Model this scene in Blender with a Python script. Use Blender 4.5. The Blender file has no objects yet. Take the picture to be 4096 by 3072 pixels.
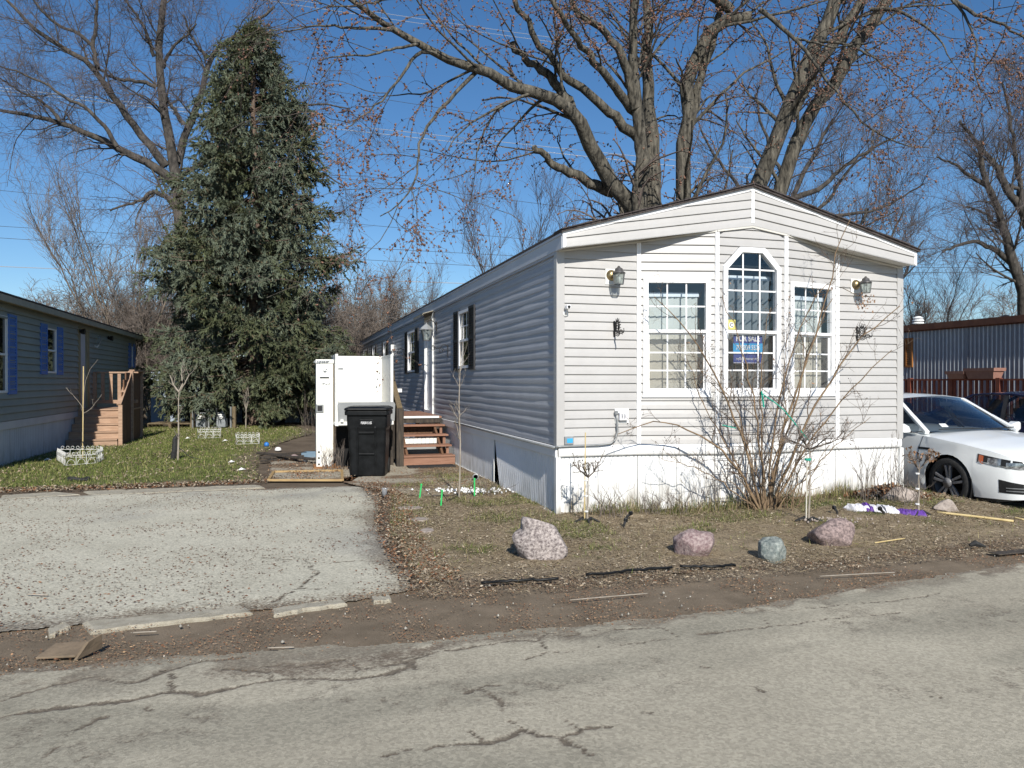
import bpy, bmesh, math, random
import numpy as np
from mathutils import Vector, Matrix
S = bpy.context.scene
COL = S.collection
R_ = math.radians
PI = math.pi

# ------------------------------------------------------------------ camera
FPX, CX, HY, CAMH = 3080.0, 2048.0, 1524.0, 1.55       # photo is 4096 x 3072
cam_d = bpy.data.cameras.new('camera')
cam_d.sensor_width = 36.0
cam_d.lens = FPX / 4096 * 36
cam_d.clip_start = 0.05
cam_d.clip_end = 2000
cam = bpy.data.objects.new('camera', cam_d)
COL.objects.link(cam)
cam.location = (0, 0, CAMH)
cam.rotation_euler = (R_(90) - math.atan((1536 - HY) / FPX), 0, 0)
S.camera = cam

# ------------------------------------------------------------------ sky, sun, exposure
SUN_EL, SUN_AZ = 34.0, 11.6         # elevation; degrees right of straight behind the camera
w = bpy.data.worlds.new('World')
S.world = w
w.use_nodes = True
nt = w.node_tree
nt.nodes.clear()
sky = nt.nodes.new('ShaderNodeTexSky')
sky.sky_type = 'NISHITA'
sky.sun_disc = False
sky.sun_elevation = R_(SUN_EL)
sky.sun_rotation = R_(180 - SUN_AZ)
sky.altitude = 200
sky.air_density = 1.0
sky.dust_density = 0.2
sky.ozone_density = 5.0
bg = nt.nodes.new('ShaderNodeBackground')
bg.inputs[1].default_value = 0.085
wo = nt.nodes.new('ShaderNodeOutputWorld')
hsv = nt.nodes.new('ShaderNodeHueSaturation')      # the camera's deeper blue
hsv.inputs['Saturation'].default_value = 1.14
nt.links.new(sky.outputs[0], hsv.inputs['Color'])
nt.links.new(hsv.outputs[0], bg.inputs[0])
nt.links.new(bg.outputs[0], wo.inputs[0])
sd = bpy.data.lights.new('sun', 'SUN')
sd.energy = 4.6
sd.angle = R_(0.53)
sd.color = (1.0, 0.955, 0.88)
sun = bpy.data.objects.new('sun', sd)
COL.objects.link(sun)
a_, e_ = R_(SUN_AZ), R_(SUN_EL)
tosun = Vector((math.sin(a_) * math.cos(e_), -math.cos(a_) * math.cos(e_), math.sin(e_)))
sun.rotation_euler = tosun.to_track_quat('Z', 'Y').to_euler()
sun.location = (3, -6, 12)
S.view_settings.view_transform = 'Standard'
S.view_settings.look = 'None'
S.view_settings.gamma = 1
S.view_settings.exposure = 0.38
S.view_settings.use_curve_mapping = False

# ------------------------------------------------------------------ frame of the lots
TH = R_(16.2)                        # both homes and both driveways are turned by this
U = np.array([math.cos(TH), math.sin(TH), 0.0])
V = np.array([-math.sin(TH), math.cos(TH), 0.0])
C0 = np.array([0.531, 8.92, 0.0])    # near left corner of the white home
HW, HL = 4.844, 26.3                 # its width and length
BA, BB, BD = 1.016, 1.942, 0.214     # bay: flat / angled / front panels
def W3(a, b, z=0.0): return C0 + a * U + b * V + np.array([0, 0, z])
def sstep(a, b, x):
    t = np.clip((x - a) / (b - a), 0, 1)
    return t * t * (3 - 2 * t)
def gz(x, y):
    x = np.asarray(x, float); y = np.asarray(y, float)
    a = (x - C0[0]) * U[0] + (y - C0[1]) * U[1]
    b = (x - C0[0]) * V[0] + (y - C0[1]) * V[1]
    m = 0.10 * sstep(1.2, 4.2, a) * sstep(-2.7, -0.7, b) * (1 - sstep(5.0, 5.7, a))
    d = -0.115 * sstep(5.0, 5.7, a) * sstep(-3.3, -2.0, b)
    return m + d
def gp(px, py, z=0.0):               # photo pixel on the ground -> world
    Y = (CAMH - z) * FPX / (py - HY)
    return np.array([(px - CX) / FPX * Y, Y, z])
def at(px, py, Y):                   # photo pixel at a known distance -> world
    return np.array([(px - CX) / FPX * Y, Y, CAMH + (HY - py) / FPX * Y])
def gD(x, y): return gp(x * 1.8517, y * 1.8517)

# ------------------------------------------------------------------ noise for meshes
def vnoise(x, y, sc, seed=0):
    r = np.random.RandomState(seed).rand(256, 256)
    x = np.asarray(x) / sc + 31.7; y = np.asarray(y) / sc + 57.3
    xi = np.floor(x).astype(int); yi = np.floor(y).astype(int)
    fx = x - xi; fy = y - yi
    fx = fx * fx * (3 - 2 * fx); fy = fy * fy * (3 - 2 * fy)
    g = lambda i, j: r[i % 256, j % 256]
    return (g(xi, yi) * (1 - fx) + g(xi + 1, yi) * fx) * (1 - fy) + (g(xi, yi + 1) * (1 - fx) + g(xi + 1, yi + 1) * fx) * fy
def fbm(x, y, sc, seed=0, o=3):
    t = 0; a = 1; s = 0
    for k in range(o):
        t = t + a * vnoise(x, y, sc / 2 ** k, seed + k); s += a; a *= .5
    return t / s

# ------------------------------------------------------------------ materials
MAT = {}
def lin(c): return tuple(c) + (1.0,) if len(c) == 3 else tuple(c)
def M(name, col, rough=.6, col2=None, scale=4.0, bump=0.0, bscale=60.0, metal=0.0, spec=.4, stretch=(1, 1, 1), fine=0.0, rnd=0.0, coat=0.0, detail=5, attr=None):
    """noise between col and col2, fine speckle, bump, per-object value shift"""
    if name in MAT: return MAT[name]
    m = bpy.data.materials.new(name); m.use_nodes = True
    n = m.node_tree.nodes; l = m.node_tree.links
    b = n['Principled BSDF']
    b.inputs['Roughness'].default_value = rough
    b.inputs['Metallic'].default_value = metal
    b.inputs['Specular IOR Level'].default_value = spec
    b.inputs['Coat Weight'].default_value = coat
    b.inputs['Base Color'].default_value = lin(col)
    tc = n.new('ShaderNodeTexCoord'); mp = n.new('ShaderNodeMapping')
    mp.inputs['Scale'].default_value = stretch
    l.new(tc.outputs['Object'], mp.inputs['Vector'])
    out = None
    if col2 is not None:
        nz = n.new('ShaderNodeTexNoise'); nz.inputs['Scale'].default_value = scale; nz.inputs['Detail'].default_value = detail
        nz.inputs['Roughness'].default_value = .62
        l.new(mp.outputs[0], nz.inputs['Vector'])
        cr = n.new('ShaderNodeValToRGB'); cr.color_ramp.elements[0].position = .36; cr.color_ramp.elements[1].position = .64
        cr.color_ramp.elements[0].color = lin(col); cr.color_ramp.elements[1].color = lin(col2)
        l.new(nz.outputs['Fac'], cr.inputs[0]); out = cr.outputs[0]
    if attr:
        at_ = n.new('ShaderNodeAttribute'); at_.attribute_name = attr
        if out is None: out = at_.outputs['Color']
        else:
            mx = n.new('ShaderNodeMix'); mx.data_type = 'RGBA'; mx.blend_type = 'MULTIPLY'; mx.inputs[0].default_value = 1
            l.new(out, mx.inputs[6]); l.new(at_.outputs['Color'], mx.inputs[7]); out = mx.outputs[2]
    if fine > 0 or rnd > 0:
        hs = n.new('ShaderNodeHueSaturation')
        if out is None: hs.inputs['Color'].default_value = lin(col)
        else: l.new(out, hs.inputs['Color'])
        add = None
        if fine > 0:
            n2 = n.new('ShaderNodeTexNoise'); n2.inputs['Scale'].default_value = bscale * 1.7; n2.inputs['Detail'].default_value = 3
            l.new(mp.outputs[0], n2.inputs['Vector'])
            mr = n.new('ShaderNodeMapRange'); mr.inputs[1].default_value = .3; mr.inputs[2].default_value = .7
            mr.inputs[3].default_value = 1 - fine; mr.inputs[4].default_value = 1 + fine
            l.new(n2.outputs['Fac'], mr.inputs[0]); add = mr.outputs[0]
        if rnd > 0:
            oi = n.new('ShaderNodeObjectInfo'); m2 = n.new('ShaderNodeMapRange')
            m2.inputs[3].default_value = 1 - rnd; m2.inputs[4].default_value = 1 + rnd
            l.new(oi.outputs['Random'], m2.inputs[0])
            if add is None: add = m2.outputs[0]
            else:
                mm = n.new('ShaderNodeMath'); mm.operation = 'MULTIPLY'
                l.new(add, mm.inputs[0]); l.new(m2.outputs[0], mm.inputs[1]); add = mm.outputs[0]
        l.new(add, hs.inputs['Value']); out = hs.outputs[0]
    if out is not None: l.new(out, b.inputs['Base Color'])
    if bump > 0:
        n3 = n.new('ShaderNodeTexNoise'); n3.inputs['Scale'].default_value = bscale; n3.inputs['Detail'].default_value = 6
        l.new(mp.outputs[0], n3.inputs['Vector'])
        bp = n.new('ShaderNodeBump'); bp.inputs['Strength'].default_value = bump; bp.inputs['Distance'].default_value = .02
        l.new(n3.outputs['Fac'], bp.inputs['Height']); l.new(bp.outputs[0], b.inputs['Normal'])
    MAT[name] = m
    return m
def glassmat(name, tint, mixd=0.0, dcol=(.3, .3, .3), refl=1.0):
    """thin pane: transparent + fresnel gloss, optional veil of dust or insect screen"""
    m = bpy.data.materials.new(name); m.use_nodes = True
    n = m.node_tree.nodes; l = m.node_tree.links; n.clear()
    o = n.new('ShaderNodeOutputMaterial'); t = n.new('ShaderNodeBsdfTransparent'); t.inputs[0].default_value = lin(tint)
    g = n.new('ShaderNodeBsdfGlossy'); g.inputs['Roughness'].default_value = .02
    f = n.new('ShaderNodeFresnel'); ge = n.new('ShaderNodeNewGeometry'); io = n.new('ShaderNodeMath'); io.operation = 'MULTIPLY_ADD'
    io.inputs[1].default_value = -.8333; io.inputs[2].default_value = 1.5      # same fresnel on both faces of a thin pane
    l.new(ge.outputs['Backfacing'], io.inputs[0]); l.new(io.outputs[0], f.inputs[0])
    mu = n.new('ShaderNodeMath'); mu.operation = 'MULTIPLY'; mu.inputs[1].default_value = refl
    mu.use_clamp = True
    l.new(f.outputs[0], mu.inputs[0])
    mx = n.new('ShaderNodeMixShader'); l.new(mu.outputs[0], mx.inputs[0]); l.new(t.outputs[0], mx.inputs[1]); l.new(g.outputs[0], mx.inputs[2])
    last = mx.outputs[0]
    if mixd > 0:
        d = n.new('ShaderNodeBsdfDiffuse'); d.inputs[0].default_value = lin(dcol)
        m2 = n.new('ShaderNodeMixShader'); m2.inputs[0].default_value = mixd
        l.new(last, m2.inputs[1]); l.new(d.outputs[0], m2.inputs[2]); last = m2.outputs[0]
    l.new(last, o.inputs[0])
    MAT[name] = m
    return m

M('siding', (.405, .395, .38), .42, (.445, .435, .42), 1.1, bump=.05, bscale=9, fine=.02, rnd=.015)
M('siding_shaded', (.36, .37, .40), .36, (.40, .41, .44), 1.3, bump=.03, bscale=9, fine=.02, rnd=.02)  # same siding as the front, with the left wall's blue shade in its colour
M('white_trim', (.80, .80, .78), .4, (.74, .74, .71), 2.0, bump=.03, bscale=20, fine=.02)
M('white_skirt', (.80, .80, .79), .45, (.75, .75, .73), 1.3, bump=.04, bscale=16, fine=.02)
M('skirt_shaded', (.76, .76, .76), .45, (.70, .70, .70), 1.3, bump=.04, bscale=16, fine=.02)  # white skirting dimmed: shade of the left side is put into the colour
M('eave_shaded', (.52, .54, .58), .45, (.47, .49, .53), 1.3, bump=.04, bscale=16, fine=.02)  # whitish eave metal, tinted blue-grey to paint in the shade there
M('window_white', (.84, .84, .84), .35, (.80, .80, .80), 3, fine=.01)
M('shingle', (.045, .036, .036), .95, (.09, .075, .07), 26, bump=.6, bscale=120, fine=.25)
M('soffit', (.62, .60, .55), .6, (.52, .50, .44), 2.2, fine=.04)
M('blind', (.64, .625, .56), .75, (.58, .565, .50), 3, fine=.03)
M('blind_dark', (.40, .42, .42), .7, (.34, .36, .37), 3)
M('interior', (.22, .18, .14), .9, (.17, .14, .11), 1.4)
M('shutter_black', (.012, .012, .014), .5, (.03, .03, .032), 8)
M('brass', (.42, .33, .18), .38, (.24, .19, .11), 14, metal=.85)
M('lamp_metal', (.10, .10, .105), .45, (.17, .16, .15), 20, metal=.6)
M('black_iron', (.012, .012, .012), .5, (.03, .026, .024), 30)
M('grey_metal', (.30, .31, .31), .5, (.22, .23, .23), 12, metal=.4, fine=.05)
M('grey_paint', (.30, .31, .31), .55, (.25, .26, .26), 5, fine=.03)
M('lift_white', (.80, .80, .76), .42, (.74, .74, .69), 1.6, fine=.02)
M('lift_shaded', (.66, .65, .60), .5, (.60, .58, .53), 1.6, fine=.02)  # the lift's white darkened to stand for shade on its side panels
M('rust', (.20, .085, .03), .9, (.33, .17, .07), 30)
M('black_plastic', (.0045, .005, .0055), .42, (.011, .012, .013), 7, spec=.18, bump=.06, bscale=90, fine=.12)
M('black_rubber', (.014, .014, .014), .8, (.03, .03, .03), 30)
M('black_wood', (.025, .022, .02), .85, (.075, .06, .045), 9, bump=.4, bscale=40, stretch=(3, 3, .4))
M('post_wood', (.10, .075, .045), .9, (.20, .155, .09), 10, bump=.4, bscale=50, stretch=(4, 4, .5))
M('deck_brown', (.21, .105, .065), .7, (.28, .15, .10), 7, bump=.15, bscale=60, stretch=(.4, 4, 4), fine=.06, rnd=.06)
M('cedar', (.30, .19, .125), .75, (.40, .27, .185), 6, bump=.15, bscale=60, stretch=(.5, 4, 4), fine=.06, rnd=.06)
M('cedar_dark', (.12, .062, .035), .8, (.17, .09, .05), 6, bump=.2, bscale=60, stretch=(4, 4, .5), rnd=.08)
M('redwood', (.16, .045, .028), .75, (.22, .07, .04), 6, bump=.15, bscale=60, rnd=.1)
M('planter', (.24, .125, .095), .8, (.29, .155, .115), 9)
M('block_white', (.78, .78, .75), .7, (.70, .70, .66), 12)
M('concrete', (.36, .33, .27), .95, (.27, .245, .20), 5, bump=.5, bscale=150, fine=.16)
M('kerb', (.42, .385, .305), .95, (.31, .28, .215), 12, bump=.6, bscale=170, fine=.2)
M('blue_siding', (.26, .285, .26), .5, (.30, .325, .295), 1.2, bump=.05, bscale=9, rnd=.03)
M('blue_shutter', (.07, .17, .47), .5, (.085, .195, .52), 5)
M('beige_trim', (.38, .345, .26), .6, (.32, .29, .215), 3)
M('tan_trim', (.29, .26, .16), .6, (.25, .22, .135), 3)
M('blue_skirt', (.55, .58, .60), .5, (.47, .50, .53), 1.5)
M('corrugated', (.36, .38, .40), .42, (.30, .32, .345), 1.3, metal=.45, fine=.03)
M('brown_fascia', (.105, .047, .028), .6, (.15, .07, .04), 5)
M('orange_shutter', (.30, .12, .03), .6, (.36, .15, .04), 8)
M('bark', (.020, .018, .014), .95, (.135, .122, .096), 13, bump=1.0, bscale=30, stretch=(1, 1, .22), fine=.25)
M('bark_dark', (.028, .025, .022), .95, (.095, .084, .072), 7, bump=.8, bscale=30, stretch=(1, 1, .35), fine=.2)
M('bark_warm', (.11, .09, .07), .95, (.20, .165, .13), 5, bump=.5, bscale=30, stretch=(1, 1, .4), fine=.15)
M('twig', (.085, .068, .06), .9, (.13, .105, .09), 1.5)
M('rose_twig', (.10, .07, .05), .9, (.16, .115, .08), 6)
M('twig_far', (.095, .08, .08), .95, (.13, .11, .108), .5)
M('twig_warm', (.15, .125, .105), .95, (.21, .175, .15), .5)
M('bud', (.17, .085, .055), .8, (.26, .145, .10), 2.5, fine=.2)
M('spruce', (1, 1, 1), .75, attr='tint', spec=.25)
M('spruce_bark', (.09, .065, .05), .95, (.18, .13, .10), 12, bump=.8, bscale=40)
M('cane', (.14, .095, .058), .8, (.24, .165, .095), 14, fine=.2)
M('stem_grey', (.25, .215, .17), .85, (.34, .30, .25), 14)
M('bamboo', (.50, .38, .17), .6, (.58, .46, .23), 6)
M('stake_white', (.62, .60, .53), .7, (.52, .48, .40), 12)
M('dry_leaf', (.22, .115, .06), .9, (.36, .22, .13), 12, fine=.2)
M('wire_white', (.74, .74, .72), .5, (.66, .66, .63), 8)
M('green_plastic', (.03, .42, .10), .45, (.04, .48, .13), 8)
M('teal_cord', (.01, .28, .19), .6, (.015, .33, .23), 8)
M('granite_pink', (.45, .395, .365), .85, (.10, .08, .078), 42, bump=.5, bscale=40, detail=8, fine=.15)
M('granite_red', (.36, .285, .265), .85, (.16, .10, .10), 36, bump=.5, bscale=40, detail=8, fine=.15)
M('granite_green', (.30, .32, .29), .85, (.10, .125, .12), 28, bump=.5, bscale=40, detail=8, fine=.15)
M('granite_brown', (.33, .25, .23), .85, (.10, .075, .072), 36, bump=.5, bscale=40, detail=8, fine=.15)
M('stone_tan', (.42, .36, .31), .9, (.27, .225, .195), 16, bump=.5, bscale=40, fine=.15)
M('car_white', (.78, .80, .79), .28, (.76, .78, .77), 2, coat=.6)
M('car_navy', (.010, .013, .045), .25, (.012, .016, .055), 2, coat=.8)
M('car_black', (.010, .010, .011), .4, (.018, .018, .018), 9)
M('seal', (.02, .02, .02), .6)
M('rim', (.16, .16, .165), .4, (.22, .22, .225), 9, metal=.25)
M('chrome', (.6, .6, .6), .15, metal=1.0)
M('amber', (.42, .085, .02), .25, coat=.5)
M('lamp_clear', (.55, .57, .58), .12, (.10, .10, .11), 20, metal=.6, coat=1)
M('seat_grey', (.03, .03, .033), .8)
M('paper_white', (.75, .75, .73), .6)
M('sign_navy', (.05, .08, .30), .5)
M('sign_cyan', (.04, .36, .68), .5)
M('sticker', (.48, .45, .13), .5)
M('purple', (.10, .035, .26), .6, (.14, .06, .32), 14)
M('bag_white', (.72, .72, .74), .5, (.60, .60, .64), 9, bump=.3, bscale=14)
M('blue_plastic', (.03, .17, .50), .4)
M('blue_grey', (.12, .19, .25), .5, (.16, .23, .29), 6)
M('cardboard', (.20, .15, .10), .9, (.14, .105, .07), 8, bump=.3, bscale=30)
M('frame_wood', (.42, .29, .13), .6, (.28, .18, .08), 9, stretch=(.5, 4, 4))
M('wire', (.05, .05, .055), .5)
M('wire_bright', (.85, .85, .85), .3, metal=.7)
M('shed_white', (.36, .42, .50), .7, (.30, .35, .42), 2)
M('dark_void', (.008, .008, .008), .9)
M('black_fence', (.012, .012, .014), .7, (.022, .022, .022), 5)
M('bulb', (.72, .74, .72), .3)
M('road_mat_text', (.8, .8, .8), .6)
M('meter_grey', (.26, .28, .29), .6, (.18, .195, .205), 10)
glassmat('pane', (.90, .93, .95), refl=1.3)
glassmat('pane_screen', (.93, .93, .92), mixd=.14, dcol=(.30, .30, .30), refl=.6)
glassmat('pane_screen_dark', (.93, .93, .93), mixd=.07, dcol=(.17, .16, .15), refl=.6)
glassmat('pane_dark', (.25, .28, .28), mixd=.35, dcol=(.02, .022, .022), refl=2.0)
glassmat('pane_grid', (.55, .6, .6), mixd=.3, dcol=(.05, .06, .06), refl=2.2)
glassmat('car_glass', (.62, .68, .72), mixd=.10, dcol=(.006, .012, .03), refl=1.5)
glassmat('lamp_glass', (.72, .76, .74), mixd=.3, dcol=(.42, .46, .44), refl=1.5)
glassmat('cup_plastic', (.8, .82, .84), mixd=.35, dcol=(.6, .62, .64), refl=1.2)

def splash(name, zlo, zhi, col, amount):
    """mud splash low on a wall, broken up by noise"""
    m = MAT[name]; n = m.node_tree.nodes; l = m.node_tree.links; b = n['Principled BSDF']
    src = b.inputs['Base Color'].links[0].from_socket
    tc = n.new('ShaderNodeTexCoord'); sp = n.new('ShaderNodeSeparateXYZ'); l.new(tc.outputs['Object'], sp.inputs[0])
    mr = n.new('ShaderNodeMapRange'); mr.inputs[1].default_value = zlo; mr.inputs[2].default_value = zhi; mr.inputs[3].default_value = amount; mr.inputs[4].default_value = 0
    l.new(sp.outputs[2], mr.inputs[0])
    nz = n.new('ShaderNodeTexNoise'); nz.inputs['Scale'].default_value = 9; nz.inputs['Detail'].default_value = 8; mp = n.new('ShaderNodeMapping'); mp.inputs['Scale'].default_value = (1, 1, .35)
    l.new(tc.outputs['Object'], mp.inputs[0]); l.new(mp.outputs[0], nz.inputs['Vector'])
    r2 = n.new('ShaderNodeMapRange'); r2.inputs[1].default_value = .38; r2.inputs[2].default_value = .68; l.new(nz.outputs['Fac'], r2.inputs[0])
    mu = n.new('ShaderNodeMath'); mu.operation = 'MULTIPLY'; l.new(mr.outputs[0], mu.inputs[0]); l.new(r2.outputs[0], mu.inputs[1])
    mx = n.new('ShaderNodeMix'); mx.data_type = 'RGBA'; l.new(mu.outputs[0], mx.inputs[0]); l.new(src, mx.inputs[6]); mx.inputs[7].default_value = lin(col)
    l.new(mx.outputs[2], b.inputs['Base Color'])
splash('white_skirt', .0, .45, (.20, .165, .11), 1.0)
splash('skirt_shaded', .0, .40, (.25, .23, .18), .6)
splash('blue_skirt', .0, .40, (.22, .21, .17), .7)
splash('lift_white', .0, .55, (.40, .30, .18), .6)

# ------------------------------------------------------------------ mesh builder
class MB:
    def __init__(s): s.v = []; s.f = []; s.n = 0; s.big = []
    def add(s, vs, fs):
        o = s.n
        s.v.extend([tuple(map(float, p)) for p in vs]); s.n += len(vs)
        s.f.extend([tuple(i + o for i in f) for f in fs]); return s
    def box(s, x0, x1, y0, y1, z0, z1):
        return s.add([(x0, y0, z0), (x1, y0, z0), (x1, y1, z0), (x0, y1, z0), (x0, y0, z1), (x1, y0, z1), (x1, y1, z1), (x0, y1, z1)],
                     [(3, 2, 1, 0), (4, 5, 6, 7), (0, 1, 5, 4), (1, 2, 6, 5), (2, 3, 7, 6), (3, 0, 4, 7)])
    def obox(s, c, ax, ay, az):        # centre and three half-axis vectors
        c, ax, ay, az = map(np.array, (c, ax, ay, az)); p = []
        for k in (-1, 1):
            for i, j in ((-1, -1), (1, -1), (1, 1), (-1, 1)): p.append(c + i * ax + j * ay + k * az)
        return s.add(p, [(3, 2, 1, 0), (4, 5, 6, 7), (0, 1, 5, 4), (1, 2, 6, 5), (2, 3, 7, 6), (3, 0, 4, 7)])
    def beam(s, p, q, w_, h_, up=(0, 0, 1)):
        p, q = np.array(p, float), np.array(q, float); d = q - p; L = np.linalg.norm(d); d /= L
        x = np.cross(d, up); nx = np.linalg.norm(x)
        if nx < 1e-4: x = np.cross(d, (1, 0, 0)); nx = np.linalg.norm(x)
        x /= nx; y = np.cross(x, d)
        return s.obox((p + q) / 2, x * w_ / 2, d * L / 2, y * h_ / 2)
    def prism(s, poly, ex):            # polygon (3D points) extruded by vector
        n = len(poly); poly = [np.array(p, float) for p in poly]; ex = np.array(ex, float)
        vs = poly + [p + ex for p in poly]
        fs = [tuple(range(n))[::-1], tuple(range(n, 2 * n))] + [(i, (i + 1) % n, n + (i + 1) % n, n + i) for i in range(n)]
        return s.add(vs, fs)
    def quad(s, a, b, c, d): return s.add([a, b, c, d], [(0, 1, 2, 3)])
    def tube(s, pts, rad, sides=6, caps=True):
        pts = np.array(pts, float); n = len(pts)
        rad = np.full(n, rad) if np.isscalar(rad) else np.array(rad)
        v_, f_ = tubes(pts[None], rad[None], sides)
        fs = [tuple(q) for q in f_]
        if caps: fs += [tuple(range(sides))[::-1], tuple(range((n - 1) * sides, n * sides))]
        return s.add(v_, fs)
    def lathe(s, prof, n=16, c=(0, 0, 0), axis='z', caps=True):
        vs = []; fs = []
        for (r, h) in prof:
            for k in range(n):
                a = 2 * PI * k / n; x, y = r * math.cos(a), r * math.sin(a)
                p = (x, y, h) if axis == 'z' else ((h, x, y) if axis == 'x' else (x, h, y))
                vs.append((p[0] + c[0], p[1] + c[1], p[2] + c[2]))
        for i in range(len(prof) - 1):
            for k in range(n): fs.append((i * n + k, i * n + (k + 1) % n, (i + 1) * n + (k + 1) % n, (i + 1) * n + k))
        if caps and prof[0][0] > 1e-5: fs.append(tuple(range(n))[::-1])
        if caps and prof[-1][0] > 1e-5: fs.append(tuple(range((len(prof) - 1) * n, len(prof) * n)))
        return s.add(vs, fs)
    def build(s, name, mat, parent=None, smooth=False, bevel=0.0, kind=None, label=None):
        me = bpy.data.meshes.new(name); me.from_pydata(s.v, [], s.f); me.update()
        return link(name, me, mat, parent, smooth, bevel, kind, label)
def link(name, me, mat, parent=None, smooth=False, bevel=0.0, kind=None, label=None):
    if mat and not me.materials: me.materials.append(MAT[mat])
    if smooth: me.polygons.foreach_set('use_smooth', [True] * len(me.polygons))
    o = bpy.data.objects.new(name, me); COL.objects.link(o)
    if parent: o.parent = parent
    if bevel > 0:
        b = o.modifiers.new('bevel', 'BEVEL'); b.width = bevel; b.segments = 2; b.limit_method = 'ANGLE'
    if kind: o['kind'] = kind
    if label: o['label'] = label
    return o
def npmesh(name, v, f, attrs=None):
    """numpy vertices and faces (quads or tris, one size) to a mesh"""
    v = np.ascontiguousarray(v, np.float32); f = np.ascontiguousarray(f, np.int32)
    me = bpy.data.meshes.new(name); k = f.shape[1]
    me.vertices.add(len(v)); me.vertices.foreach_set('co', v.ravel())
    me.loops.add(f.size); me.loops.foreach_set('vertex_index', f.ravel())
    me.polygons.add(len(f)); me.polygons.foreach_set('loop_start', np.arange(0, f.size, k, dtype=np.int32))
    try: me.polygons.foreach_set('loop_total', np.full(len(f), k, np.int32))
    except Exception: pass
    me.update(calc_edges=True)
    for nm, a in (attrs or {}).items():
        if a.ndim == 1:
            at_ = me.attributes.new(nm, 'FLOAT', 'POINT'); at_.data.foreach_set('value', a.astype(np.float32))
        else:
            at_ = me.attributes.new(nm, 'FLOAT_COLOR', 'POINT')
            c = np.ones((len(a), 4), np.float32); c[:, :3] = a; at_.data.foreach_set('color', c.ravel())
    return me
def thing(name, label, cat, loc=(0, 0, 0), rotz=0.0, group=None):
    o = bpy.data.objects.new(name, None); o.empty_display_size = .2; COL.objects.link(o)
    o.location = tuple(map(float, loc)); o.rotation_euler = (0, 0, rotz)
    return tag(o, label, cat, group)
def tag(o, label, cat, group=None):
    o['label'] = label; o['category'] = cat
    if group: o['group'] = group
    return o
def copy_tree(o, parent=None):
    c = o.copy(); COL.objects.link(c)
    if parent: c.parent = parent
    for ch in o.children: copy_tree(ch, c)
    return c
def text(name, s_, size, mat, parent, loc, rot=(R_(90), 0, 0), ext=.0008, align='CENTER', sx=1.0, bold=0.0):
    cu = bpy.data.curves.new(name, 'FONT'); cu.body = s_; cu.size = size; cu.extrude = ext
    cu.align_x = align; cu.align_y = 'CENTER'; cu.offset = bold; cu.resolution_u = 3
    t = bpy.data.objects.new(name + '_c', cu); COL.objects.link(t)
    bpy.context.view_layer.update()
    me = bpy.data.meshes.new_from_object(t.evaluated_get(bpy.context.evaluated_depsgraph_get()))
    bpy.data.objects.remove(t); me.materials.clear()
    o = link(name, me, mat, parent); o.location = loc; o.rotation_euler = rot; o.scale = (sx, 1, 1)
    return o

# ------------------------------------------------------------------ branching
def unit(a): return a / np.maximum(np.linalg.norm(a, axis=-1, keepdims=True), 1e-9)
def tubes(P, R, sides):
    m, k, _ = P.shape
    T = np.empty_like(P); T[:, 1:-1] = P[:, 2:] - P[:, :-2]; T[:, 0] = P[:, 1] - P[:, 0]; T[:, -1] = P[:, -1] - P[:, -2]
    T = unit(T)
    ref = np.where(np.abs(T[:, :1, 2:3]) > .9, np.array([1., 0, 0]), np.array([0, 0, 1.]))
    X = unit(np.cross(T, np.broadcast_to(ref, T.shape))); Y = np.cross(T, X)
    a = np.arange(sides) * 2 * PI / sides
    v = P[:, :, None] + R[:, :, None, None] * (np.cos(a)[:, None] * X[:, :, None] + np.sin(a)[:, None] * Y[:, :, None])
    base = (np.arange(m) * k * sides)[:, None, None]; i = np.arange(k - 1)[None, :, None] * sides; j = np.arange(sides)[None, None]
    j2 = (j + 1) % sides
    f = np.stack([base + i + j, base + i + j2, base + i + sides + j2, base + i + sides + j], -1)
    return v.reshape(-1, 3), f.reshape(-1, 4)
def resample(pts, k, rng=None, jit=0.0):
    pts = np.array(pts, float)
    d = np.r_[0, np.cumsum(np.linalg.norm(np.diff(pts, axis=0), axis=1))]
    t = np.linspace(0, d[-1], k)
    q = np.stack([np.interp(t, d, pts[:, c]) for c in range(pts.shape[1])], 1)
    q[1:-1] = .25 * q[:-2] + .5 * q[1:-1] + .25 * q[2:]
    if jit and rng is not None: q[1:, :3] += rng.normal(0, jit, (k - 1, 3))
    return q
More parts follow.
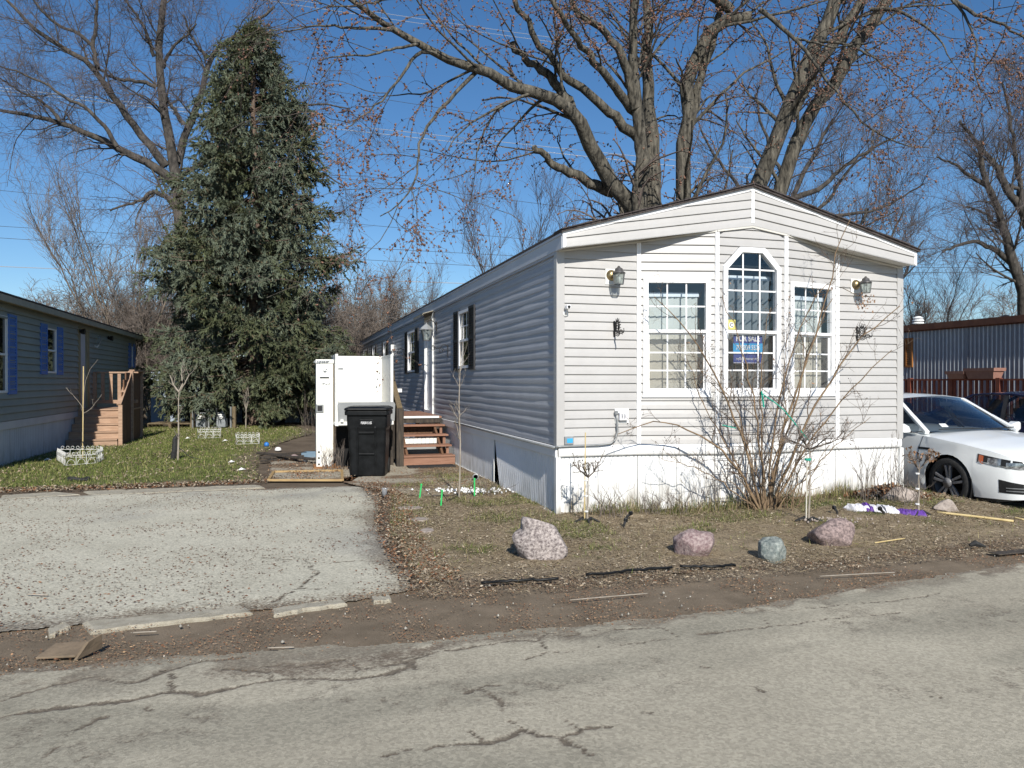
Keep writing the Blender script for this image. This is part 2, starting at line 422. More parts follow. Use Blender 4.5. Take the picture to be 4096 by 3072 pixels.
def sprout(P, R, n, length, spread, up, k, wander, rng, tmin=.15, rs=.55, rtip=.25, rmin=.003, droop=0.0):
    """n children on every parent polyline; length = (lo, hi) in metres or factor of parent length when negative"""
    m, kk, _ = P.shape
    pl = np.linalg.norm(np.diff(P, axis=1), axis=2).sum(1)
    idx = np.repeat(np.arange(m), n) if np.isscalar(n) else np.repeat(np.arange(m), n)
    q = len(idx)
    t = tmin + (1 - tmin) * rng.rand(q)
    ft = t * (kk - 1); i0 = np.clip(np.floor(ft).astype(int), 0, kk - 2); fr = ft - i0
    A = P[idx, i0]; B = P[idx, i0 + 1]
    base = A + (B - A) * fr[:, None]; tan = unit(B - A)
    rb = R[idx, i0] * (1 - fr) + R[idx, i0 + 1] * fr
    rnd = unit(rng.normal(0, 1, (q, 3))); perp = unit(rnd - (rnd * tan).sum(1, keepdims=True) * tan)
    sp = spread * (.7 + .6 * rng.rand(q))
    d = unit(tan * np.cos(sp)[:, None] + perp * np.sin(sp)[:, None] + np.array([0, 0, up]))
    lo, hi = length
    L = (lo + (hi - lo) * rng.rand(q)) if lo > 0 else pl[idx] * (-lo + (-hi + lo) * rng.rand(q)) * (1.15 - .6 * t)
    st = L / (k - 1)
    out = np.empty((q, k, 3)); out[:, 0] = base
    for s_ in range(1, k):
        d = unit(d + rng.normal(0, wander, (q, 3)) + np.array([0, 0, up * .35 - droop * s_ / k]))
        out[:, s_] = out[:, s_ - 1] + d * st[:, None]
    r0 = np.maximum(rb * rs, rmin)
    rad = r0[:, None] * np.linspace(1, rtip, k)[None]
    return out, np.maximum(rad, rmin * .6)
def join(lists):
    vs = []; fs = []; o = 0
    for v, f in lists:
        vs.append(v); fs.append(f + o); o += len(v)
    return np.concatenate(vs), np.concatenate(fs)
OCT_V = np.array([(1, 0, 0), (-1, 0, 0), (0, 1, 0), (0, -1, 0), (0, 0, 1), (0, 0, -1)], float)
OCT_F = np.array([(0, 2, 4), (2, 1, 4), (1, 3, 4), (3, 0, 4), (2, 0, 5), (1, 2, 5), (3, 1, 5), (0, 3, 5)])
TET_V = np.array([(1, 0, -.5), (-.5, .87, -.5), (-.5, -.87, -.5), (0, 0, 1)], float) * 1.25
TET_F = np.array([(0, 2, 1), (0, 1, 3), (1, 2, 3), (2, 0, 3)])
def blobs(c, r, rng, tet=False):
    if tet:
        n = len(c); a = rng.rand(n, 1) * 6.28; s_ = r[:, None, None] * (.6 + .8 * rng.rand(n, 1, 3)); v = TET_V[None] * s_; fl = np.where(rng.rand(n, 1) > .5, 1, -1)
        v = np.stack([v[..., 0] * np.cos(a) - v[..., 1] * np.sin(a), v[..., 0] * np.sin(a) + v[..., 1] * np.cos(a), v[..., 2] * fl], -1) + c[:, None]
        return v.reshape(-1, 3), (TET_F[None] + 4 * np.arange(n)[:, None, None]).reshape(-1, 3)
    n = len(c); s_ = r[:, None, None] * (.6 + .8 * rng.rand(n, 1, 3))
    v = c[:, None] + OCT_V[None] * s_
    return v.reshape(-1, 3), (OCT_F[None] + 6 * np.arange(n)[:, None, None]).reshape(-1, 3)

# ================================================================== GROUND
def groundmat(name, stops, scale, speck=.25, sscale=160, attrs=(), rough=.95, bump=.5, bscale=110, vor=0.0):
    m = bpy.data.materials.new(name); m.use_nodes = True
    n = m.node_tree.nodes; l = m.node_tree.links; b = n['Principled BSDF']
    b.inputs['Roughness'].default_value = rough; b.inputs['Specular IOR Level'].default_value = .2
    tc = n.new('ShaderNodeTexCoord')
    def noise(sc, det=5):
        z = n.new('ShaderNodeTexNoise'); z.inputs['Scale'].default_value = sc; z.inputs['Detail'].default_value = det
        z.inputs['Roughness'].default_value = .65; l.new(tc.outputs['Object'], z.inputs['Vector']); return z.outputs['Fac']
    def ramp(fac, st):
        c = n.new('ShaderNodeValToRGB'); e = c.color_ramp.elements
        while len(e) < len(st): e.new(.5)
        for i, (p, co) in enumerate(st): e[i].position = p; e[i].color = lin(co)
        l.new(fac, c.inputs[0]); return c.outputs[0]
    col = ramp(noise(scale), stops)
    fine = n.new('ShaderNodeMapRange'); fine.inputs[1].default_value = .32; fine.inputs[2].default_value = .68
    fine.inputs[3].default_value = 1 - speck; fine.inputs[4].default_value = 1 + speck
    l.new(noise(sscale, 2), fine.inputs[0])
    val = fine.outputs[0]
    if vor > 0:                                       # stones showing in the surface
        vo = n.new('ShaderNodeTexVoronoi'); vo.inputs['Scale'].default_value = 70; l.new(tc.outputs['Object'], vo.inputs['Vector'])
        sep = n.new('ShaderNodeSeparateColor'); l.new(vo.outputs['Color'], sep.inputs[0])
        vm = n.new('ShaderNodeMapRange'); vm.inputs[3].default_value = 1 - vor; vm.inputs[4].default_value = 1 + vor
        l.new(sep.outputs[0], vm.inputs[0])
        mm = n.new('ShaderNodeMath'); mm.operation = 'MULTIPLY'; l.new(val, mm.inputs[0]); l.new(vm.outputs[0], mm.inputs[1]); val = mm.outputs[0]
    for an, c1, c2, sc in attrs:
        at_ = n.new('ShaderNodeAttribute'); at_.attribute_name = an
        mx = n.new('ShaderNodeMix'); mx.data_type = 'RGBA'
        g1 = n.new('ShaderNodeMath'); g1.operation = 'MULTIPLY_ADD'; g1.inputs[1].default_value = 3.2 if an in ('crack', 'dirt') else 0.0   # crumbly edges
        l.new(noise(75 if an == 'crack' else 42, 3), g1.inputs[0]); g1.inputs[2].default_value = -1.6 if an in ('crack', 'dirt') else 0.0
        g2 = n.new('ShaderNodeMath'); g2.operation = 'MULTIPLY_ADD'; l.new(at_.outputs['Fac'], g2.inputs[0]); g2.inputs[1].default_value = 1.35 if an == 'crack' else 1.0; l.new(g1.outputs[0], g2.inputs[2])
        g3 = n.new('ShaderNodeMath'); g3.operation = 'MULTIPLY'; g3.use_clamp = True; l.new(g2.outputs[0], g3.inputs[0]); g3.inputs[1].default_value = 1.0
        g4 = n.new('ShaderNodeMath'); g4.operation = 'MULTIPLY'; l.new(g3.outputs[0], g4.inputs[0]); g5 = n.new('ShaderNodeMath'); g5.operation = 'GREATER_THAN'; l.new(at_.outputs['Fac'], g5.inputs[0]); g5.inputs[1].default_value = .02; l.new(g5.outputs[0], g4.inputs[1])
        l.new(g4.outputs[0], mx.inputs[0]); l.new(col, mx.inputs[6]); l.new(ramp(noise(sc), [(.35, c1), (.65, c2)]), mx.inputs[7]); col = mx.outputs[2]
    hs = n.new('ShaderNodeHueSaturation'); l.new(col, hs.inputs['Color']); l.new(val, hs.inputs['Value'])
    l.new(hs.outputs[0], b.inputs['Base Color'])
    bp = n.new('ShaderNodeBump'); bp.inputs['Strength'].default_value = bump; bp.inputs['Distance'].default_value = .012
    l.new(noise(bscale, 6), bp.inputs['Height']); l.new(bp.outputs[0], b.inputs['Normal'])
    MAT[name] = m
groundmat('soil', [(.30, (.085, .064, .046)), (.5, (.125, .096, .068)), (.7, (.16, .125, .09))], 1.3, .22, 150,
          attrs=[('far', (.11, .105, .05), (.19, .155, .085), .35), ('gutter', (.135, .106, .074), (.20, .158, .112), 3.0)])
groundmat('asphalt', [(.26, (.31, .28, .215)), (.5, (.372, .338, .262)), (.76, (.432, .395, .308))], .7, .16, 300,
          attrs=[('dirt', (.13, .104, .078), (.195, .158, .118), 5.0), ('stain', (.245, .226, .175), (.30, .277, .215), 3.0), ('crack', (.10, .085, .066), (.18, .15, .113), 30.0)], vor=.18, bump=.35, bscale=130)
groundmat('drive_asphalt', [(.28, (.395, .372, .295)), (.5, (.46, .436, .35)), (.74, (.52, .493, .40))], .8, .18, 220,
          attrs=[('dirt', (.12, .094, .068), (.18, .142, .10), 6.0), ('crack', (.075, .064, .05), (.14, .115, .085), 30.0), ('stain', (.22, .215, .20), (.27, .262, .24), 2.0)], vor=.22, bump=.5, bscale=120)
groundmat('lawn_soil', [(.3, (.07, .085, .028)), (.5, (.11, .115, .045)), (.7, (.19, .16, .085))], 2.6, .3, 90,
          attrs=[('dirt', (.12, .095, .065), (.19, .15, .105), 7.0)])
groundmat('yard_soil', [(.3, (.165, .128, .084)), (.5, (.225, .178, .118)), (.7, (.285, .23, .155))], 2.2, .35, 95,
          attrs=[('green', (.06, .07, .025), (.11, .105, .045), 5.0), ('dirt', (.11, .085, .062), (.16, .125, .09), 6.0)])
groundmat('pad_concrete', [(.3, (.27, .235, .18)), (.5, (.34, .305, .24)), (.72, (.39, .355, .285))], 1.6, .14, 170,
          attrs=[('dirt', (.12, .08, .05), (.20, .14, .09), 7.0)])

def seg_dist(X, Y, line):
    d = np.full(X.shape, 1e9)
    for (x0, y0), (x1, y1) in zip(line[:-1], line[1:]):
        dx, dy = x1 - x0, y1 - y0; t = np.clip(((X - x0) * dx + (Y - y0) * dy) / (dx * dx + dy * dy + 1e-9), 0, 1)
        d = np.minimum(d, np.hypot(X - x0 - t * dx, Y - y0 - t * dy))
    return d
def inside(X, Y, poly):
    r = np.zeros(X.shape, bool); n = len(poly)
    for i in range(n):
        (x0, y0), (x1, y1) = poly[i], poly[(i + 1) % n]
        c = ((y0 > Y) != (y1 > Y)) & (X < (x1 - x0) * (Y - y0) / (y1 - y0 + 1e-12) + x0); r ^= c
    return r
def patch(name, x0, x1, y0, y1, st, keep, zoff, mat, attrs=None, extra=None):
    nx, ny = int((x1 - x0) / st) + 1, int((y1 - y0) / st) + 1
    gx, gy = np.meshgrid(np.linspace(x0, x1, nx), np.linspace(y0, y1, ny))
    k = keep(gx, gy); q = k[:-1, :-1] & k[1:, :-1] & k[:-1, 1:] & k[1:, 1:]
    ids = np.arange(nx * ny).reshape(ny, nx)
    f = np.stack([ids[:-1, :-1][q], ids[:-1, 1:][q], ids[1:, 1:][q], ids[1:, :-1][q]], 1)
    us, inv = np.unique(f, return_inverse=True); f = inv.reshape(-1, 4)
    X, Y = gx.ravel()[us], gy.ravel()[us]; A = attrs(X, Y) if attrs else {}
    Z = gz(X, Y) + zoff + (extra(X, Y, A) if extra else 0)
    me = npmesh(name, np.stack([X, Y, Z], 1), f, A)
    o = link(name, me, mat, smooth=True, kind='structure'); return o

RE = np.array([(-30, -4.4), (-6, 3.25), (-2.73, 4.11), (-1.90, 4.31), (-1.28, 4.40), (-.74, 4.55), (.23, 4.80), (1.05, 5.03), (1.99, 5.42), (2.80, 5.86), (4.35, 6.54), (7, 7.55), (40, 19.0)])
def redge(x): return np.interp(x, RE[:, 0], RE[:, 1])
YE = np.array([(-.72, 5.70), (-.19, 5.77), (1.63, 6.22), (3.0, 6.62), (3.73, 6.9), (5.01, 7.4), (6.6, 8.0)])
def yedge(x): return np.interp(x, YE[:, 0], YE[:, 1])
DRV = [(-14, 8.4), (-6.80, 10.23), (-4.58, 10.85), (-2.53, 11.36), (-2.1, 11.36), (-1.66, 9.9), (-1.5, 8.6), (-1.22, 7.4), (-.84, 6.18), (-.70, 5.72), (-.98, 5.50), (-1.2, 5.36), (-1.78, 5.2), (-2.72, 4.90), (-3.21, 4.74), (-6, 3.9), (-14, 1.6)]

# the wide sheet to the horizon
def build_ground():
    xs = np.r_[np.linspace(-500, -30, 16), np.arange(-28, 26.1, .4), np.linspace(30, 500, 16)]
    ys = np.r_[np.linspace(-300, -12, 12), np.arange(-10, 44.1, .4), np.linspace(48, 700, 22)]
    gx, gy = np.meshgrid(xs, ys); ny, nx = gx.shape
    ids = np.arange(nx * ny).reshape(ny, nx)
    f = np.stack([ids[:-1, :-1], ids[:-1, 1:], ids[1:, 1:], ids[1:, :-1]], -1).reshape(-1, 4)
    X, Y = gx.ravel(), gy.ravel()
    Z = gz(X, Y) + .012 * (fbm(X, Y, .9, 4) - .5) * (np.abs(X) < 26)
    far = sstep(28, 36, Y) + sstep(14, 20, np.abs(X)); gut = sstep(.35, .0, Y - np.minimum(yedge(X), redge(X) + 1.2)) * (Y < 9)
    me = npmesh('ground', np.stack([X, Y, Z - .012], 1), f, {'far': np.clip(far, 0, 1), 'gutter': np.clip(gut, 0, 1)})
    link('ground', me, 'soil', smooth=True, kind='structure')
build_ground()

pc = lambda L, ox, oy, s_: [tuple(gp(ox + x / s_, oy + y / s_)[:2]) for x, y in L]
c1 = lambda L: pc(L, 0, 2300, .62)
c2 = lambda L: pc(L, 1600, 2000, .886)
c3 = lambda L: pc(L, 0, 1850, 1.229)
RC = [(c1([(-60, 335), (0, 320), (60, 300), (130, 280), (230, 258), (330, 275), (420, 240), (520, 215), (600, 212)]), .020),
      (c1([(-60, 375), (20, 360), (130, 345), (230, 330), (330, 318), (420, 300), (500, 305), (580, 290), (660, 270), (750, 265), (850, 270), (950, 255), (1020, 235)]), .026),
      (c1([(640, 235), (700, 225), (750, 230), (860, 215), (900, 240), (1000, 220), (1100, 195), (1250, 170)]), .016),
      (c1([(560, 240), (600, 240), (660, 245), (680, 270)]), .02), (c1([(180, 400), (230, 370), (260, 365)]), .014), (c1([(100, 475), (150, 435)]), .014),
      (c1([(1160, 300), (1210, 284), (1250, 285)]), .012), (c1([(420, 250), (430, 300)]), .02), (c1([(880, 225), (890, 250)]), .02), (c1([(1020, 215), (1040, 240)]), .016),
      (c1([(360, 335), (375, 350)]), .02), (c1([(200, 480), (240, 455), (320, 425)]), .008),
      (c2([(0, 570), (150, 545), (300, 520), (400, 505), (490, 505), (520, 475), (600, 490), (700, 468), (840, 465), (930, 460), (990, 490)]), .012),
      (c2([(440, 575), (520, 550), (500, 510)]), .018), (c2([(520, 550), (640, 545), (720, 525), (860, 515), (940, 500)]), .011),
      (c2([(1060, 485), (1180, 470), (1330, 455), (1380, 455), (1450, 437), (1560, 430), (1660, 420), (1760, 408)]), .010), (c2([(1330, 455), (1290, 430)]), .008),
      (c2([(1450, 392), (1560, 380), (1700, 370), (1830, 355), (1920, 338)]), .009),
      (c2([(-60, 935), (0, 920), (150, 905), (260, 890), (370, 870), (440, 840), (480, 865), (560, 870), (640, 840), (740, 830)]), .016),
      (c2([(440, 840), (390, 800), (350, 720), (290, 680), (240, 700)]), .012), (c2([(560, 870), (600, 900), (680, 935)]), .014), (c2([(590, 800), (630, 835)]), .012),
      (c2([(250, 850), (290, 880)]), .010), (c2([(1250, 680), (1290, 705)]), .011), (c2([(860, 778), (885, 782)]), .010), (c2([(1055, 485), (1090, 480)]), .022), (c2([(20, 580), (70, 610)]), .02),
      (c2([(1060, 605), (1090, 610)]), .009), (c2([(1880, 720), (1920, 725)]), .009), (c2([(1040, 750), (1080, 752)]), .008)]
DC = [(c3([(1280, 475), (1400, 483), (1500, 480), (1530, 520), (1560, 545), (1500, 595), (1450, 640), (1400, 660), (1350, 690)]), .014),
      (c3([(1540, 500), (1650, 495), (1790, 485)]), .007), (c3([(890, 705), (960, 680), (1080, 650), (1200, 645), (1330, 645), (1400, 660), (1480, 625), (1570, 630)]), .009)]
def cracks(X, Y, CR, seed):
    wx = X + .05 * (fbm(X, Y, .12, seed) - .5) + .02 * (vnoise(X, Y, .03, seed + 9) - .5)
    wy = Y + .05 * (fbm(X, Y, .12, seed + 5) - .5) + .02 * (vnoise(X, Y, .03, seed + 11) - .5)
    wid = .22 + 1.0 * vnoise(X, Y, .16, seed + 3) ** 1.6; m = np.zeros_like(X)
    for line, wd in CR:
        L = np.array(line); sel = (X > L[:, 0].min() - .2) & (X < L[:, 0].max() + .2) & (Y > L[:, 1].min() - .2) & (Y < L[:, 1].max() + .2)
        if not sel.any(): continue
        d = seg_dist(wx[sel], wy[sel], line) / (wd * wid[sel]) + .9 * (vnoise(X[sel], Y[sel], .022, seed + 15) - .5)
        m[sel] = np.maximum(m[sel], 1 - sstep(.55, 1.25, d))
    return m
def road_attr(X, Y):
    d = redge(X) - Y
    near = np.interp(X, [-6, -1, 1, 2.5, 6], [.55, .5, .16, .22, .3])
    dirt = np.clip(1 - sstep(.25, 1.0, (d + .35 * (fbm(X, Y, .35, 21) - .5)) / near), 0, 1) * sstep(.36, .5, fbm(X, Y, .22, 23) + .34 * (1 - sstep(0, .35, d / near)))
    stain = .5 * sstep(.58, .78, fbm(X, Y, .5, 71)) * sstep(.5, .75, fbm(X, Y, .07, 73))
    a = X * .945 + Y * .327; b = -X * .327 + Y * .945
    wear = .75 * sstep(.48, .72, fbm(a * .22, b, .42, 75)) + .35 * sstep(.5, .7, fbm(X, Y, 1.4, 78))
    return {'crack': np.clip(np.maximum(cracks(X, Y, RC, 40), .75 * stain * (Y < 6.5)), 0, 1), 'dirt': dirt, 'stain': np.clip(wear, 0, 1)}
def road_keep(X, Y): return Y < redge(X) + .16 * (fbm(X, Y, .3, 31) - .5) + .05 * (vnoise(X, Y, .05, 33) - .5)
patch('road', -4.4, 6.2, 2.3, 7.4, .017, road_keep, .012, 'asphalt', road_attr,
      lambda X, Y, A: .004 * (fbm(X, Y, .5, 8) - .5) - .005 * A['crack'] - .004 * A['dirt'] + .03 * sstep(0, 2.5, redge(X) - Y))
# the same road outside the cracked stretch, a step lower where it passes under it
mb = MB()
for x0, x1 in zip([-30, -6, -2.7, 0, 2, 4.3, 7], [-6, -2.7, 0, 2, 4.3, 7, 40]):
    e0, e1 = redge(x0) - .25, redge(x1) - .25
    mb.quad((x0, e0 - 9, -.004), (x1, e1 - 9, -.004), (x1, e1, -.004), (x0, e0, -.004))
o = mb.build('road_bed', 'asphalt', kind='structure')

def drv_attr(X, Y):
    de = seg_dist(X, Y, DRV[1:15])
    dirt = (1 - sstep(.0, .32, de + .3 * (fbm(X, Y, .25, 51) - .5)))
    st = sstep(.5, .8, fbm(X, Y, 1.6, 55)) * .4
    blk = .35 * sstep(9.6, 10.6, Y) * sstep(.45, .6, fbm(X, Y, .5, 57))
    return {'crack': cracks(X, Y, DC, 60), 'dirt': np.clip(dirt, 0, 1) * .85, 'stain': np.clip(st + blk, 0, 1)}
def drv_keep(X, Y):
    dx = .14 * (fbm(X, Y, .3, 61) - .5) + .04 * (vnoise(X, Y, .05, 62) - .5)
    return inside(X + dx, Y + dx, DRV)
patch('driveway', -8.5, -.5, 3.4, 11.6, .022, drv_keep, .010, 'drive_asphalt', drv_attr,
      lambda X, Y, A: .006 * (fbm(X, Y, .8, 18) - .5) - .005 * A['crack'] - .014 * A['dirt'])
patch('driveway_apron', -14, -8.5, 1, 9.5, .25, lambda X, Y: inside(X, Y, DRV), .008, 'drive_asphalt')

# lawn left of the driveway, and the littered front yard of the white home
LAWN = [(-16, 6.6), (-7.23, 10.75), (-4.82, 11.4), (-3.85, 11.85), (-4.35, 13.2), (-5.2, 15.9), (-5.7, 19), (-5.9, 23.5), (-7.5, 26.2), (-12.6, 26.4), (-9.0, 13.0), (-8.0, 8)]
def lawn_attr(X, Y):
    e = seg_dist(X, Y, LAWN[:9]); return {'dirt': np.clip((1 - sstep(.05, .75, e + .7 * (fbm(X, Y, .5, 81) - .5))) + .4 * sstep(.6, .75, fbm(X, Y, .7, 83)), 0, 1)}
patch('lawn', -13.5, -3.6, 6.5, 26.5, .07, lambda X, Y: inside(X + .25 * (fbm(X, Y, .4, 85) - .5), Y, LAWN), .010, 'lawn_soil', lawn_attr,
      lambda X, Y, A: .02 * (fbm(X, Y, .25, 86) - .5))
YARD = [(-.66, 5.72)] + [tuple(p) for p in YE[1:]] + [(6.2, 8.6), (5.6, 9.3), (5.25, 10.6), (5.0, 10.25), (.6, 9.05), (-1.2, 14.6), (-1.75, 11.2), (-1.5, 9.4), (-1.2, 7.6), (-.8, 6.2)]
def yard_attr(X, Y):
    e = Y - yedge(X)
    grn = sstep(.54, .66, fbm(X, Y, .55, 91)) * sstep(.5, 1.2, e) + .5 * sstep(.45, .7, fbm(X, Y, .8, 97)) * sstep(1.2, 2.6, e)
    return {'green': np.clip(grn, 0, 1), 'dirt': np.clip(1 - sstep(.0, .55, e + .5 * (fbm(X, Y, .3, 93) - .5)), 0, 1)}
patch('yard', -2, 6.6, 5.4, 14.8, .045, lambda X, Y: inside(X, Y + .2 * (fbm(X, Y, .3, 95) - .5), YARD), .012, 'yard_soil', yard_attr,
      lambda X, Y, A: .03 * (fbm(X, Y, .22, 96) - .5) + .012 * (vnoise(X, Y, .06, 98) - .5) - .03 * (1 - sstep(-.1, .4, Y - yedge(X))))
PAD = [tuple(gp(x, y)[:2]) for x, y in ((1340, 1925), (1480, 1895), (1600, 1868), (1850, 1858), (1905, 1900), (1985, 1940), (1960, 1975), (1830, 1990), (1680, 1995), (1560, 1975), (1400, 1945))]
PAD = PAD[:2] + [(-2.6, 14.6), (-1.1, 14.4)] + PAD[4:]
def pad_attr(X, Y):
    return {'dirt': np.clip(.9 * sstep(.52, .66, fbm(X, Y, .5, 101)) + (1 - sstep(.0, .2, seg_dist(X, Y, PAD + PAD[:1]) + .1 * (fbm(X, Y, .2, 103) - .5))), 0, 1)}
patch('concrete_pad', -3.2, .3, 9.6, 14.7, .05, lambda X, Y: inside(X + .1 * (fbm(X, Y, .2, 105) - .5), Y, PAD), .018, 'pad_concrete', pad_attr)
SLAB = [(-4.9, 15.6), (-3.75, 11.75), (-2.45, 11.7), (-2.3, 13.6), (-3.4, 15.6)]
patch('concrete_slab', -5, -2.2, 11.6, 15.7, .05, lambda X, Y: inside(X, Y, SLAB), .018, 'pad_concrete',
      lambda X, Y: {'dirt': np.clip(.9 * sstep(.42, .6, fbm(X, Y, .45, 111)), 0, 1)})
# side driveway under the parked cars
patch('side_driveway', 5.2, 13, 7.4, 26, .25, lambda X, Y: ((X - C0[0]) * U[0] + (Y - C0[1]) * U[1] > 5.75), .006, 'asphalt')

# broken concrete kerb along the driveway mouth
def kerb_piece(D4, label, zt=.013):
    r = np.random.RandomState(int(D4[0][0])); n = 14
    A, B, C_, E_ = [gD(*p) for p in D4]
    top = [A + (B - A) * t for t in np.linspace(0, 1, n)] + [C_ + (E_ - C_) * t for t in np.linspace(0, 1, n)]
    top = [p + np.r_[r.normal(0, .008, 2), 0] for p in top]
    c = sum(top) / len(top); m_ = MB()
    k = len(top); rim = [p + (c - p) * .06 for p in top]
    vs = [p + (0, 0, -.05) for p in top] + [p + (0, 0, zt - .012) for p in top] + [p + np.array((0, 0, zt + r.normal(0, .002))) for p in rim]
    fs = [tuple(range(2 * k, 3 * k))] + [(i, (i + 1) % k, k + (i + 1) % k, k + i) for i in range(k)] + [(k + i, k + (i + 1) % k, 2 * k + (i + 1) % k, 2 * k + i) for i in range(k)]
    m_.add(vs, fs); o_ = m_.build('kerb_block', 'kerb')
    return tag(o_, label, 'kerb', 'broken kerb blocks')
kerb_piece([(178, 1348), (525, 1312), (545, 1326), (195, 1368)], 'longest flat concrete kerb block at the mouth of the grey driveway')
kerb_piece([(585, 1318), (735, 1296), (748, 1306), (592, 1331)], 'shorter concrete kerb block right of the longest one by the driveway')
kerb_piece([(104, 1362), (140, 1348), (146, 1357), (112, 1375)], 'small broken kerb stub left of the longest kerb block')
kerb_piece([(803, 1293), (838, 1290), (850, 1298), (812, 1302)], 'small flat kerb fragment sunk in litter at the driveway corner')
kerb_piece([(0, 1071), (120, 1063), (170, 1069), (0, 1080)], 'flat broken concrete strip between lawn and driveway, far left', .008)
kerb_piece([(180, 1062), (560, 1048), (575, 1054), (200, 1071)], 'long flat concrete strip between the lawn and the driveway', .008)

# ------------------------------------------------------------------ litter, grass
def scatter_quads(X, Y, Z, ln, wd, yaw, tilt, curl, rng, tri=False):
    n = len(X)
    d = np.stack([np.cos(yaw) * np.cos(tilt), np.sin(yaw) * np.cos(tilt), np.sin(tilt)], 1)
    s_ = np.stack([-np.sin(yaw), np.cos(yaw), rng.normal(0, .35, n)], 1)
    p = np.stack([X, Y, Z], 1)
    a = p; b = p + d * (ln * .5)[:, None] + s_ * (wd * .5)[:, None]; c = p + d * ln[:, None]; e = p + d * (ln * .5)[:, None] - s_ * (wd * .5)[:, None]
    b[:, 2] += curl; e[:, 2] += curl * .6
    if tri:                       # grass blade: two root corners and a tip
        h = s_ * (wd * .55)[:, None]; return np.stack([p + h, p - h, c], 1).reshape(-1, 3), np.arange(3 * n).reshape(-1, 3)
    v = np.stack([a, b, c, e], 1).reshape(-1, 3); f = np.arange(4 * n).reshape(-1, 4)
    return v, f
def rand_in(poly, n, rng, dens=None):
    P_ = np.array(poly); out = []
    x0, y0 = P_.min(0); x1, y1 = P_.max(0); got = 0
    while got < n:
        X = x0 + (x1 - x0) * rng.rand(n * 2); Y = y0 + (y1 - y0) * rng.rand(n * 2); k = inside(X, Y, poly)
        if dens is not None: k &= rng.rand(len(X)) < dens(X, Y)
        out.append(np.stack([X[k], Y[k]], 1)); got += k.sum()
    r = np.concatenate(out)[:n]; return r[:, 0], r[:, 1]
def litter(name, poly, n, ln, wd, mat_cols, label, seed, dens=None, tilt=.12, curl=.006, zoff=.02, cat='leaf litter'):
    rng = np.random.RandomState(seed); X, Y = rand_in(poly, n, rng, dens)
    L = ln[0] + (ln[1] - ln[0]) * rng.rand(n); Wd = wd[0] + (wd[1] - wd[0]) * rng.rand(n)
    tl = np.abs(rng.normal(0, tilt, n))
    v, f = scatter_quads(X, Y, gz(X, Y) + zoff + .006 * rng.rand(n), L, Wd, rng.rand(n) * 2 * PI, tl, curl * rng.rand(n), rng, cat == 'grass')
    cols = np.array(mat_cols); ci = cols[rng.randint(0, len(cols), n)] * (.7 + .6 * rng.rand(n, 1))
    me = npmesh(name, v, f, {'tint': np.repeat(ci, f.shape[1], 0)})
    o_ = link(name, me, 'leafy', kind='stuff'); o_['label'] = label; o_['category'] = cat
    return o_
M('leafy', (1, 1, 1), .9, attr='tint', spec=.15)
BUDC = [(.20, .09, .045), (.25, .125, .065), (.165, .08, .045), (.30, .175, .10)]
TAN = [(.28, .215, .148), (.235, .18, .125), (.34, .28, .20), (.175, .13, .09), (.40, .34, .255)]
STRAW = [(.33, .265, .165), (.26, .205, .125), (.40, .33, .22), (.20, .155, .098), (.29, .228, .14)]
GRASS = [(.12, .155, .038), (.155, .185, .05), (.09, .125, .03), (.235, .225, .085), (.34, .29, .145)]
clump = lambda sc, sd, lo, hi: (lambda X, Y: .12 + .88 * sstep(lo, hi, fbm(X, Y, sc, sd)))
YARD2 = [(x, y - (.28 if i < 8 else 0)) for i, (x, y) in enumerate(YARD)]
DRVN = [p for p in DRV if p[0] > -8.5] + [(-8.0, 3.4), (-8.0, 9.9)]
litter('fallen_buds', DRVN[:-2], 7500, (.012, .034), (.007, .013), [(.13, .06, .035), (.17, .085, .045), (.10, .06, .04), (.21, .11, .06)], 'scattered red-brown bud flakes lying on the grey driveway', 1, clump(.5, 201, .4, .62), tilt=.05, curl=.004, zoff=.012)
GUT = [(x, redge(x) - .12) for x in np.linspace(-4.3, 6, 24)] + [(x, max(yedge(x) + .15, redge(x) + .5)) for x in np.linspace(6, -.6, 16)] + [(-1.8, 5.15), (-2.7, 4.85), (-4.3, 4.35)]
litter('fallen_buds', GUT, 17000, (.006, .022), (.004, .009), BUDC + [(.33, .22, .13), (.36, .24, .14), (.28, .20, .14)], 'red-brown bud litter along the dirt gutter beside the road', 2, lambda X, Y: .06 + .94 * sstep(.44, .62, fbm(X, Y, .35, 203) + .16 * (1 - sstep(0, .35, np.minimum(np.abs(Y - redge(X)), np.abs(Y - yedge(X)))))), tilt=.06, curl=.003, zoff=.004)
def near_crack(X, Y): return .02 + .98 * np.clip(cracks(X, Y, RC, 40) + .9 * road_attr(X, Y)['dirt'], 0, 1)
ROADN = [(-4.2, 2.6), (6, 2.6), (6, 7.1)] + [(x, redge(x) - .03) for x in np.linspace(5.9, -4.2, 20)]
litter('crack_litter', ROADN, 4500, (.008, .026), (.004, .010), [(.17, .115, .07), (.22, .15, .09), (.12, .09, .06), (.26, .13, .06)], 'crumbs of brown litter caught in the road cracks', 3, near_crack, tilt=.06, curl=.003, zoff=.0)
litter('fallen_buds', PAD, 2200, (.012, .04), (.007, .014), BUDC, 'red-brown bud litter on the concrete pad before the steps', 4, clump(.45, 207, .42, .6), tilt=.05, curl=.004, zoff=.026)
litter('dry_leaves', YARD2, 24000, (.012, .038), (.006, .016), TAN, 'tan dry leaves and chips strewn over the front yard', 5, lambda X, Y: .12 + .88 * sstep(.38, .62, fbm(X, Y, .8, 209) + .18 * (1 - sstep(-1., 1.6, X)) + .12 * (1 - sstep(.1, .6, Y - yedge(X)))), tilt=.16, curl=.008, zoff=.016)
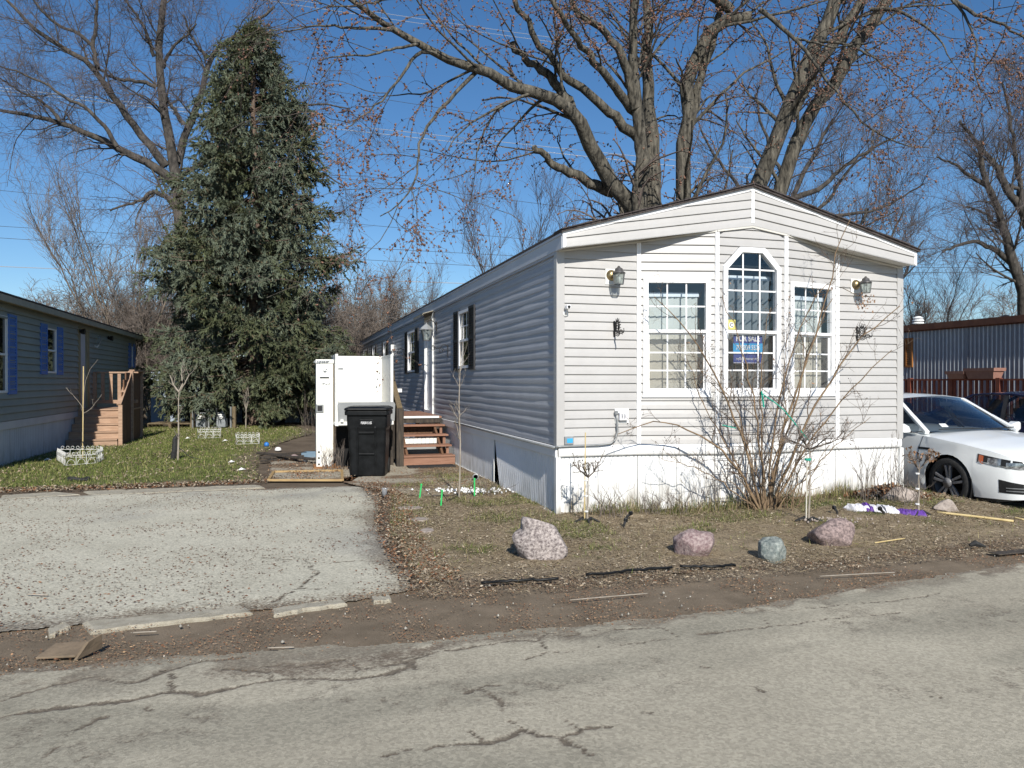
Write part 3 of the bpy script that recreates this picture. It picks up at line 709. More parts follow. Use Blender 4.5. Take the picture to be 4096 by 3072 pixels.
litter('dead_grass', YARD2, 95000, (.03, .10), (.0018, .0034), STRAW, 'straw coloured dead grass covering the front yard', 6, lambda X, Y: .2 + .8 * sstep(.3, .6, fbm(X, Y, .9, 211)) * sstep(-.25, .5, Y - yedge(X)), tilt=.16, curl=.006, zoff=.014, cat='grass')
litter('green_grass', [p for p in YARD], 12000, (.03, .09), (.003, .005), GRASS, 'sparse green grass coming up in the front yard', 7, lambda X, Y: .02 + .98 * yard_attr(X, Y)['green'], tilt=.7, curl=.005, zoff=.014, cat='grass')
LAWN_V = [p for p in LAWN if p[0] > -12.7 and p[1] > 9]
LAWN_V = [(-9.4, 9.9)] + LAWN_V[:-1] + [(-9.0, 13.0)]
litter('lawn_grass', LAWN_V, 90000, (.03, .085), (.004, .010), GRASS + GRASS[:3], 'short green grass of the lawn by the blue house', 8, lambda X, Y: 1 - .8 * lawn_attr(X, Y)['dirt'], tilt=.75, curl=.006, zoff=.012, cat='grass')
litter('dry_leaves', LAWN_V, 4200, (.03, .075), (.015, .035), TAN, 'tan dry leaves lying on the green lawn', 9, clump(.8, 213, .4, .6), tilt=.3, curl=.02, zoff=.02)
LEDGE = [(-9.0, 9.5), (-7.2, 10.45), (-4.8, 11.1), (-3.7, 11.6), (-3.75, 12.0), (-4.8, 11.65), (-7.3, 11.05), (-9.2, 10.1)]
litter('dry_leaves', LEDGE, 3200, (.02, .06), (.012, .03), TAN + BUDC[:2], 'brown leaf litter along the edge between lawn and driveway', 10, None, tilt=.25, curl=.02, zoff=.016)
DEDGE = [(-2.3, 11.6), (-1.95, 11.7), (-1.3, 9.9), (-.9, 7.6), (-.35, 5.9), (-.8, 5.6), (-1.35, 7.6), (-1.75, 9.7)]
litter('dry_leaves', DEDGE, 3600, (.015, .045), (.009, .02), TAN + BUDC, 'leaf and bud litter along the right edge of the driveway', 11, None, tilt=.25, curl=.012, zoff=.02)
SLABL = [(-4.8, 15.4), (-3.85, 11.9), (-2.5, 11.75), (-2.4, 13.4), (-3.4, 15.4)]
litter('dry_leaves', SLABL, 2200, (.02, .05), (.010, .025), TAN + BUDC, 'leaf litter on the old slab left of the lift', 12, clump(.4, 215, .4, .6), tilt=.2, curl=.012, zoff=.028)
def pebbles():
    rng = np.random.RandomState(17); n = 260
    X, Y = rand_in(GUT, n, rng); X2, Y2 = rand_in([p for p in YARD], 250, rng)
    X = np.r_[X, X2]; Y = np.r_[Y, Y2]; r = .003 + .009 * rng.rand(len(X)) ** 3
    v, f = blobs(np.stack([X, Y, gz(X, Y) + .012], 1), r, rng)
    ci = (np.array([[.45, .42, .36]]) * (.5 + .7 * rng.rand(len(X), 1)))
    o_ = link('pebbles', npmesh('pebbles', v, f, {'tint': np.repeat(ci, 6, 0)}), 'leafy', kind='stuff'); tag(o_, 'pale pebbles scattered along the gutter and yard', 'pebbles')
pebbles()

# ================================================================== WHITE HOME
home = thing('mobile_home', 'long pale grey mobile home with a gabled front bay and white skirting', 'mobile home', C0, TH)
Z0, CH = .80, .1035
HC = HW / 2
ZE, ZP = 3.06, 3.436                      # lower edge of the gable board at the ends / at the peak
SL, STP = (ZP - ZE) / HC, (3.896 - 3.23) / HC
OV = .25                                  # gable overhang
class Face:                               # a wall plane in local plan: t along, o outwards, z up
    def __init__(s, p, q, out=None):
        s.p = np.array(p, float); d = np.array(q, float) - s.p; s.L = np.linalg.norm(d); s.d = d / s.L
        s.n = np.array([s.d[1], -s.d[0]]) if out is None else np.array(out, float)
    def pt(s, t, o, z): e = s.p + s.d * t + s.n * o; return np.array([e[0], e[1], z])
    def box(s, mb, t0, t1, o0, o1, z0, z1):
        c = s.pt((t0 + t1) / 2, (o0 + o1) / 2, (z0 + z1) / 2)
        mb.obox(c, np.r_[s.d * (t1 - t0) / 2, 0], np.r_[-s.n * (o1 - o0) / 2, 0], (0, 0, (z1 - z0) / 2)); return mb
PROF = [(0, .001), (0, .019), (.05, .0195), (.45, .0135), (.5, .0125), (1.0, .0015)]
SPROF = [(0, .0003), (0, .0052), (0, .0052), (.10, .0058), (.36, .0056), (.50, .0049), (.585, .0010), (1.0, .0003)]
def board(fc, ta0, tb0, ta1, tb1, z0, z1, prof, ncol=1, warp=None):
    """one siding course: ends ta..tb at the bottom edge (0) and the top edge (1)"""
    m_ = MB(); nr = len(prof); vs = []
    for c in range(ncol + 1):
        f_ = c / ncol
        for fz, o_ in prof:
            t = (ta0 + (tb0 - ta0) * f_) * (1 - fz) + (ta1 + (tb1 - ta1) * f_) * fz
            vs.append(fc.pt(t, o_ + (warp(t, fz) if warp and o_ > .0007 else 0), z0 + (z1 - z0) * fz))
    fs = [(c * nr + r, (c + 1) * nr + r, (c + 1) * nr + r + 1, c * nr + r + 1) for c in range(ncol) for r in range(nr - 1)]
    if ncol == 1: fs += [tuple(range(nr))[::-1], tuple(range(ncol * nr, ncol * nr + nr))]
    else: fs = [q for q in fs if q[0] % nr != 1]   # the lip keeps a hard edge
    return m_.add(vs, fs)
def ztop(x): return ZE + SL * (HC - abs(x - HC))
fp = [(0, 0), (BA, 0), (BB, -BD), (HW - BB, -BD), (HW - BA, 0), (HW, 0)]
FC = [Face(fp[i], fp[i + 1]) for i in range(5)]
front_wall = MB()
for i, f_ in enumerate(FC):               # sheathing kept behind the courses, open at the windows
    hole = {1: (.09, .845, 1.40, 2.76), 2: (.115, .845, 1.40, 2.95), 3: (.105, .86, 1.40, 2.76)}.get(i)
    zt = min(ztop(f_.p[0]), ztop(f_.p[0] + f_.d[0] * f_.L)) - .01
    if hole:
        a, b, c, d = hole
        f_.box(front_wall, 0, a, -.06, -.004, Z0, zt); f_.box(front_wall, b, f_.L, -.06, -.004, Z0, zt)
        f_.box(front_wall, a, b, -.06, -.004, Z0, c)
        if i != 2: f_.box(front_wall, a, b, -.06, -.004, d, zt)
    else: f_.box(front_wall, 0, f_.L, -.06, -.004, Z0, zt)
fw = front_wall.build('front_wall', 'siding', home)
HOLES = {1: (.075, .86), 3: (.09, .875)}
nco = int((ZP - Z0) / CH) + 1
for i, f_ in enumerate(FC):
    def lim(z):                           # horizontal limits under the soffit at this height
        if z <= ZE: return 0.0, f_.L
        h = HC * (1 - (z - ZE) / (ZP - ZE)); h = max(h, 0)
        x0, x1 = HC - h, HC + h
        return np.clip((x0 - f_.p[0]) / f_.d[0], 0, f_.L), np.clip((x1 - f_.p[0]) / f_.d[0], 0, f_.L)
    for k in range(nco):
        z0, z1 = Z0 + k * CH, Z0 + (k + 1) * CH
        a0, b0 = lim(z0); a1, b1 = lim(z1)
        if b0 - a0 < .02: continue
        segs = [(a0, b0, a1, b1)]
        zm = (z0 + z1) / 2
        if i in HOLES and 1.37 < zm < 2.78:
            h0, h1 = HOLES[i]; segs = [(a0, h0, a1, h0), (h1, b0, h1, b1)]
        if i == 2 and 1.37 < zm < 3.17:
            hw = lambda z: .405 if z < 2.95 else max(.405 - (z - 2.95) * 1.02, .16)
            c = f_.L / 2; segs = [(a0, c - hw(z0), a1, c - hw(z1)), (c + hw(z0), b0, c + hw(z1), b1)]
        for s_ in segs:
            if s_[1] - s_[0] < .012: continue
            board(f_, *s_, z0, z1, PROF).build('siding_board', 'siding', fw, smooth=False)
# upright trims between the bay panels and the corner posts
for x, y in fp[1:5]:
    zt = ztop(x)
    m_ = MB(); m_.box(x - .026, x - .003, y - .026, y + .01, Z0 - .01, zt); m_.box(x + .003, x + .026, y - .026, y + .01, Z0 - .01, zt); m_.box(x - .003, x + .003, y - .016, y + .01, Z0 - .01, zt)
    m_.build('trim_strip', 'window_white', home)
for x0, x1, mt in ((-.024, .075, 'siding'), (HW - .075, HW + .024, 'siding')):
    MB().box(x0, x1, -.024, .08 if x0 < 1 else .08, Z0 - .02, ZE + .02).build('corner_post', mt, home, bevel=.004)

# ---- windows of the bay
def pane_grid(parent, f_, t0, t1, z0, z1, o, ncol, nrow, mat, mw=.017, mmat='window_white'):
    cw = (t1 - t0) / ncol; rh = (z1 - z0) / nrow
    for c in range(ncol):
        for r in range(nrow):
            m_ = MB(); f_.box(m_, t0 + c * cw, t0 + (c + 1) * cw, o - .003, o, z0 + r * rh, z0 + (r + 1) * rh); m_.build('pane', mat, parent)
    for c in range(1, ncol):
        m_ = MB(); f_.box(m_, t0 + c * cw - mw / 2, t0 + c * cw + mw / 2, o + .001, o + .007, z0, z1); m_.build('muntin', mmat, parent)
    for r in range(1, nrow):
        m_ = MB(); f_.box(m_, t0, t1, o + .0015, o + .0065, z0 + r * rh - mw / 2, z0 + r * rh + mw / 2); m_.build('muntin', mmat, parent)
def ring(m_, f_, t0, t1, z0, z1, w_, o0, o1, wb=None, wt=None):
    wb = wb or w_; wt = wt or w_
    f_.box(m_, t0, t0 + w_, o0, o1, z0, z1); f_.box(m_, t1 - w_, t1, o0, o1, z0, z1)
    f_.box(m_, t0 + w_, t1 - w_, o0, o1, z0, z0 + wb); f_.box(m_, t0 + w_, t1 - w_, o0, o1, z1 - wt, z1)
def sash_window(f_, t0, t1, z0, z1, zm):
    m_ = MB(); ring(m_, f_, t0, t1, z0, z1, .062, -.05, .030)
    f_.box(m_, t0 + .062, t1 - .062, -.02, .022, zm - .018, zm + .018)
    wn = m_.build('window', 'window_white', home, bevel=.003)
    m_ = MB(); f_.box(m_, t0 - .012, t1 + .012, .0, .036, z0 - .022, z0); m_.build('sill', 'window_white', wn)
    pane_grid(wn, f_, t0 + .062, t1 - .062, zm + .018, z1 - .062, -.004, 3, 2, 'pane')
    m_ = MB(); ring(m_, f_, t0 + .062, t1 - .062, z0 + .062, zm - .018, .020, -.03, -.012); m_.build('sash', 'window_white', wn)
    pane_grid(wn, f_, t0 + .082, t1 - .082, z0 + .082, zm - .038, -.02, 3, 3, 'pane_screen')
    return wn
sash_window(FC[1], .058, .878, 1.378, 2.786, 2.145)
sash_window(FC[3], .072, .892, 1.378, 2.786, 2.145)
# the tall middle window with a chamfered head
f_ = FC[2]; c = f_.L / 2
out = [(-.40, 1.385), (.40, 1.385), (.40, 2.935), (.172, 3.172), (-.172, 3.172), (-.40, 2.935)]
inn = [(-.340, 1.445), (.340, 1.445), (.340, 2.905), (.140, 3.110), (-.140, 3.110), (-.340, 2.905)]
m_ = MB(); vs = []; fs = []
for o_ in (-.05, .034):
    for L_ in (out, inn): vs += [f_.pt(c + x, o_, z) for x, z in L_]
for k in range(6):
    j = (k + 1) % 6
    fs += [(12 + k, 12 + j, 18 + j, 18 + k), (k, 12 + k, 12 + j, j)[::-1], (6 + k, 6 + j, 18 + j, 18 + k)[::-1], (k, j, 6 + j, 6 + k)]
m_.add(vs, fs); f_.box(m_, c - .34, c + .34, -.02, .024, 2.128, 2.165)
wn = m_.build('window', 'window_white', home, label='tall middle bay window with chamfered top')
m_ = MB(); f_.box(m_, c - .412, c + .412, .0, .038, 1.363, 1.385); m_.build('sill', 'window_white', wn)
VX = [-.34, -.117, .117, .34]
HZ = [2.165, 2.39, 2.647, 2.905]
for a, b in zip(VX[:-1], VX[1:]):
    for d, e in zip(HZ[:-1], HZ[1:]):
        m_ = MB(); f_.box(m_, c + a, c + b, -.007, -.004, d, e); m_.build('pane', 'pane', wn)
hp = lambda L_: MB().prism([f_.pt(c + x, -.007, z) for x, z in L_], np.r_[f_.n * .003, 0])
hp([(-.34, 2.905), (-.117, 2.905), (-.117, 3.110), (-.14, 3.110)]).build('pane', 'pane', wn)
hp([(-.117, 2.905), (.117, 2.905), (.117, 3.110), (-.117, 3.110)]).build('pane', 'pane', wn)
hp([(.117, 2.905), (.34, 2.905), (.14, 3.110), (.117, 3.110)]).build('pane', 'pane', wn)
for x in (-.117, .117):
    m_ = MB(); f_.box(m_, c + x - .009, c + x + .009, -.003, .004, 2.165, 3.112); m_.build('muntin', 'window_white', wn)
for z in HZ[1:]:
    m_ = MB(); f_.box(m_, c - .34, c + .34, -.0025, .0035, z - .009, z + .009); m_.build('muntin', 'window_white', wn)
m_ = MB(); ring(m_, f_, c - .34, c + .34, 1.445, 2.128, .02, -.03, -.012); m_.build('sash', 'window_white', wn)
pane_grid(wn, f_, c - .32, c + .32, 1.465, 2.108, -.022, 3, 3, 'pane_screen_dark')

# ---- room behind the bay
m_ = MB()
m_.quad((.12, 5.2, .82), (HW - .12, 5.2, .82), (HW - .12, 5.2, 3.0), (.12, 5.2, 3.0))
m_.quad((.12, .05, .82), (.12, 5.2, .82), (.12, 5.2, 3.0), (.12, .05, 3.0)); m_.quad((HW - .12, .05, .82), (HW - .12, 5.2, .82), (HW - .12, 5.2, 3.0), (HW - .12, .05, 3.0))
m_.quad((.12, .05, .82), (HW - .12, .05, .82), (HW - .12, 5.2, .82), (.12, 5.2, .82)); m_.quad((BB, -BD + .06, .822), (HW - BB, -BD + .06, .822), (HW - BA, .05, .822), (BA, .05, .822))
m_.build('inner_wall', 'interior', home)
MB().quad((.12, .05, 3.0), (HW - .12, .05, 3.0), (HW - .12, 5.2, 3.0), (.12, 5.2, 3.0)).build('inner_ceiling', 'soffit', home)

def blind(f_, t0, t1, z0, z1, n, ang, mat, label, o=-.17, rail=True):
    t = thing('vertical_blind', label, 'blind', C0, TH, 'vertical blinds in the bay windows')
    w_ = (t1 - t0) / n
    for k in range(n):
        c_ = f_.pt(t0 + (k + .5) * w_, o, 0); a = ang + R_(random.uniform(-5, 5))
        d = np.r_[f_.d * math.cos(a) + f_.n * math.sin(a), 0]; nn = np.r_[-f_.d * math.sin(a) + f_.n * math.cos(a), 0]
        MB().obox((c_[0], c_[1], (z0 + z1) / 2), d * .044, nn * .0012, (0, 0, (z1 - z0) / 2)).build('slat', mat, t)
    if rail:
        m_ = MB(); f_.box(m_, t0 - .02, t1 + .02, o - .03, o + .03, z1, z1 + .05); m_.build('head_rail', 'window_white', t)
random.seed(4)
blind(FC[1], .10, .76, 1.2, 2.575, 9, R_(14), 'blind', 'nearly closed cream vertical blind inside the left bay window')
blind(FC[2], .17, .84, 1.2, 2.80, 8, R_(68), 'blind_dark', 'open vertical blind inside the tall middle bay window')
blind(FC[3], .06, .76, 1.2, 2.575, 10, R_(12), 'blind', 'cream vertical blind inside the right bay window', o=-.10)

# ---- gable board, soffit, roof
gable = MB(); gable.prism([(0, -OV + .02, ZE), (HC, -OV + .02, ZP), (HW, -OV + .02, ZE), (HW, -OV + .02, 3.225), (HC, -OV + .02, 3.89), (0, -OV + .02, 3.225)], (0, .03, 0))
gb = gable.build('gable', 'siding', home)
GH = .107
for side in (0, 1):
    for k in range(5):
        x0 = max(0.0, (k * GH - .155) / (STP - SL))
        if x0 > HC - .05: continue
        m_ = MB(); vs = []; nn = 10
        for c_ in range(nn + 1):
            x = x0 + (HC - x0) * c_ / nn; zb = ZE + SL * x + k * GH; zt = min(zb + GH, 3.225 + STP * x); zt = max(zt, zb + .0005)
            X = x if side == 0 else HW - x
            for fz, o_ in PROF: vs.append((X, -OV + .02 - o_, zb + (zt - zb) * fz))
        nr = len(PROF)
        fs = [(c_ * nr + r, (c_ + 1) * nr + r, (c_ + 1) * nr + r + 1, c_ * nr + r + 1) for c_ in range(nn) for r in range(nr - 1)]
        if side: fs = [q[::-1] for q in fs]
        m_.add(vs, fs).build('siding_board', 'siding', gb)
yo = -OV + .004
for s_ in (0, 1):
    fx = lambda x: x if s_ == 0 else HW - x
    MB().prism([(fx(-.004), yo, ZE - .004), (fx(HC), yo, ZP - .004), (fx(HC), yo, ZP + .030), (fx(-.004), yo, ZE + .030)], (0, .02, 0)).build('trim_strip', 'window_white', home)
    MB().prism([(fx(-.03), yo, 3.190), (fx(HC), yo, 3.862), (fx(HC), yo, 3.905), (fx(-.03), yo, 3.235)], (0, .02, 0)).build('trim_strip', 'window_white', home)
    MB().prism([(fx(-.028), yo - .002, ZE - .006), (fx(.012), yo - .002, ZE), (fx(.012), yo - .002, 3.20), (fx(-.028), yo - .002, 3.20)], (0, .02, 0)).build('trim_strip', 'window_white', home)
    # soffit with shallow grooves
    m_ = MB(); n = 46
    for k in range(n):
        xa, xb = HC * k / n, HC * (k + .86) / n
        za, zb = ZE + .006 + SL * xa, ZE + .006 + SL * xb
        m_.add([(fx(xa), -OV + .02, za), (fx(xb), -OV + .02, zb), (fx(xb), .02, zb), (fx(xa), .02, za), (fx(xa), -OV + .02, za + .004), (fx(xb), -OV + .02, zb + .004), (fx(xb), .02, zb + .004), (fx(xa), .02, za + .004)],
               [(3, 2, 1, 0), (4, 5, 6, 7), (0, 1, 5, 4), (1, 2, 6, 5), (2, 3, 7, 6), (3, 0, 4, 7)])
    m_.quad((fx(0), -OV + .02, ZE + .012), (fx(HC), -OV + .02, ZP + .012), (fx(HC), .02, ZP + .012), (fx(0), .02, ZE + .012))
    m_.build('soffit', 'soffit', home)
    for p, q in zip(fp[:-1], fp[1:]):     # thin trim where wall meets soffit
        pass
m_ = MB(); m_.box(HC - .02, HC + .02, yo - .004, yo + .02, ZP + .032, 3.865); m_.build('trim_strip', 'window_white', home)
for i, f_ in enumerate(FC):
    xa, xb = fp[i][0], fp[i + 1][0]
    cuts = [0, f_.L] if not xa < HC < xb else [0, f_.L / 2, f_.L]
    for a, b in zip(cuts[:-1], cuts[1:]):
        pa, pb = f_.pt(a, .022, 0), f_.pt(b, .022, 0); pa[2] = ztop(pa[0]) - .012; pb[2] = ztop(pb[0]) - .012
        MB().beam(pa, pb, .022, .022).build('trim_strip', 'soffit', home)
rf = MB()
for s_ in (0, 1):
    fx = lambda x: x if s_ == 0 else HW - x
    rf.prism([(fx(-.05), -OV - .03, 3.226), (fx(HC), -OV - .03, 3.906), (fx(HC), -OV - .03, 3.934), (fx(-.05), -OV - .03, 3.254)], (0, HL + OV + .1, 0))
roof = rf.build('roof', 'shingle', home)
rng = np.random.RandomState(5); m_ = MB()
for s_ in (0, 1):                         # ragged shingle ends along the gable
    for k in range(26):
        xa = -.06 + k * (HC + .06) / 26; xb = xa + (HC + .06) / 26 * .96; dz = .008 + .010 * rng.rand(); yy = -OV - .045 - .012 * rng.rand()
        if s_: xa, xb = HW - xa, HW - xb
        zf = lambda x: 3.906 + .0275 - STP * abs(x - HC)
        m_.prism([(xa, yy, zf(xa)), (xb, yy, zf(xb)), (xb, yy, zf(xb) + dz), (xa, yy, zf(xa) + dz)], (0, .3, 0))
m_.build('shingle_edge', 'shingle', roof, kind='stuff')
# eave board along the left side, back and right walls
MB().box(-.034, -.002, -OV + .03, HL, 3.05, 3.232).build('eave_board', 'eave_shaded', home)
MB().box(-.046, -.004, -OV + .03, HL, 3.196, 3.222).build('gutter_lip', 'eave_shaded', home)
MB().box(-.026, -.002, .0, HL, 3.018, 3.052).build('frieze_trim', 'siding_shaded', home)
MB().box(HW, HW + .02, .08, HL, Z0, 3.23).build('right_wall', 'siding', home)
MB().box(0, HW, HL, HL + .05, 0, 3.23).build('back_wall', 'siding_shaded', home)
MB().box(HW - .01, HW + .012, .02, HL, -.15, Z0).build('right_skirt', 'white_skirt', home)
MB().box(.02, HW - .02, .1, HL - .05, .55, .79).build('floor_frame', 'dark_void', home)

# ---- long left wall
SF = Face((0, HL), (0, 0), out=(-1, 0))   # t runs from the far end; use sp() for distance from the corner
class SideFace(Face):
    def __init__(s): s.p = np.array([0., 0.]); s.d = np.array([0., 1.]); s.n = np.array([-1., 0.]); s.L = HL
SF = SideFace()
OPEN = [(4.47, 5.35, 1.755, 2.83), (7.90, 8.98, .84, 2.99), (10.30, 11.60, 1.755, 2.83), (15.93, 16.95, 1.755, 2.83), (19.16, 20.30, 1.755, 2.83), (22.10, 23.9, 1.755, 2.83)]
m_ = MB(); yb = [0.02] + [v_ for o_ in OPEN for v_ in o_[:2]] + [HL]
for a, b in zip(yb[0::2], yb[1::2]): m_.box(.006, .07, a, b, Z0, 3.2)
for a, b, c_, d in OPEN: m_.box(.006, .07, a, b, Z0, c_); m_.box(.006, .07, a, b, d, 3.2)
m_.box(.075, .10, 5.25, HL, Z0, 3.2)
sw = m_.build('side_wall', 'siding_shaded', home)
rng = np.random.RandomState(12)
seamtab = {}
farb = MB()
for k in range(22):
    z0, z1 = Z0 + k * CH, min(Z0 + (k + 1) * CH, 3.03)
    if k % 2 == 0: seamtab = [.25 + 3.6 * rng.rand(), 5.9 + 1.7 * rng.rand()]
    zm = (z0 + z1) / 2; cuts = [.07]
    holes = [(a, b) for a, b, c_, d in OPEN if c_ - .02 < zm < d + .02]
    segs = []; s0 = .07
    for a, b in holes: segs.append((s0, a)); s0 = b
    segs.append((s0, HL))
    amp = .0016 + .0022 * rng.rand(); sd = 300 + k
    for a, b in segs:
        cs = [a] + [q for q in seamtab if a + .25 < q < b - .25] + [b]
        for c0_, c1_ in zip(cs[:-1], cs[1:]):
            ends = [c0_] + ([10.0] if c0_ < 10 < c1_ and c1_ > 12 else []) + [c1_]
            for p_, q_ in zip(ends[:-1], ends[1:]):
                nc = max(2, int((q_ - p_) / .16)) if p_ < 12 else max(2, int((q_ - p_) / .8))
                wf = lambda t, fz, sd=sd, amp=amp: amp * (1 - .55 * fz) * (2.2 * (float(vnoise(t, sd * 7.3, .9, 77)) - .5) + (float(vnoise(t, sd * 3.1, .28, 78)) - .5))
                bd = board(SF, p_, q_ - .002, p_, q_ - .002, z0, z1, SPROF, nc, wf)
                bd.f = [q[::-1] for q in bd.f]
                if p_ >= 9.5: farb.add(bd.v, bd.f)
                else: bd.build('siding_board', 'siding_shaded', sw, smooth=True)
farb.build('siding_courses', 'siding_shaded', sw, smooth=True, kind='stuff')
MB().box(-.024, -.001, HL - .09, HL, Z0 - .02, ZE).build('corner_post', 'siding_shaded', home)
# windows of the side with black louvred shutters
louv = MB()
for k in range(24): louv.obox((0, 0, .04 + k * .0435), (.0, .155, 0), (.012, 0, .006), (.002, 0, -.004))
louv_me = bpy.data.meshes.new('louvre'); louv_me.from_pydata(louv.v, [], louv.f)
def side_window(s0, s1, z0, z1, shut=.40, detail=True):
    m_ = MB(); ring(m_, SF, s0, s1, z0, z1, .05, -.05, .022); zm = (z0 + z1) / 2 - .02
    SF.box(m_, s0 + .05, s1 - .05, -.02, .016, zm - .02, zm + .02); wn = m_.build('window', 'window_white', home)
    pane_grid(wn, SF, s0 + .05, s1 - .05, zm + .02, z1 - .05, -.01, 3 if detail else 1, 2 if detail else 1, 'pane_grid', .014)
    pane_grid(wn, SF, s0 + .05, s1 - .05, z0 + .05, zm - .02, -.02, 1, 1, 'pane_dark')
    for a in (s0 - shut - .005, s1 + .005):
        m_ = MB(); ring(m_, SF, a, a + shut, z0 - .03, z1 + .02, .045, .008, .034); SF.box(m_, a, a + shut, .009, .036, (z0 + z1) / 2 - .03, (z0 + z1) / 2 + .03)
        SF.box(m_, a + .01, a + shut - .01, .008, .014, z0 - .02, z1 + .01)
        sh = m_.build('shutter', 'shutter_black', home)
        lo = link('louvre', louv_me, 'shutter_black', sh, kind='stuff'); lo.location = (-.020, a + shut / 2, z0 - .02); lo.scale = (1, (shut - .09) / .31, (z1 - z0) / 1.07)
side_window(4.49, 5.33, 1.775, 2.81, .41); side_window(10.32, 11.57, 1.775, 2.81, .46)
side_window(15.95, 16.93, 1.775, 2.81, .3, False); side_window(19.18, 20.28, 1.775, 2.81, .3, False); side_window(22.12, 23.88, 1.775, 2.81, .3, False)
# door set back in a white frame, little tin hood over it
m_ = MB(); ring(m_, SF, 7.92, 8.96, .84, 2.97, .07, -.05, .035); dr = m_.build('door_frame', 'white_trim', home)
m_ = MB(); SF.box(m_, 7.99, 8.89, -.045, -.02, .90, 2.9); dd = m_.build('door', 'white_trim', home)
m_ = MB(); SF.box(m_, 8.03, 8.07, -.02, .02, 1.75, 1.80); m_.build('door_handle', 'grey_metal', dd)
m_ = MB(); m_.prism([(-.005, 7.8, 3.05), (-.005, 9.08, 3.05), (-.26, 9.08, 2.975), (-.26, 7.8, 2.975)], (0, 0, .012)); m_.prism([(-.26, 7.8, 2.945), (-.26, 9.08, 2.945), (-.26, 9.08, 2.985), (-.26, 7.8, 2.985)], (.008, 0, 0))
m_.build('door_hood', 'beige_trim', home)
MB().tube([(-.02, 7.84, 3.02), (-.06, 7.84, 2.9), (-.03, 7.84, 2.6)], .012, 6).build('hood_bracket', 'grey_metal', home)

# ---- skirting
def ribbed(f_, t0, t1, z0, z1, o=0.0, per=.104, shear=None, flip=False):
    m_ = MB(); cols = []
    t = t0
    pat = [(0, .0), (.30, .0), (.38, -.011), (.46, -.011), (.54, .0), (.74, .0), (.80, -.006), (.86, -.006), (.92, 0)]
    while t < t1:
        for a, d in pat:
            if t + a * per < t1: cols.append((t + a * per, d))
        t += per
    cols.append((t1, 0)); nz = 5; vs = []
    for tt, d in cols:
        for j in range(nz + 1):
            zf = j / nz; z = z0 + (z1 - z0) * zf; ds, do = shear(tt, zf) if shear else (0, 0)
            vs.append(f_.pt(tt + ds, o + d + do, z))
    fs = [(i * (nz + 1) + j, (i + 1) * (nz + 1) + j, (i + 1) * (nz + 1) + j + 1, i * (nz + 1) + j + 1) for i in range(len(cols) - 1) for j in range(nz)]
    if flip: fs = [q[::-1] for q in fs]
    return m_.add(vs, fs)
for i, f_ in enumerate(FC):
    n = max(1, round(f_.L / .49))
    for k in range(n): ribbed(f_, f_.L * k / n + .002, f_.L * (k + 1) / n - .002, -.06, .672, -.012).build('skirt_panel', 'white_skirt', home)
    # rounded band over the skirt
    vs = []; pr = [(-.012, .664), (.012, .667), (.024, .684), (.028, .72), (.024, .765), (.016, .797), (-.004, .802)]
    m_ = MB()
    for t in (0, f_.L): vs += [f_.pt(t, o_, z) for o_, z in pr]
    m_.add(vs, [(r, len(pr) + r, len(pr) + r + 1, r + 1) for r in range(len(pr) - 1)]); m_.build('skirt_band', 'white_skirt', home, smooth=True)
MB().box(-.03, .03, -.03, .05, -.06, .664).build('skirt_corner', 'white_skirt', home, bevel=.006)
MB().box(HW - .03, HW + .03, -.03, .05, -.1, .664).build('skirt_corner', 'white_skirt', home, bevel=.006)
MB().box(-.030, .0, .0, HL, .664, .792).build('skirt_band', 'skirt_shaded', home, bevel=.006)
MB().tube([(-.042, .0, .775), (-.045, 2.8, .775), (-.042, 5.6, .778)], .014, 6).build('cable_pipe', 'grey_metal', home, smooth=True)
ribbed(SF, .04, 2.83, -.06, .664, 0, shear=lambda t, zf: (-.47 * (t / 2.83) * (1 - zf), .045 * (t / 2.83) ** 2 * (1 - zf)), flip=True).build('skirt_panel', 'skirt_shaded', home, label='loose side skirting panel leaning away from its neighbour')
for a, b in ((2.88, 4.3), (4.3, 5.9), (5.9, 7.6), (7.6, 12), (12, 19), (19, HL)):
    ribbed(SF, a + .004, b - .004, -.06, .664, 0, flip=True).build('skirt_panel', 'skirt_shaded', home)
MB().box(-.02, .002, 2.86, 7.6, -.03, .012).build('skirt_rail', 'white_trim', home)
MB().box(-.05, .002, .1, 2.30, -.02, .012).build('skirt_rail', 'white_trim', home)
MB().box(-.012, .004, 2.850, 2.876, -.03, .664).build('skirt_edge', 'white_trim', home)

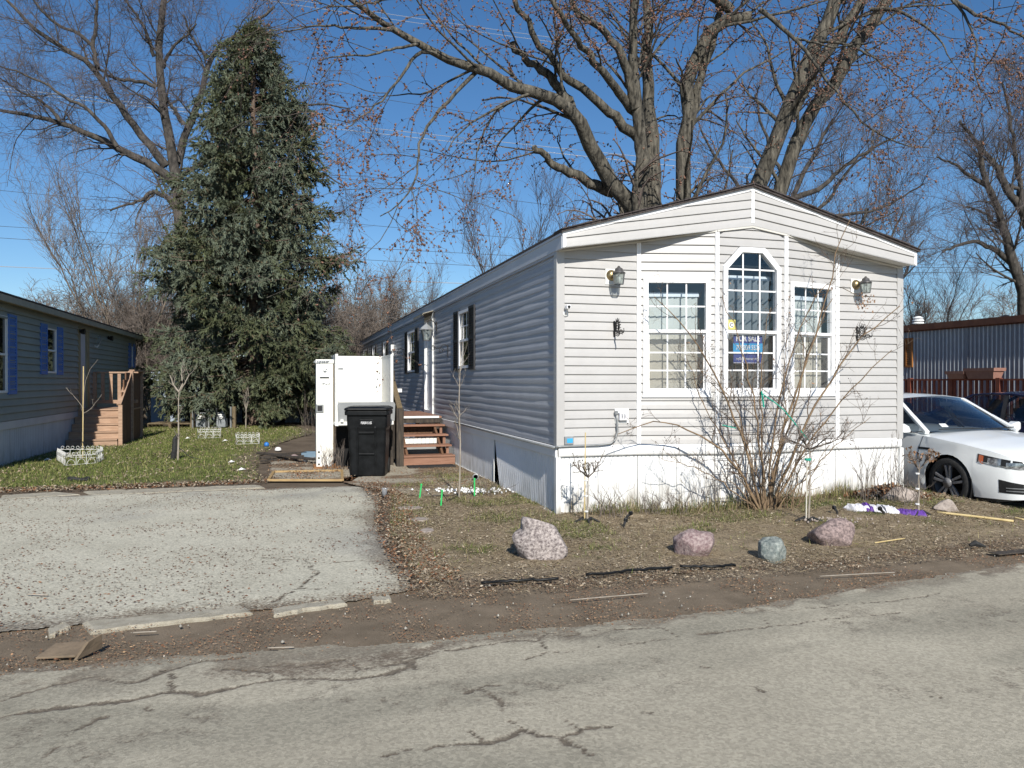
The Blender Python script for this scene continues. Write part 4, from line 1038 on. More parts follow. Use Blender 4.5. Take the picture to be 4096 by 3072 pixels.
# ---- things fixed to the front wall
def onhome(name, label, cat, group=None): return thing(name, label, cat, C0, TH, group)
def wall_lamp(x, z, label):
    t = onhome('wall_lamp', label, 'wall lamp', 'lantern lamps on the front wall')
    MB().box(x - .095, x + .095, -.026, -.008, z - .095, z + .09).build('mounting_block', 'white_trim', t, bevel=.004)
    MB().lathe([(.001, -.075), (.03, -.072), (.052, -.055), (.062, -.03), (.066, -.026)], 20, (x - .02, 0, z + .015), 'y').build('back_plate', 'brass', t, smooth=True)
    MB().tube([(x - .02, -.06, z + .03), (x, -.11, z + .05), (x + .01, -.155, z + .065)], .009, 8).build('arm', 'brass', t, smooth=True)
    cx, cy, zt, zb = x + .012, -.165, z + .02, z - .105
    m_ = MB(); a = [(cx + .072 * math.cos(k * PI / 3), cy + .072 * math.sin(k * PI / 3)) for k in range(6)]; b = [(cx + .058 * math.cos(k * PI / 3), cy + .058 * math.sin(k * PI / 3)) for k in range(6)]
    for k in range(6): m_.beam((*a[k], zt), (*b[k], zb), .006, .006)
    for k in range(6): m_.beam((*b[k], zb), (*b[(k + 1) % 6], zb), .006, .006); m_.beam((*a[k], zt), (*a[(k + 1) % 6], zt), .007, .007)
    m_.build('lantern_frame', 'lamp_metal', t)
    MB().lathe([(.080, zt), (.074, zt + .012), (.05, zt + .028), (.045, zt + .055), (.02, zt + .07), (.012, zt + .085), (.001, zt + .09)], 12, (cx, cy, 0)).build('lantern_cap', 'lamp_metal', t, smooth=True)
    for k in range(6):
        j = (k + 1) % 6; MB().quad((*b[k], zb), (*b[j], zb), (*a[j], zt), (*a[k], zt)).build('pane', 'lamp_glass', t)
    MB().lathe([(.001, zb + .01), (.02, zb + .018), (.03, zb + .045), (.026, zb + .075), (.014, zb + .1), (.001, zb + .11)], 12, (cx, cy, 0)).build('bulb', 'bulb', t, smooth=True)
wall_lamp(.68, 2.78, 'brass and glass lantern lamp left of the bay windows'); wall_lamp(4.128, 2.79, 'brass and glass lantern lamp right of the bay windows')
def sun_bracket(x, z, label):
    t = onhome('hanging_bracket', label, 'plant bracket', 'iron sun brackets on the front wall')
    MB().box(x - .012, x + .012, -.02, -.010, z - .09, z + .1).build('wall_bar', 'black_iron', t)
    m_ = MB(); cy, cz = -.105, z + .02
    for r in (.022, .042, .058): m_.tube([(x, cy + r * math.cos(a), cz + r * math.sin(a)) for a in np.linspace(0, 2 * PI, 15)], .0055, 5)
    m_.build('sun_disc', 'black_iron', t)
    m_ = MB()
    for k in range(9):
        a = PI * (k / 8) * 1.06 - .1
        p = [(x, cy + .062 * math.cos(a - .13), cz + .062 * math.sin(a - .13)), (x, cy + .105 * math.cos(a + .05), cz + .105 * math.sin(a + .05)), (x, cy + .062 * math.cos(a + .13), cz + .062 * math.sin(a + .13))]
        m_.tube(p, .005, 5)
    m_.build('sun_rays', 'black_iron', t)
    m_ = MB()
    for dz in (-.045, -.062, -.082): m_.tube([(x, -.015 - s_ * .235, z + dz + .012 * math.sin(s_ * 10) + .02 * s_) for s_ in np.linspace(0, 1, 14)], .006, 5)
    m_.tube([(x, -.24, z - .05), (x, -.275, z - .055), (x, -.29, z - .03), (x, -.285, z - .005)], .006, 5)
    m_.build('wave_arm', 'black_iron', t)
sun_bracket(.70, 2.16, 'black iron sun bracket left of the bay windows'); sun_bracket(4.132, 2.165, 'black iron sun bracket right of the bay windows')
t = onhome('security_camera', 'small white camera on the left corner of the front wall', 'camera')
MB().lathe([(.03, -.022), (.032, -.03), (.012, -.04)], 14, (.085, 0, 2.33), 'y').build('mount', 'white_trim', t)
MB().tube([(.085, -.035, 2.33), (.085, -.07, 2.35), (.088, -.08, 2.385)], .010, 7).build('arm', 'white_trim', t)
MB().box(.062, .114, -.135, -.055, 2.375, 2.425).build('housing', 'window_white', t, bevel=.010)
MB().lathe([(.001, -.142), (.016, -.141), (.018, -.134)], 14, (.088, 0, 2.40), 'y').build('lens', 'car_black', t)
t = onhome('outlet_box', 'white outdoor outlet with loose grey conduit on the front wall', 'outlet')
MB().box(.705, .885, -.026, -.008, 1.045, 1.225).build('mounting_block', 'white_trim', t, bevel=.004)
MB().box(.745, .855, -.075, -.026, 1.085, 1.175).build('cover', 'bag_white', t, bevel=.006)
m_ = MB()
for x in (.775, .81): m_.tube([(x, -.078, 1.11), (x, -.085, 1.14), (x, -.078, 1.165)], .005, 5)
m_.build('flap_ribs', 'grey_metal', t)
MB().tube([(.715, -.045, 1.175), (.722, -.047, 1.09), (.728, -.05, .95), (.70, -.052, .86), (.64, -.052, .815), (.50, -.05, .80), (.25, -.045, .797), (.02, -.043, .793), (-.045, -.04, .788)], .0125, 8).build('conduit', 'grey_metal', t, smooth=True)
MB().lathe([(.02, 1.15), (.024, 1.16), (.024, 1.19), (.014, 1.20)], 10, (.715, -.045, 0)).build('conduit_nut', 'grey_metal', t)
t = onhome('meter_box', 'grey box with a blue face low on the left corner', 'meter box')
MB().box(.068, .178, -.05, -.012, .812, .905).build('case', 'meter_grey', t, bevel=.006)
MB().box(.095, .165, -.054, -.050, .835, .885).build('face', 'sign_cyan', t)
MB().box(.105, .145, -.04, -.014, .79, .812).build('plug', 'grey_metal', t)
# FOR SALE sign behind the glass, sticker
f_ = FC[2]; c = f_.L / 2
t = onhome('sale_sign', 'blue for sale sign with a phone number inside the middle window', 'sign')
o_ = -.065; yl = f_.p[1] - o_ + 0  # panel lies parallel to the pane
xl = f_.p[0]
sx0, sx1 = xl + .255, xl + .655
MB().box(sx0, sx1, -BD + .032, -BD + .036, 1.765, 2.115).build('panel', 'sign_navy', t)
MB().box(sx0 - .006, sx1 + .004, -BD + .0305, -BD + .0320, 1.90, 2.01).build('number_band', 'sign_cyan', t)
text('lettering', 'FOR SALE', .098, 'paper_white', t, ((sx0 + sx1) / 2, -BD + .030, 2.066), sx=.80, bold=.003)
text('lettering', '708.839.5525', .082, 'paper_white', t, ((sx0 + sx1) / 2, -BD + .029, 1.955), sx=.76, bold=.0012)
text('lettering', 'myShareHome.com', .046, 'paper_white', t, ((sx0 + sx1) / 2 - .02, -BD + .030, 1.822), sx=.80)
MB().box(sx0, sx1 - .02, -BD + .030, -BD + .032, 1.768, 1.774).build('rule', 'paper_white', t)
t = onhome('window_sticker', 'small yellow sticker with a letter C on the middle window', 'sticker')
MB().box(xl + .155, xl + .262, -BD + .0005, -BD + .0025, 2.172, 2.292).build('sheet', 'sticker', t)
MB().lathe([(.001, -BD - .0008), (.034, -BD - .0008), (.035, -BD + .0005)], 20, (xl + .208, 0, 2.228), 'y').build('disc', 'paper_white', t)
text('lettering', 'C', .066, 'car_black', t, (xl + .208, -BD - .0012, 2.227), bold=.001)

# ---- things on the long left wall
def onside(name, label, cat, group=None): return thing(name, label, cat, C0, TH, group)
t = onside('porch_lantern', 'grey square lantern on a scrolled arm beside the side door', 'wall lamp')
MB().tube([(-.012, 7.55, 2.70), (-.05, 7.55, 2.78), (-.13, 7.55, 2.83), (-.20, 7.55, 2.80), (-.22, 7.55, 2.70)], .010, 7).build('arm', 'black_iron', t, smooth=True)
MB().box(-.02, -.008, 7.51, 7.59, 2.60, 2.80).build('wall_plate', 'black_iron', t)
cx, cy, zt, zb = -.22, 7.55, 2.62, 2.40
m_ = MB(); A_ = [(cx + a * .10, cy + b * .10) for a, b in ((-1, -1), (1, -1), (1, 1), (-1, 1))]; B_ = [(cx + a * .065, cy + b * .065) for a, b in ((-1, -1), (1, -1), (1, 1), (-1, 1))]
for k in range(4):
    j = (k + 1) % 4; m_.beam((*A_[k], zt), (*B_[k], zb), .012, .012); m_.beam((*A_[k], zt), (*A_[j], zt), .014, .014); m_.beam((*B_[k], zb), (*B_[j], zb), .012, .012)
m_.build('lantern_frame', 'lamp_metal', t)
MB().lathe([(.15, zt), (.13, zt + .03), (.06, zt + .09), (.02, zt + .12), (.012, zt + .15)], 4, (cx, cy, 0)).build('lantern_cap', 'grey_paint', t)
for k in range(4):
    j = (k + 1) % 4; MB().quad((*B_[k], zb), (*B_[j], zb), (*A_[j], zt), (*A_[k], zt)).build('pane', 'lamp_glass', t)
MB().lathe([(.02, zb + .02), (.025, zb + .1), (.001, zb + .15)], 8, (cx, cy, 0)).build('bulb', 'bulb', t)
for yy, zz, lb in ((6.35, 2.12, 'black scrolled iron bracket between the side door and the near side window'), (12.35, 2.28, 'black scrolled iron bracket beyond the second side window')):
    t = onside('hanging_bracket', lb, 'plant bracket', 'scrolled brackets on the long side wall')
    m_ = MB(); m_.box(-.018, -.008, yy - .012, yy + .012, zz - .12, zz + .14); m_.build('wall_bar', 'black_iron', t)
    m_ = MB(); m_.tube([(-.015 - .30 * s_, yy, zz + .10 + .04 * math.sin(s_ * 7)) for s_ in np.linspace(0, 1, 12)], .007, 6)
    m_.tube([(-.30 + .05 * math.cos(a) * (1 - a / 12), yy, zz + .06 + .05 * math.sin(a) * (1 - a / 12)) for a in np.linspace(0, 8, 18)], .007, 6)
    m_.tube([(-.14 + .06 * math.cos(a) * (1 - a / 12), yy, zz + .02 + .06 * math.sin(a) * (1 - a / 12)) for a in np.linspace(0, 8, 18)], .006, 6)
    m_.build('scroll', 'black_iron', t)
t = onside('utility_box', 'small white weather box on the long side wall past the second window', 'utility box')
MB().box(-.10, -.008, 14.3, 14.5, 2.42, 2.62).build('case', 'white_trim', t, bevel=.01)
MB().box(-.07, -.02, 14.34, 14.46, 2.30, 2.42).build('conduit_stub', 'white_trim', t)

# ================================================================== STEPS, LIFT, BIN
t = thing('entry_steps', 'brown composite steps and landing up to the side door', 'steps', W3(0, 5.5), TH)
XL, XR = -1.0, -.05
zs = [(.0, .194), (.30, .357), (.62, .532), (.95, .70)]
for y, z in zs:
    MB().box(XL, XR, y - .03, y + .125, z - .034, z).build('tread', 'deck_brown', t, bevel=.004)
    MB().box(XL, XR, y + .131, y + .285, z - .034, z - .001).build('tread', 'deck_brown', t, bevel=.004)
MB().box(XL, XR, -.012, .012, .018, .155).build('riser', 'deck_brown', t, bevel=.003)
for x in (XL + .07, XR - .22):
    m_ = MB(); m_.prism([(x, .04, .02), (x, 1.26, .60), (x, 1.26, .66), (x, .95, .66), (x, .04, .14)], (.04, 0, 0)); m_.build('stringer', 'cedar_dark', t)
for y, z in zs:
    for x in (XL + .01, XR - .10): MB().box(x, x + .05, y + .02, y + .07, 0, z - .036).build('support', 'deck_brown', t)
for k in range(9): MB().box(XL + .05 + k * .078, XL + .05 + k * .078 + .074, .655, .685, .36, .478 - .006 * (k % 3)).build('backing_slat', 'block_white', t)
for k in range(9): MB().box(XL + .05 + k * .078, XL + .05 + k * .078 + .074, 1.1, 1.14, .52, .67).build('backing_slat', 'cedar_dark', t)
MB().box(XL, XR - .02, .75, .78, .03, .34).build('back_panel', 'grey_paint', t)
MB().box(XL, XR, 1.27, 1.30, .72, .815).build('landing_fascia', 'black_wood', t)
MB().box(XL, XR - .06, 1.24, 1.275, .815, .855).build('landing_edge', 'white_trim', t)
for k in range(19): MB().box(XL, XR, 1.28 + k * .145, 1.28 + k * .145 + .138, .815, .85).build('deck_board', 'deck_brown', t)
for x, y in ((XL + .05, 1.4), (XL + .05, 3.9), (XR - .1, 3.9), (XR - .1, 1.4)): MB().box(x, x + .09, y, y + .09, -.02, .815).build('post', 'black_wood', t)
t = thing('old_handrail', 'weathered black post with a sloping wooden handrail left of the steps', 'handrail', W3(-1.08, 5.42), TH)
MB().box(-.06, .07, -.05, .05, -.02, 1.06).build('post', 'black_wood', t, bevel=.008)
MB().box(-.13, -.075, .25, .33, -.02, 1.0).build('post', 'black_wood', t, bevel=.006)
MB().box(-.02, .09, 1.30, 1.39, -.02, 1.75).build('post', 'black_wood', t, bevel=.006)
MB().beam((0, -.02, 1.06), (0, 1.33, 1.72), .10, .045).build('rail', 'post_wood', t, bevel=.006)
for k in range(4): MB().box(-.035, .02, .25 + k * .27, .30 + k * .27, .1, 1.12 + k * .135).build('baluster', 'black_wood', t)
MB().box(.08, .22, 1.25, 1.33, 1.33, 1.40).build('bracket', 'white_trim', t)
t = tag(MB().box(-.42, .42, -.16, .16, 0, .022).build('door_mat', 'black_rubber', bevel=.006), 'dark flat mat lying before the brown steps', 'mat')
t.location = tuple(W3(-.55, 5.18, .02)); t.rotation_euler = (0, 0, TH)

t = thing('wheelchair_lift', 'white metal wheelchair lift with a raised walled platform', 'lift', (-2.977, 13.1, 0), TH)
PZ, PT = .83, 1.99
tw = MB().box(-.325, -.035, .53, .90, .02, 1.87).build('tower', 'lift_white', t, bevel=.006)
MB().box(-.335, -.025, .515, .91, 1.86, 1.93).build('tower_cap', 'lift_white', tw, bevel=.006)
MB().box(-.325, -.20, .505, .53, 1.0, 1.14).build('control_box', 'grey_metal', tw, bevel=.006)
MB().box(-.305, -.225, .498, .505, 1.025, 1.115).build('control_face', 'car_black', tw)
MB().box(-.265, -.105, .522, .53, 1.598, 1.622).build('slot', 'car_black', tw)
rng = np.random.RandomState(3)
def smudge(parent, x, z, w_, h_, mat, y, n=10):
    m_ = MB()
    for k in range(n):
        a, b = x + rng.normal(0, w_), z + rng.normal(0, h_); s_ = .006 + .012 * rng.rand()
        m_.add([(a + s_ * (.5 + rng.rand()) * math.cos(q), y, b + s_ * (.5 + rng.rand()) * math.sin(q)) for q in np.linspace(0, 2 * PI, 8)[:-1]], [tuple(range(7))])
    m_.build('peeled_patch', mat, parent)
smudge(tw, -.17, 1.72, .022, .03, 'meter_grey', .5285, 9); smudge(tw, -.17, 1.50, .035, .04, 'grey_metal', .5285, 9); smudge(tw, -.18, 1.885, .07, .008, 'meter_grey', .5135, 26)
for z in (.30, .195, .085): MB().lathe([(.001, .526), (.017, .526), (.018, .53)], 12, (-.28, 0, z), 'y').build('bolt', 'car_black', tw)
smudge(tw, -.16, .05, .03, .012, 'rust', .5285, 10); smudge(tw, -.06, .12, .02, .06, 'rust', .5285, 8)
MB().box(-.37, .08, .42, 1.0, 0, .045).build('base_plate', 'rust', t)
MB().box(-.03, .94, -.02, 1.42, PZ - .045, PZ).build('platform', 'lift_white', t)
for nm, b in (('back_panel', (.0, .93, 1.39, 1.415)), ('side_panel', (-.015, .008, .0, 1.40)), ('side_panel', (.915, .938, .0, 1.40))):
    MB().box(*b, PZ, PT).build(nm, 'lift_white' if nm == 'back_panel' else 'lift_shaded', t, bevel=.003)
for x in (-.028, .905): MB().box(x, x + .045, -.025, .025, PZ - .03, PT + .02).build('corner_post', 'lift_white', t, bevel=.003)
MB().box(-.02, .94, 1.375, 1.43, PT, PT + .03).build('top_rail', 'lift_white', t)
for x in (-.022, .91): MB().box(x, x + .034, .02, 1.38, PT, PT + .022).build('top_rail', 'lift_shaded', t)
MB().box(.02, .10, -.03, -.005, 1.74, 1.775).build('latch', 'grey_metal', t)
MB().prism([(.01, -.075, .865), (.965, -.075, .865), (.975, -.105, 1.15), (.95, -.11, 1.19), (.03, -.11, 1.19), (.0, -.105, 1.15)], (0, .02, 0)).build('ramp_flap', 'grey_paint', t)
for x in (.05, .86): MB().box(x, x + .05, -.115, -.06, .855, .90).build('hinge', 'lift_white', t)
MB().box(.02, .95, -.07, -.02, .80, .862).build('platform_lip', 'lift_white', t)
MB().box(.82, .87, .06, .11, 0, .80).build('leg', 'tan_trim', t)
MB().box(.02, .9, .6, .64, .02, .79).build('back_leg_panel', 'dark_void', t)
MB().box(-.034, -.018, .56, .62, .3, 1.85).build('guide_rail', 'post_wood', t)

t = thing('wheeled_bin', 'tall black plastic wheeled bin standing before the lift', 'bin', (-2.336, 12.62, .018), R_(3))
def rrect(w_, d_, r, z, y0=0, n=4):
    pts = []
    for cx, cy, a0 in ((w_ / 2 - r, d_ / 2 - r, 0), (-w_ / 2 + r, d_ / 2 - r, 90), (-w_ / 2 + r, -d_ / 2 + r, 180), (w_ / 2 - r, -d_ / 2 + r, 270)):
        for k in range(n + 1):
            a = R_(a0 + 90 * k / n); pts.append((cx + r * math.cos(a), cy + r * math.sin(a) + y0, z))
    return pts
def loft(levels):
    m_ = MB(); n = len(levels[0]); vs = [p for L_ in levels for p in L_]
    fs = [(i * n + k, i * n + (k + 1) % n, (i + 1) * n + (k + 1) % n, (i + 1) * n + k) for i in range(len(levels) - 1) for k in range(n)]
    fs += [tuple(range(n))[::-1], tuple(range((len(levels) - 1) * n, len(levels) * n))]
    return m_.add(vs, fs)
loft([rrect(.545, .52, .05, .0), rrect(.56, .54, .05, .02), rrect(.585, .58, .05, .45, -.01), rrect(.60, .61, .05, .74, -.02), rrect(.635, .63, .05, .79, -.02), rrect(.645, .65, .05, 1.02, -.025)]).build('body', 'black_plastic', t, bevel=.006)
loft([rrect(.68, .69, .06, .985, -.03), rrect(.70, .72, .06, .99, -.03), rrect(.70, .72, .06, 1.05, -.03), rrect(.68, .70, .06, 1.055, -.03)]).build('rim', 'black_plastic', t, bevel=.005)
loft([rrect(.70, .75, .06, 1.06, -.03), rrect(.715, .77, .06, 1.075, -.03), rrect(.70, .75, .07, 1.10, -.03), rrect(.60, .62, .1, 1.125, -.03), rrect(.35, .35, .1, 1.13, -.03)]).build('lid', 'black_plastic', t, smooth=False, bevel=.006)
yf = lambda z: -.262 - .085 * z / 1.0
for x in (-.145, .125): MB().beam((x, yf(.04), .04), (x + (.01 if x > 0 else -.01), yf(.80) - .012, .80), .03, .03).build('rib', 'black_plastic', t, bevel=.006)
MB().beam((-.13, yf(.36) - .004, .36), (.115, yf(.36) - .004, .36), .03, .03).build('handle_bar', 'black_plastic', t, bevel=.006)
MB().beam((-.13, yf(.70) - .012, .705), (.115, yf(.70) - .012, .705), .03, .03).build('handle_bar', 'black_plastic', t, bevel=.006)
pz = .865
MB().prism([(-.125, yf(pz) - .014, pz - .05), (.115, yf(pz) - .014, pz - .05), (.125, yf(pz) - .018, pz), (.10, yf(pz) - .02, pz + .055), (-.11, yf(pz) - .02, pz + .055), (-.135, yf(pz) - .018, pz)], (0, .012, 0)).build('name_plate', 'black_plastic', t, bevel=.006)
text('lettering', 'F000015105', .058, 'road_mat_text', t, (-.003, yf(pz) - .0245, pz - .002), rot=(R_(86), 0, 0), sx=.60)
for x in (-.27, .27): MB().lathe([(.02, -.03), (.12, -.03), (.13, -.02), (.13, .02), (.12, .03), (.02, .03)], 20, (x, .26, .13), 'x').build('wheel', 'black_rubber', t)
MB().tube([(-.27, .26, .13), (.27, .26, .13)], .014, 8).build('axle', 'grey_metal', t)
MB().tube([(-.26, .30, .96), (-.26, .37, .97), (.26, .37, .97), (.26, .30, .96)], .016, 8).build('pull_handle', 'black_plastic', t)

# ================================================================== BLUE HOUSE
BO = np.array([-9.3, 14.0, 0.0])
blue = thing('mobile_home', 'dusky blue mobile home with bright blue shutters beside the lawn', 'mobile home', BO, TH)
class BFace(Face):
    def __init__(s): s.p = np.array([0., 0.]); s.d = np.array([0., 1.]); s.n = np.array([1., 0.])
BF = BFace(); BY0, BY1, BH = -3.6, 12.75, .135
m_ = MB(); BOP = [(-.75, .31, 1.33, 2.75), (2.72, 3.48, 1.70, 2.73), (5.31, 6.39, .84, 2.86), (11.95, 12.35, 2.02, 2.75)]
e = [BY0] + [q for o_ in BOP for q in o_[:2]] + [BY1]
for a, b in zip(e[0::2], e[1::2]): m_.box(-.07, -.006, a, b, .78, 3.0)
for a, b, c_, d in BOP: m_.box(-.07, -.006, a, b, .78, c_); m_.box(-.07, -.006, a, b, d, 3.0)
bw = m_.build('side_wall', 'blue_siding', blue)
for k in range(17):
    z0, z1 = .80 + k * BH, min(.80 + (k + 1) * BH, 2.99); zm = (z0 + z1) / 2; s0 = BY0
    if z1 - z0 < .03: continue
    for a, b in [(a, b) for a, b, c_, d in BOP if c_ < zm < d] + [(BY1, None)]:
        board(BF, s0, a, s0, a, z0 + .012, z1, [(0, .001), (0, .030), (.06, .031), (1, .004)]).build('siding_board', 'blue_siding', bw); s0 = b
MB().box(-4.6, -.08, BY0, BY0 + .05, 0, 3.0).build('front_wall', 'blue_siding', blue)
MB().box(-4.6, -.08, BY1 - .05, BY1, 0, 3.0).build('back_wall', 'blue_siding', blue)
MB().box(-.02, .024, BY1 - .1, BY1 + .02, .0, 2.99).build('corner_post', 'blue_siding', blue)
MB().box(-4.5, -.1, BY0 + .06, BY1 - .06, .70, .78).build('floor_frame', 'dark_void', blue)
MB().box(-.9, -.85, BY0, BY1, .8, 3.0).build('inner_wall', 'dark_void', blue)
rf = MB().prism([(.26, BY0 - .3, 3.075), (-2.3, BY0 - .3, 3.62), (-4.9, BY0 - .3, 3.075), (-4.9, BY0 - .3, 3.105), (-2.3, BY0 - .3, 3.65), (.26, BY0 - .3, 3.105)], (0, BY1 - BY0 + .5, 0)).build('roof', 'shingle', blue)
MB().box(.215, .25, BY0 - .3, BY1 + .2, 2.955, 3.07).build('eave_board', 'beige_trim', blue)
MB().box(-.0, .215, BY0 - .3, BY1 + .2, 2.99, 3.0).build('soffit', 'beige_trim', blue)
MB().box(-.004, .03, BY0, BY1, .655, .80).build('skirt_band', 'blue_skirt', blue)
for a, b in zip(np.linspace(BY0, BY1, 9)[:-1], np.linspace(BY0, BY1, 9)[1:]):
    ribbed(BF, a + .004, b - .004, -.06, .655, 0).build('skirt_panel', 'blue_skirt', blue)
def blue_window(s0, s1, z0, z1, shut, off=.0):
    m_ = MB(); ring(m_, BF, s0, s1, z0, z1, .045, -.05, .024); zm = (z0 + z1) / 2
    BF.box(m_, s0 + .045, s1 - .045, -.02, .018, zm - .02, zm + .02); wn = m_.build('window', 'window_white', blue)
    for a, b in ((zm + .02, z1 - .045), (z0 + .045, zm - .02)):
        m_ = MB(); BF.box(m_, s0 + .045, s1 - .045, -.014, -.010, a, b); m_.build('pane', 'pane_dark', wn)
    for a in ([s0 - shut - .01] if s0 > 0 else []) + [s1 + .01]:
        m_ = MB(); ring(m_, BF, a, a + shut, z0 - .03, z1 + .05, .05, .012, .040); BF.box(m_, a, a + shut, .013, .042, (z0 + z1) / 2 - .03, (z0 + z1) / 2 + .03); BF.box(m_, a + .01, a + shut - .01, .010, .020, z0, z1)
        sh = m_.build('shutter', 'blue_shutter', blue); n = int((z1 - z0) / .05)
        m_ = MB()
        for k in range(n):
            if abs(k - n / 2) < 1: continue
            BF.box(m_, a + .05, a + shut - .05, .02, .034, z0 + .02 + k * .05, z0 + .046 + k * .05)
        m_.build('louvre', 'blue_shutter', sh, kind='stuff')
blue_window(-.75, .31, 1.33, 2.75, .45); blue_window(2.74, 3.46, 1.72, 2.72, .46); blue_window(11.97, 12.33, 2.02, 2.74, .36)
m_ = MB(); BF.box(m_, 5.31, 5.52, -.05, .03, .84, 2.9); BF.box(m_, 6.18, 6.40, -.05, .03, .84, 2.9); BF.box(m_, 5.52, 6.18, -.05, .03, 2.8, 2.9); m_.build('door_frame', 'tan_trim', blue)
m_ = MB(); BF.box(m_, 5.52, 6.18, -.04, -.02, .84, 2.8); m_.build('door', 'blue_skirt', blue)
t = thing('wall_lamp', 'small white lantern lamp beside the blue home door', 'wall lamp', BO, TH)
MB().tube([(.02, 6.97, 2.5), (.09, 6.97, 2.46), (.14, 6.97, 2.54)], .012, 6).build('arm', 'white_trim', t)
MB().lathe([(.02, 2.52), (.035, 2.55), (.06, 2.68), (.07, 2.69), (.03, 2.76), (.001, 2.80)], 8, (.14, 6.97, 0)).build('lantern', 'lamp_glass', t)
for yy, zz, lb in ((5.42, 2.80, 'black flood lamp under the eave over the blue home door'), (8.6, 2.80, 'black flood lamp under the eave past the blue home door')):
    t = thing('flood_lamp', lb, 'flood lamp', BO, TH, 'flood lamps of the blue home')
    MB().lathe([(.05, .02), (.055, .04), (.02, .06)], 10, (.0, yy, zz), 'x').build('base', 'car_black', t)
    MB().lathe([(.02, .05), (.06, .09), (.075, .17), (.06, .165)], 12, (.0, yy - .08, zz - .02), 'x').build('head', 'car_black', t)
# wooden steps of the blue house
t = thing('wooden_steps', 'cedar steps and railing against the blue home', 'steps', BO + 4.15 * V, TH)
for k in range(5):
    y, z = k * .27, .17 * (k + 1)
    MB().box(.03, 1.12, y, y + .03, z - .17, z - .035).build('riser', 'cedar', t)
    MB().box(.03, 1.12, y - .03, y + .28, z - .033, z).build('tread', 'cedar', t, bevel=.004)
for k in range(9): MB().box(.03, 1.2, 1.37 + k * .15, 1.37 + k * .15 + .143, .815, .85).build('deck_board', 'cedar', t)
for k in range(11): MB().box(1.15, 1.18, .0 + k * .245, .0 + k * .245 + .235, 0, min(.98 + k * .30, 1.76)).build('side_board', 'cedar_dark', t)
for x, y, h in ((1.19, -.03, .98), (1.19, 1.30, 1.80), (1.19, 2.62, 1.80), (.06, 2.62, 1.80)): MB().box(x - .045, x + .045, y, y + .09, 0, h).build('post', 'cedar', t, bevel=.004)
MB().beam((1.165, -.04, .99), (1.165, 1.36, 1.79), .10, .04).build('rail', 'cedar', t)
MB().box(.0, 1.25, 2.61, 2.73, 1.76, 1.80).build('rail', 'cedar', t); MB().box(1.13, 1.25, 1.4, 2.7, 1.80, 1.84).build('rail', 'cedar', t)
MB().box(.1, 1.15, 2.64, 2.68, .95, 1.04).build('rail', 'cedar', t)
for k in range(5): MB().box(.22 + k * .2, .30 + k * .2, 2.63, 2.67, 1.0, 1.77).build('baluster', 'cedar', t)
MB().box(1.18, 1.24, 1.62, 1.95, .98, 1.06).build('number_block', 'cedar', t)

# ================================================================== CORRUGATED TRAILER, DECK, FENCES BEHIND
TO = np.array([11.97, 18.0, 0.0])
tr = thing('trailer', 'corrugated grey metal trailer with brown roof edge behind the cars', 'trailer', TO, TH)
class TFace(Face):
    def __init__(s): s.p = np.array([0., 0.]); s.d = np.array([0., 1.]); s.n = np.array([-1., 0.])
TF = TFace()
def hitT(px, x=0.0):                      # distance along the trailer wall seen at a photo column
    xh = (px - CX) / FPX; p = TO + x * U; return (xh * p[1] - p[0]) / (V[0] - xh * V[1])
for k in range(12):
    a = -7 + k * 1.22; m_ = MB(); vs = []; cols = []; q = a
    while q < a + 1.219:
        for f_, d in ((0, .0), (.22, .0), (.34, .022), (.52, .022), (.64, .0)):
            if q + f_ * .122 < a + 1.219: cols.append((q + f_ * .122, d))
        q += .122
    cols.append((a + 1.219, 0))
    for c_, d in cols: vs += [(-d, c_, .35), (-d, c_, 2.94)]
    m_.add(vs, [(2 * i, 2 * i + 1, 2 * i + 3, 2 * i + 2) for i in range(len(cols) - 1)]); m_.build('wall_sheet', 'corrugated', tr)
    if k % 2: MB().box(-.028, 0, a - .012, a + .012, .35, 2.94).build('seam_strip', 'corrugated', tr)
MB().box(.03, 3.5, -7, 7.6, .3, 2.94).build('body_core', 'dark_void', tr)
MB().box(-.10, 3.6, -7.1, 7.7, 2.94, 2.99).build('roof', 'corrugated', tr)
MB().box(-.12, -.09, -7.1, 7.7, 2.93, 3.09).build('roof_edge', 'brown_fascia', tr)
MB().box(-.06, .0, -7.1, 7.7, 2.90, 2.94).build('roof_edge', 'brown_fascia', tr)
a, b = hitT(3655), hitT(3625)
m_ = MB(); TF.box(m_, b + .02, b + .8, -.02, .03, 1.95, 2.72); wn = m_.build('window', 'pane_dark', tr)
m_ = MB(); ring(m_, TF, a, b, 1.93, 2.74, .05, .024, .055); sh = m_.build('shutter', 'orange_shutter', tr)
for k in range(11):
    z = 1.99 + k * .064; MB().obox(TF.pt((a + b) / 2, .035, z + .02), (0, (b - a) / 2 - .05, 0), (.010, 0, .026), (.003, 0, -.001)).build('slat', 'orange_shutter', sh)
def vent(px, py, Y, r, label, mat):
    p = at(px, py, Y); t_ = thing('roof_vent', label, 'roof vent', p - (0, 0, .2), 0, 'vents on the trailer roof')
    MB().lathe([(r * .8, -.05), (r * .8, .1)], 14).build('pipe', mat, t_)
    for k in range(3): MB().lathe([(r * .8, .1 + k * .07), (r * 1.35, .115 + k * .07), (r * 1.2, .15 + k * .07), (r * .7, .16 + k * .07)], 14).build('louvre_ring', mat, t_)
    MB().lathe([(r, .31), (r * 1.2, .33), (r * .6, .38), (.001, .39)], 14).build('cap', mat, t_)
pv = TO + (hitT(3672, .3)) * V + .3 * U
vent(3672, 1292, pv[1], .115, 'white louvred turbine vent on the trailer roof', 'white_trim')
pv = TO + (hitT(4022, .3)) * V + .3 * U
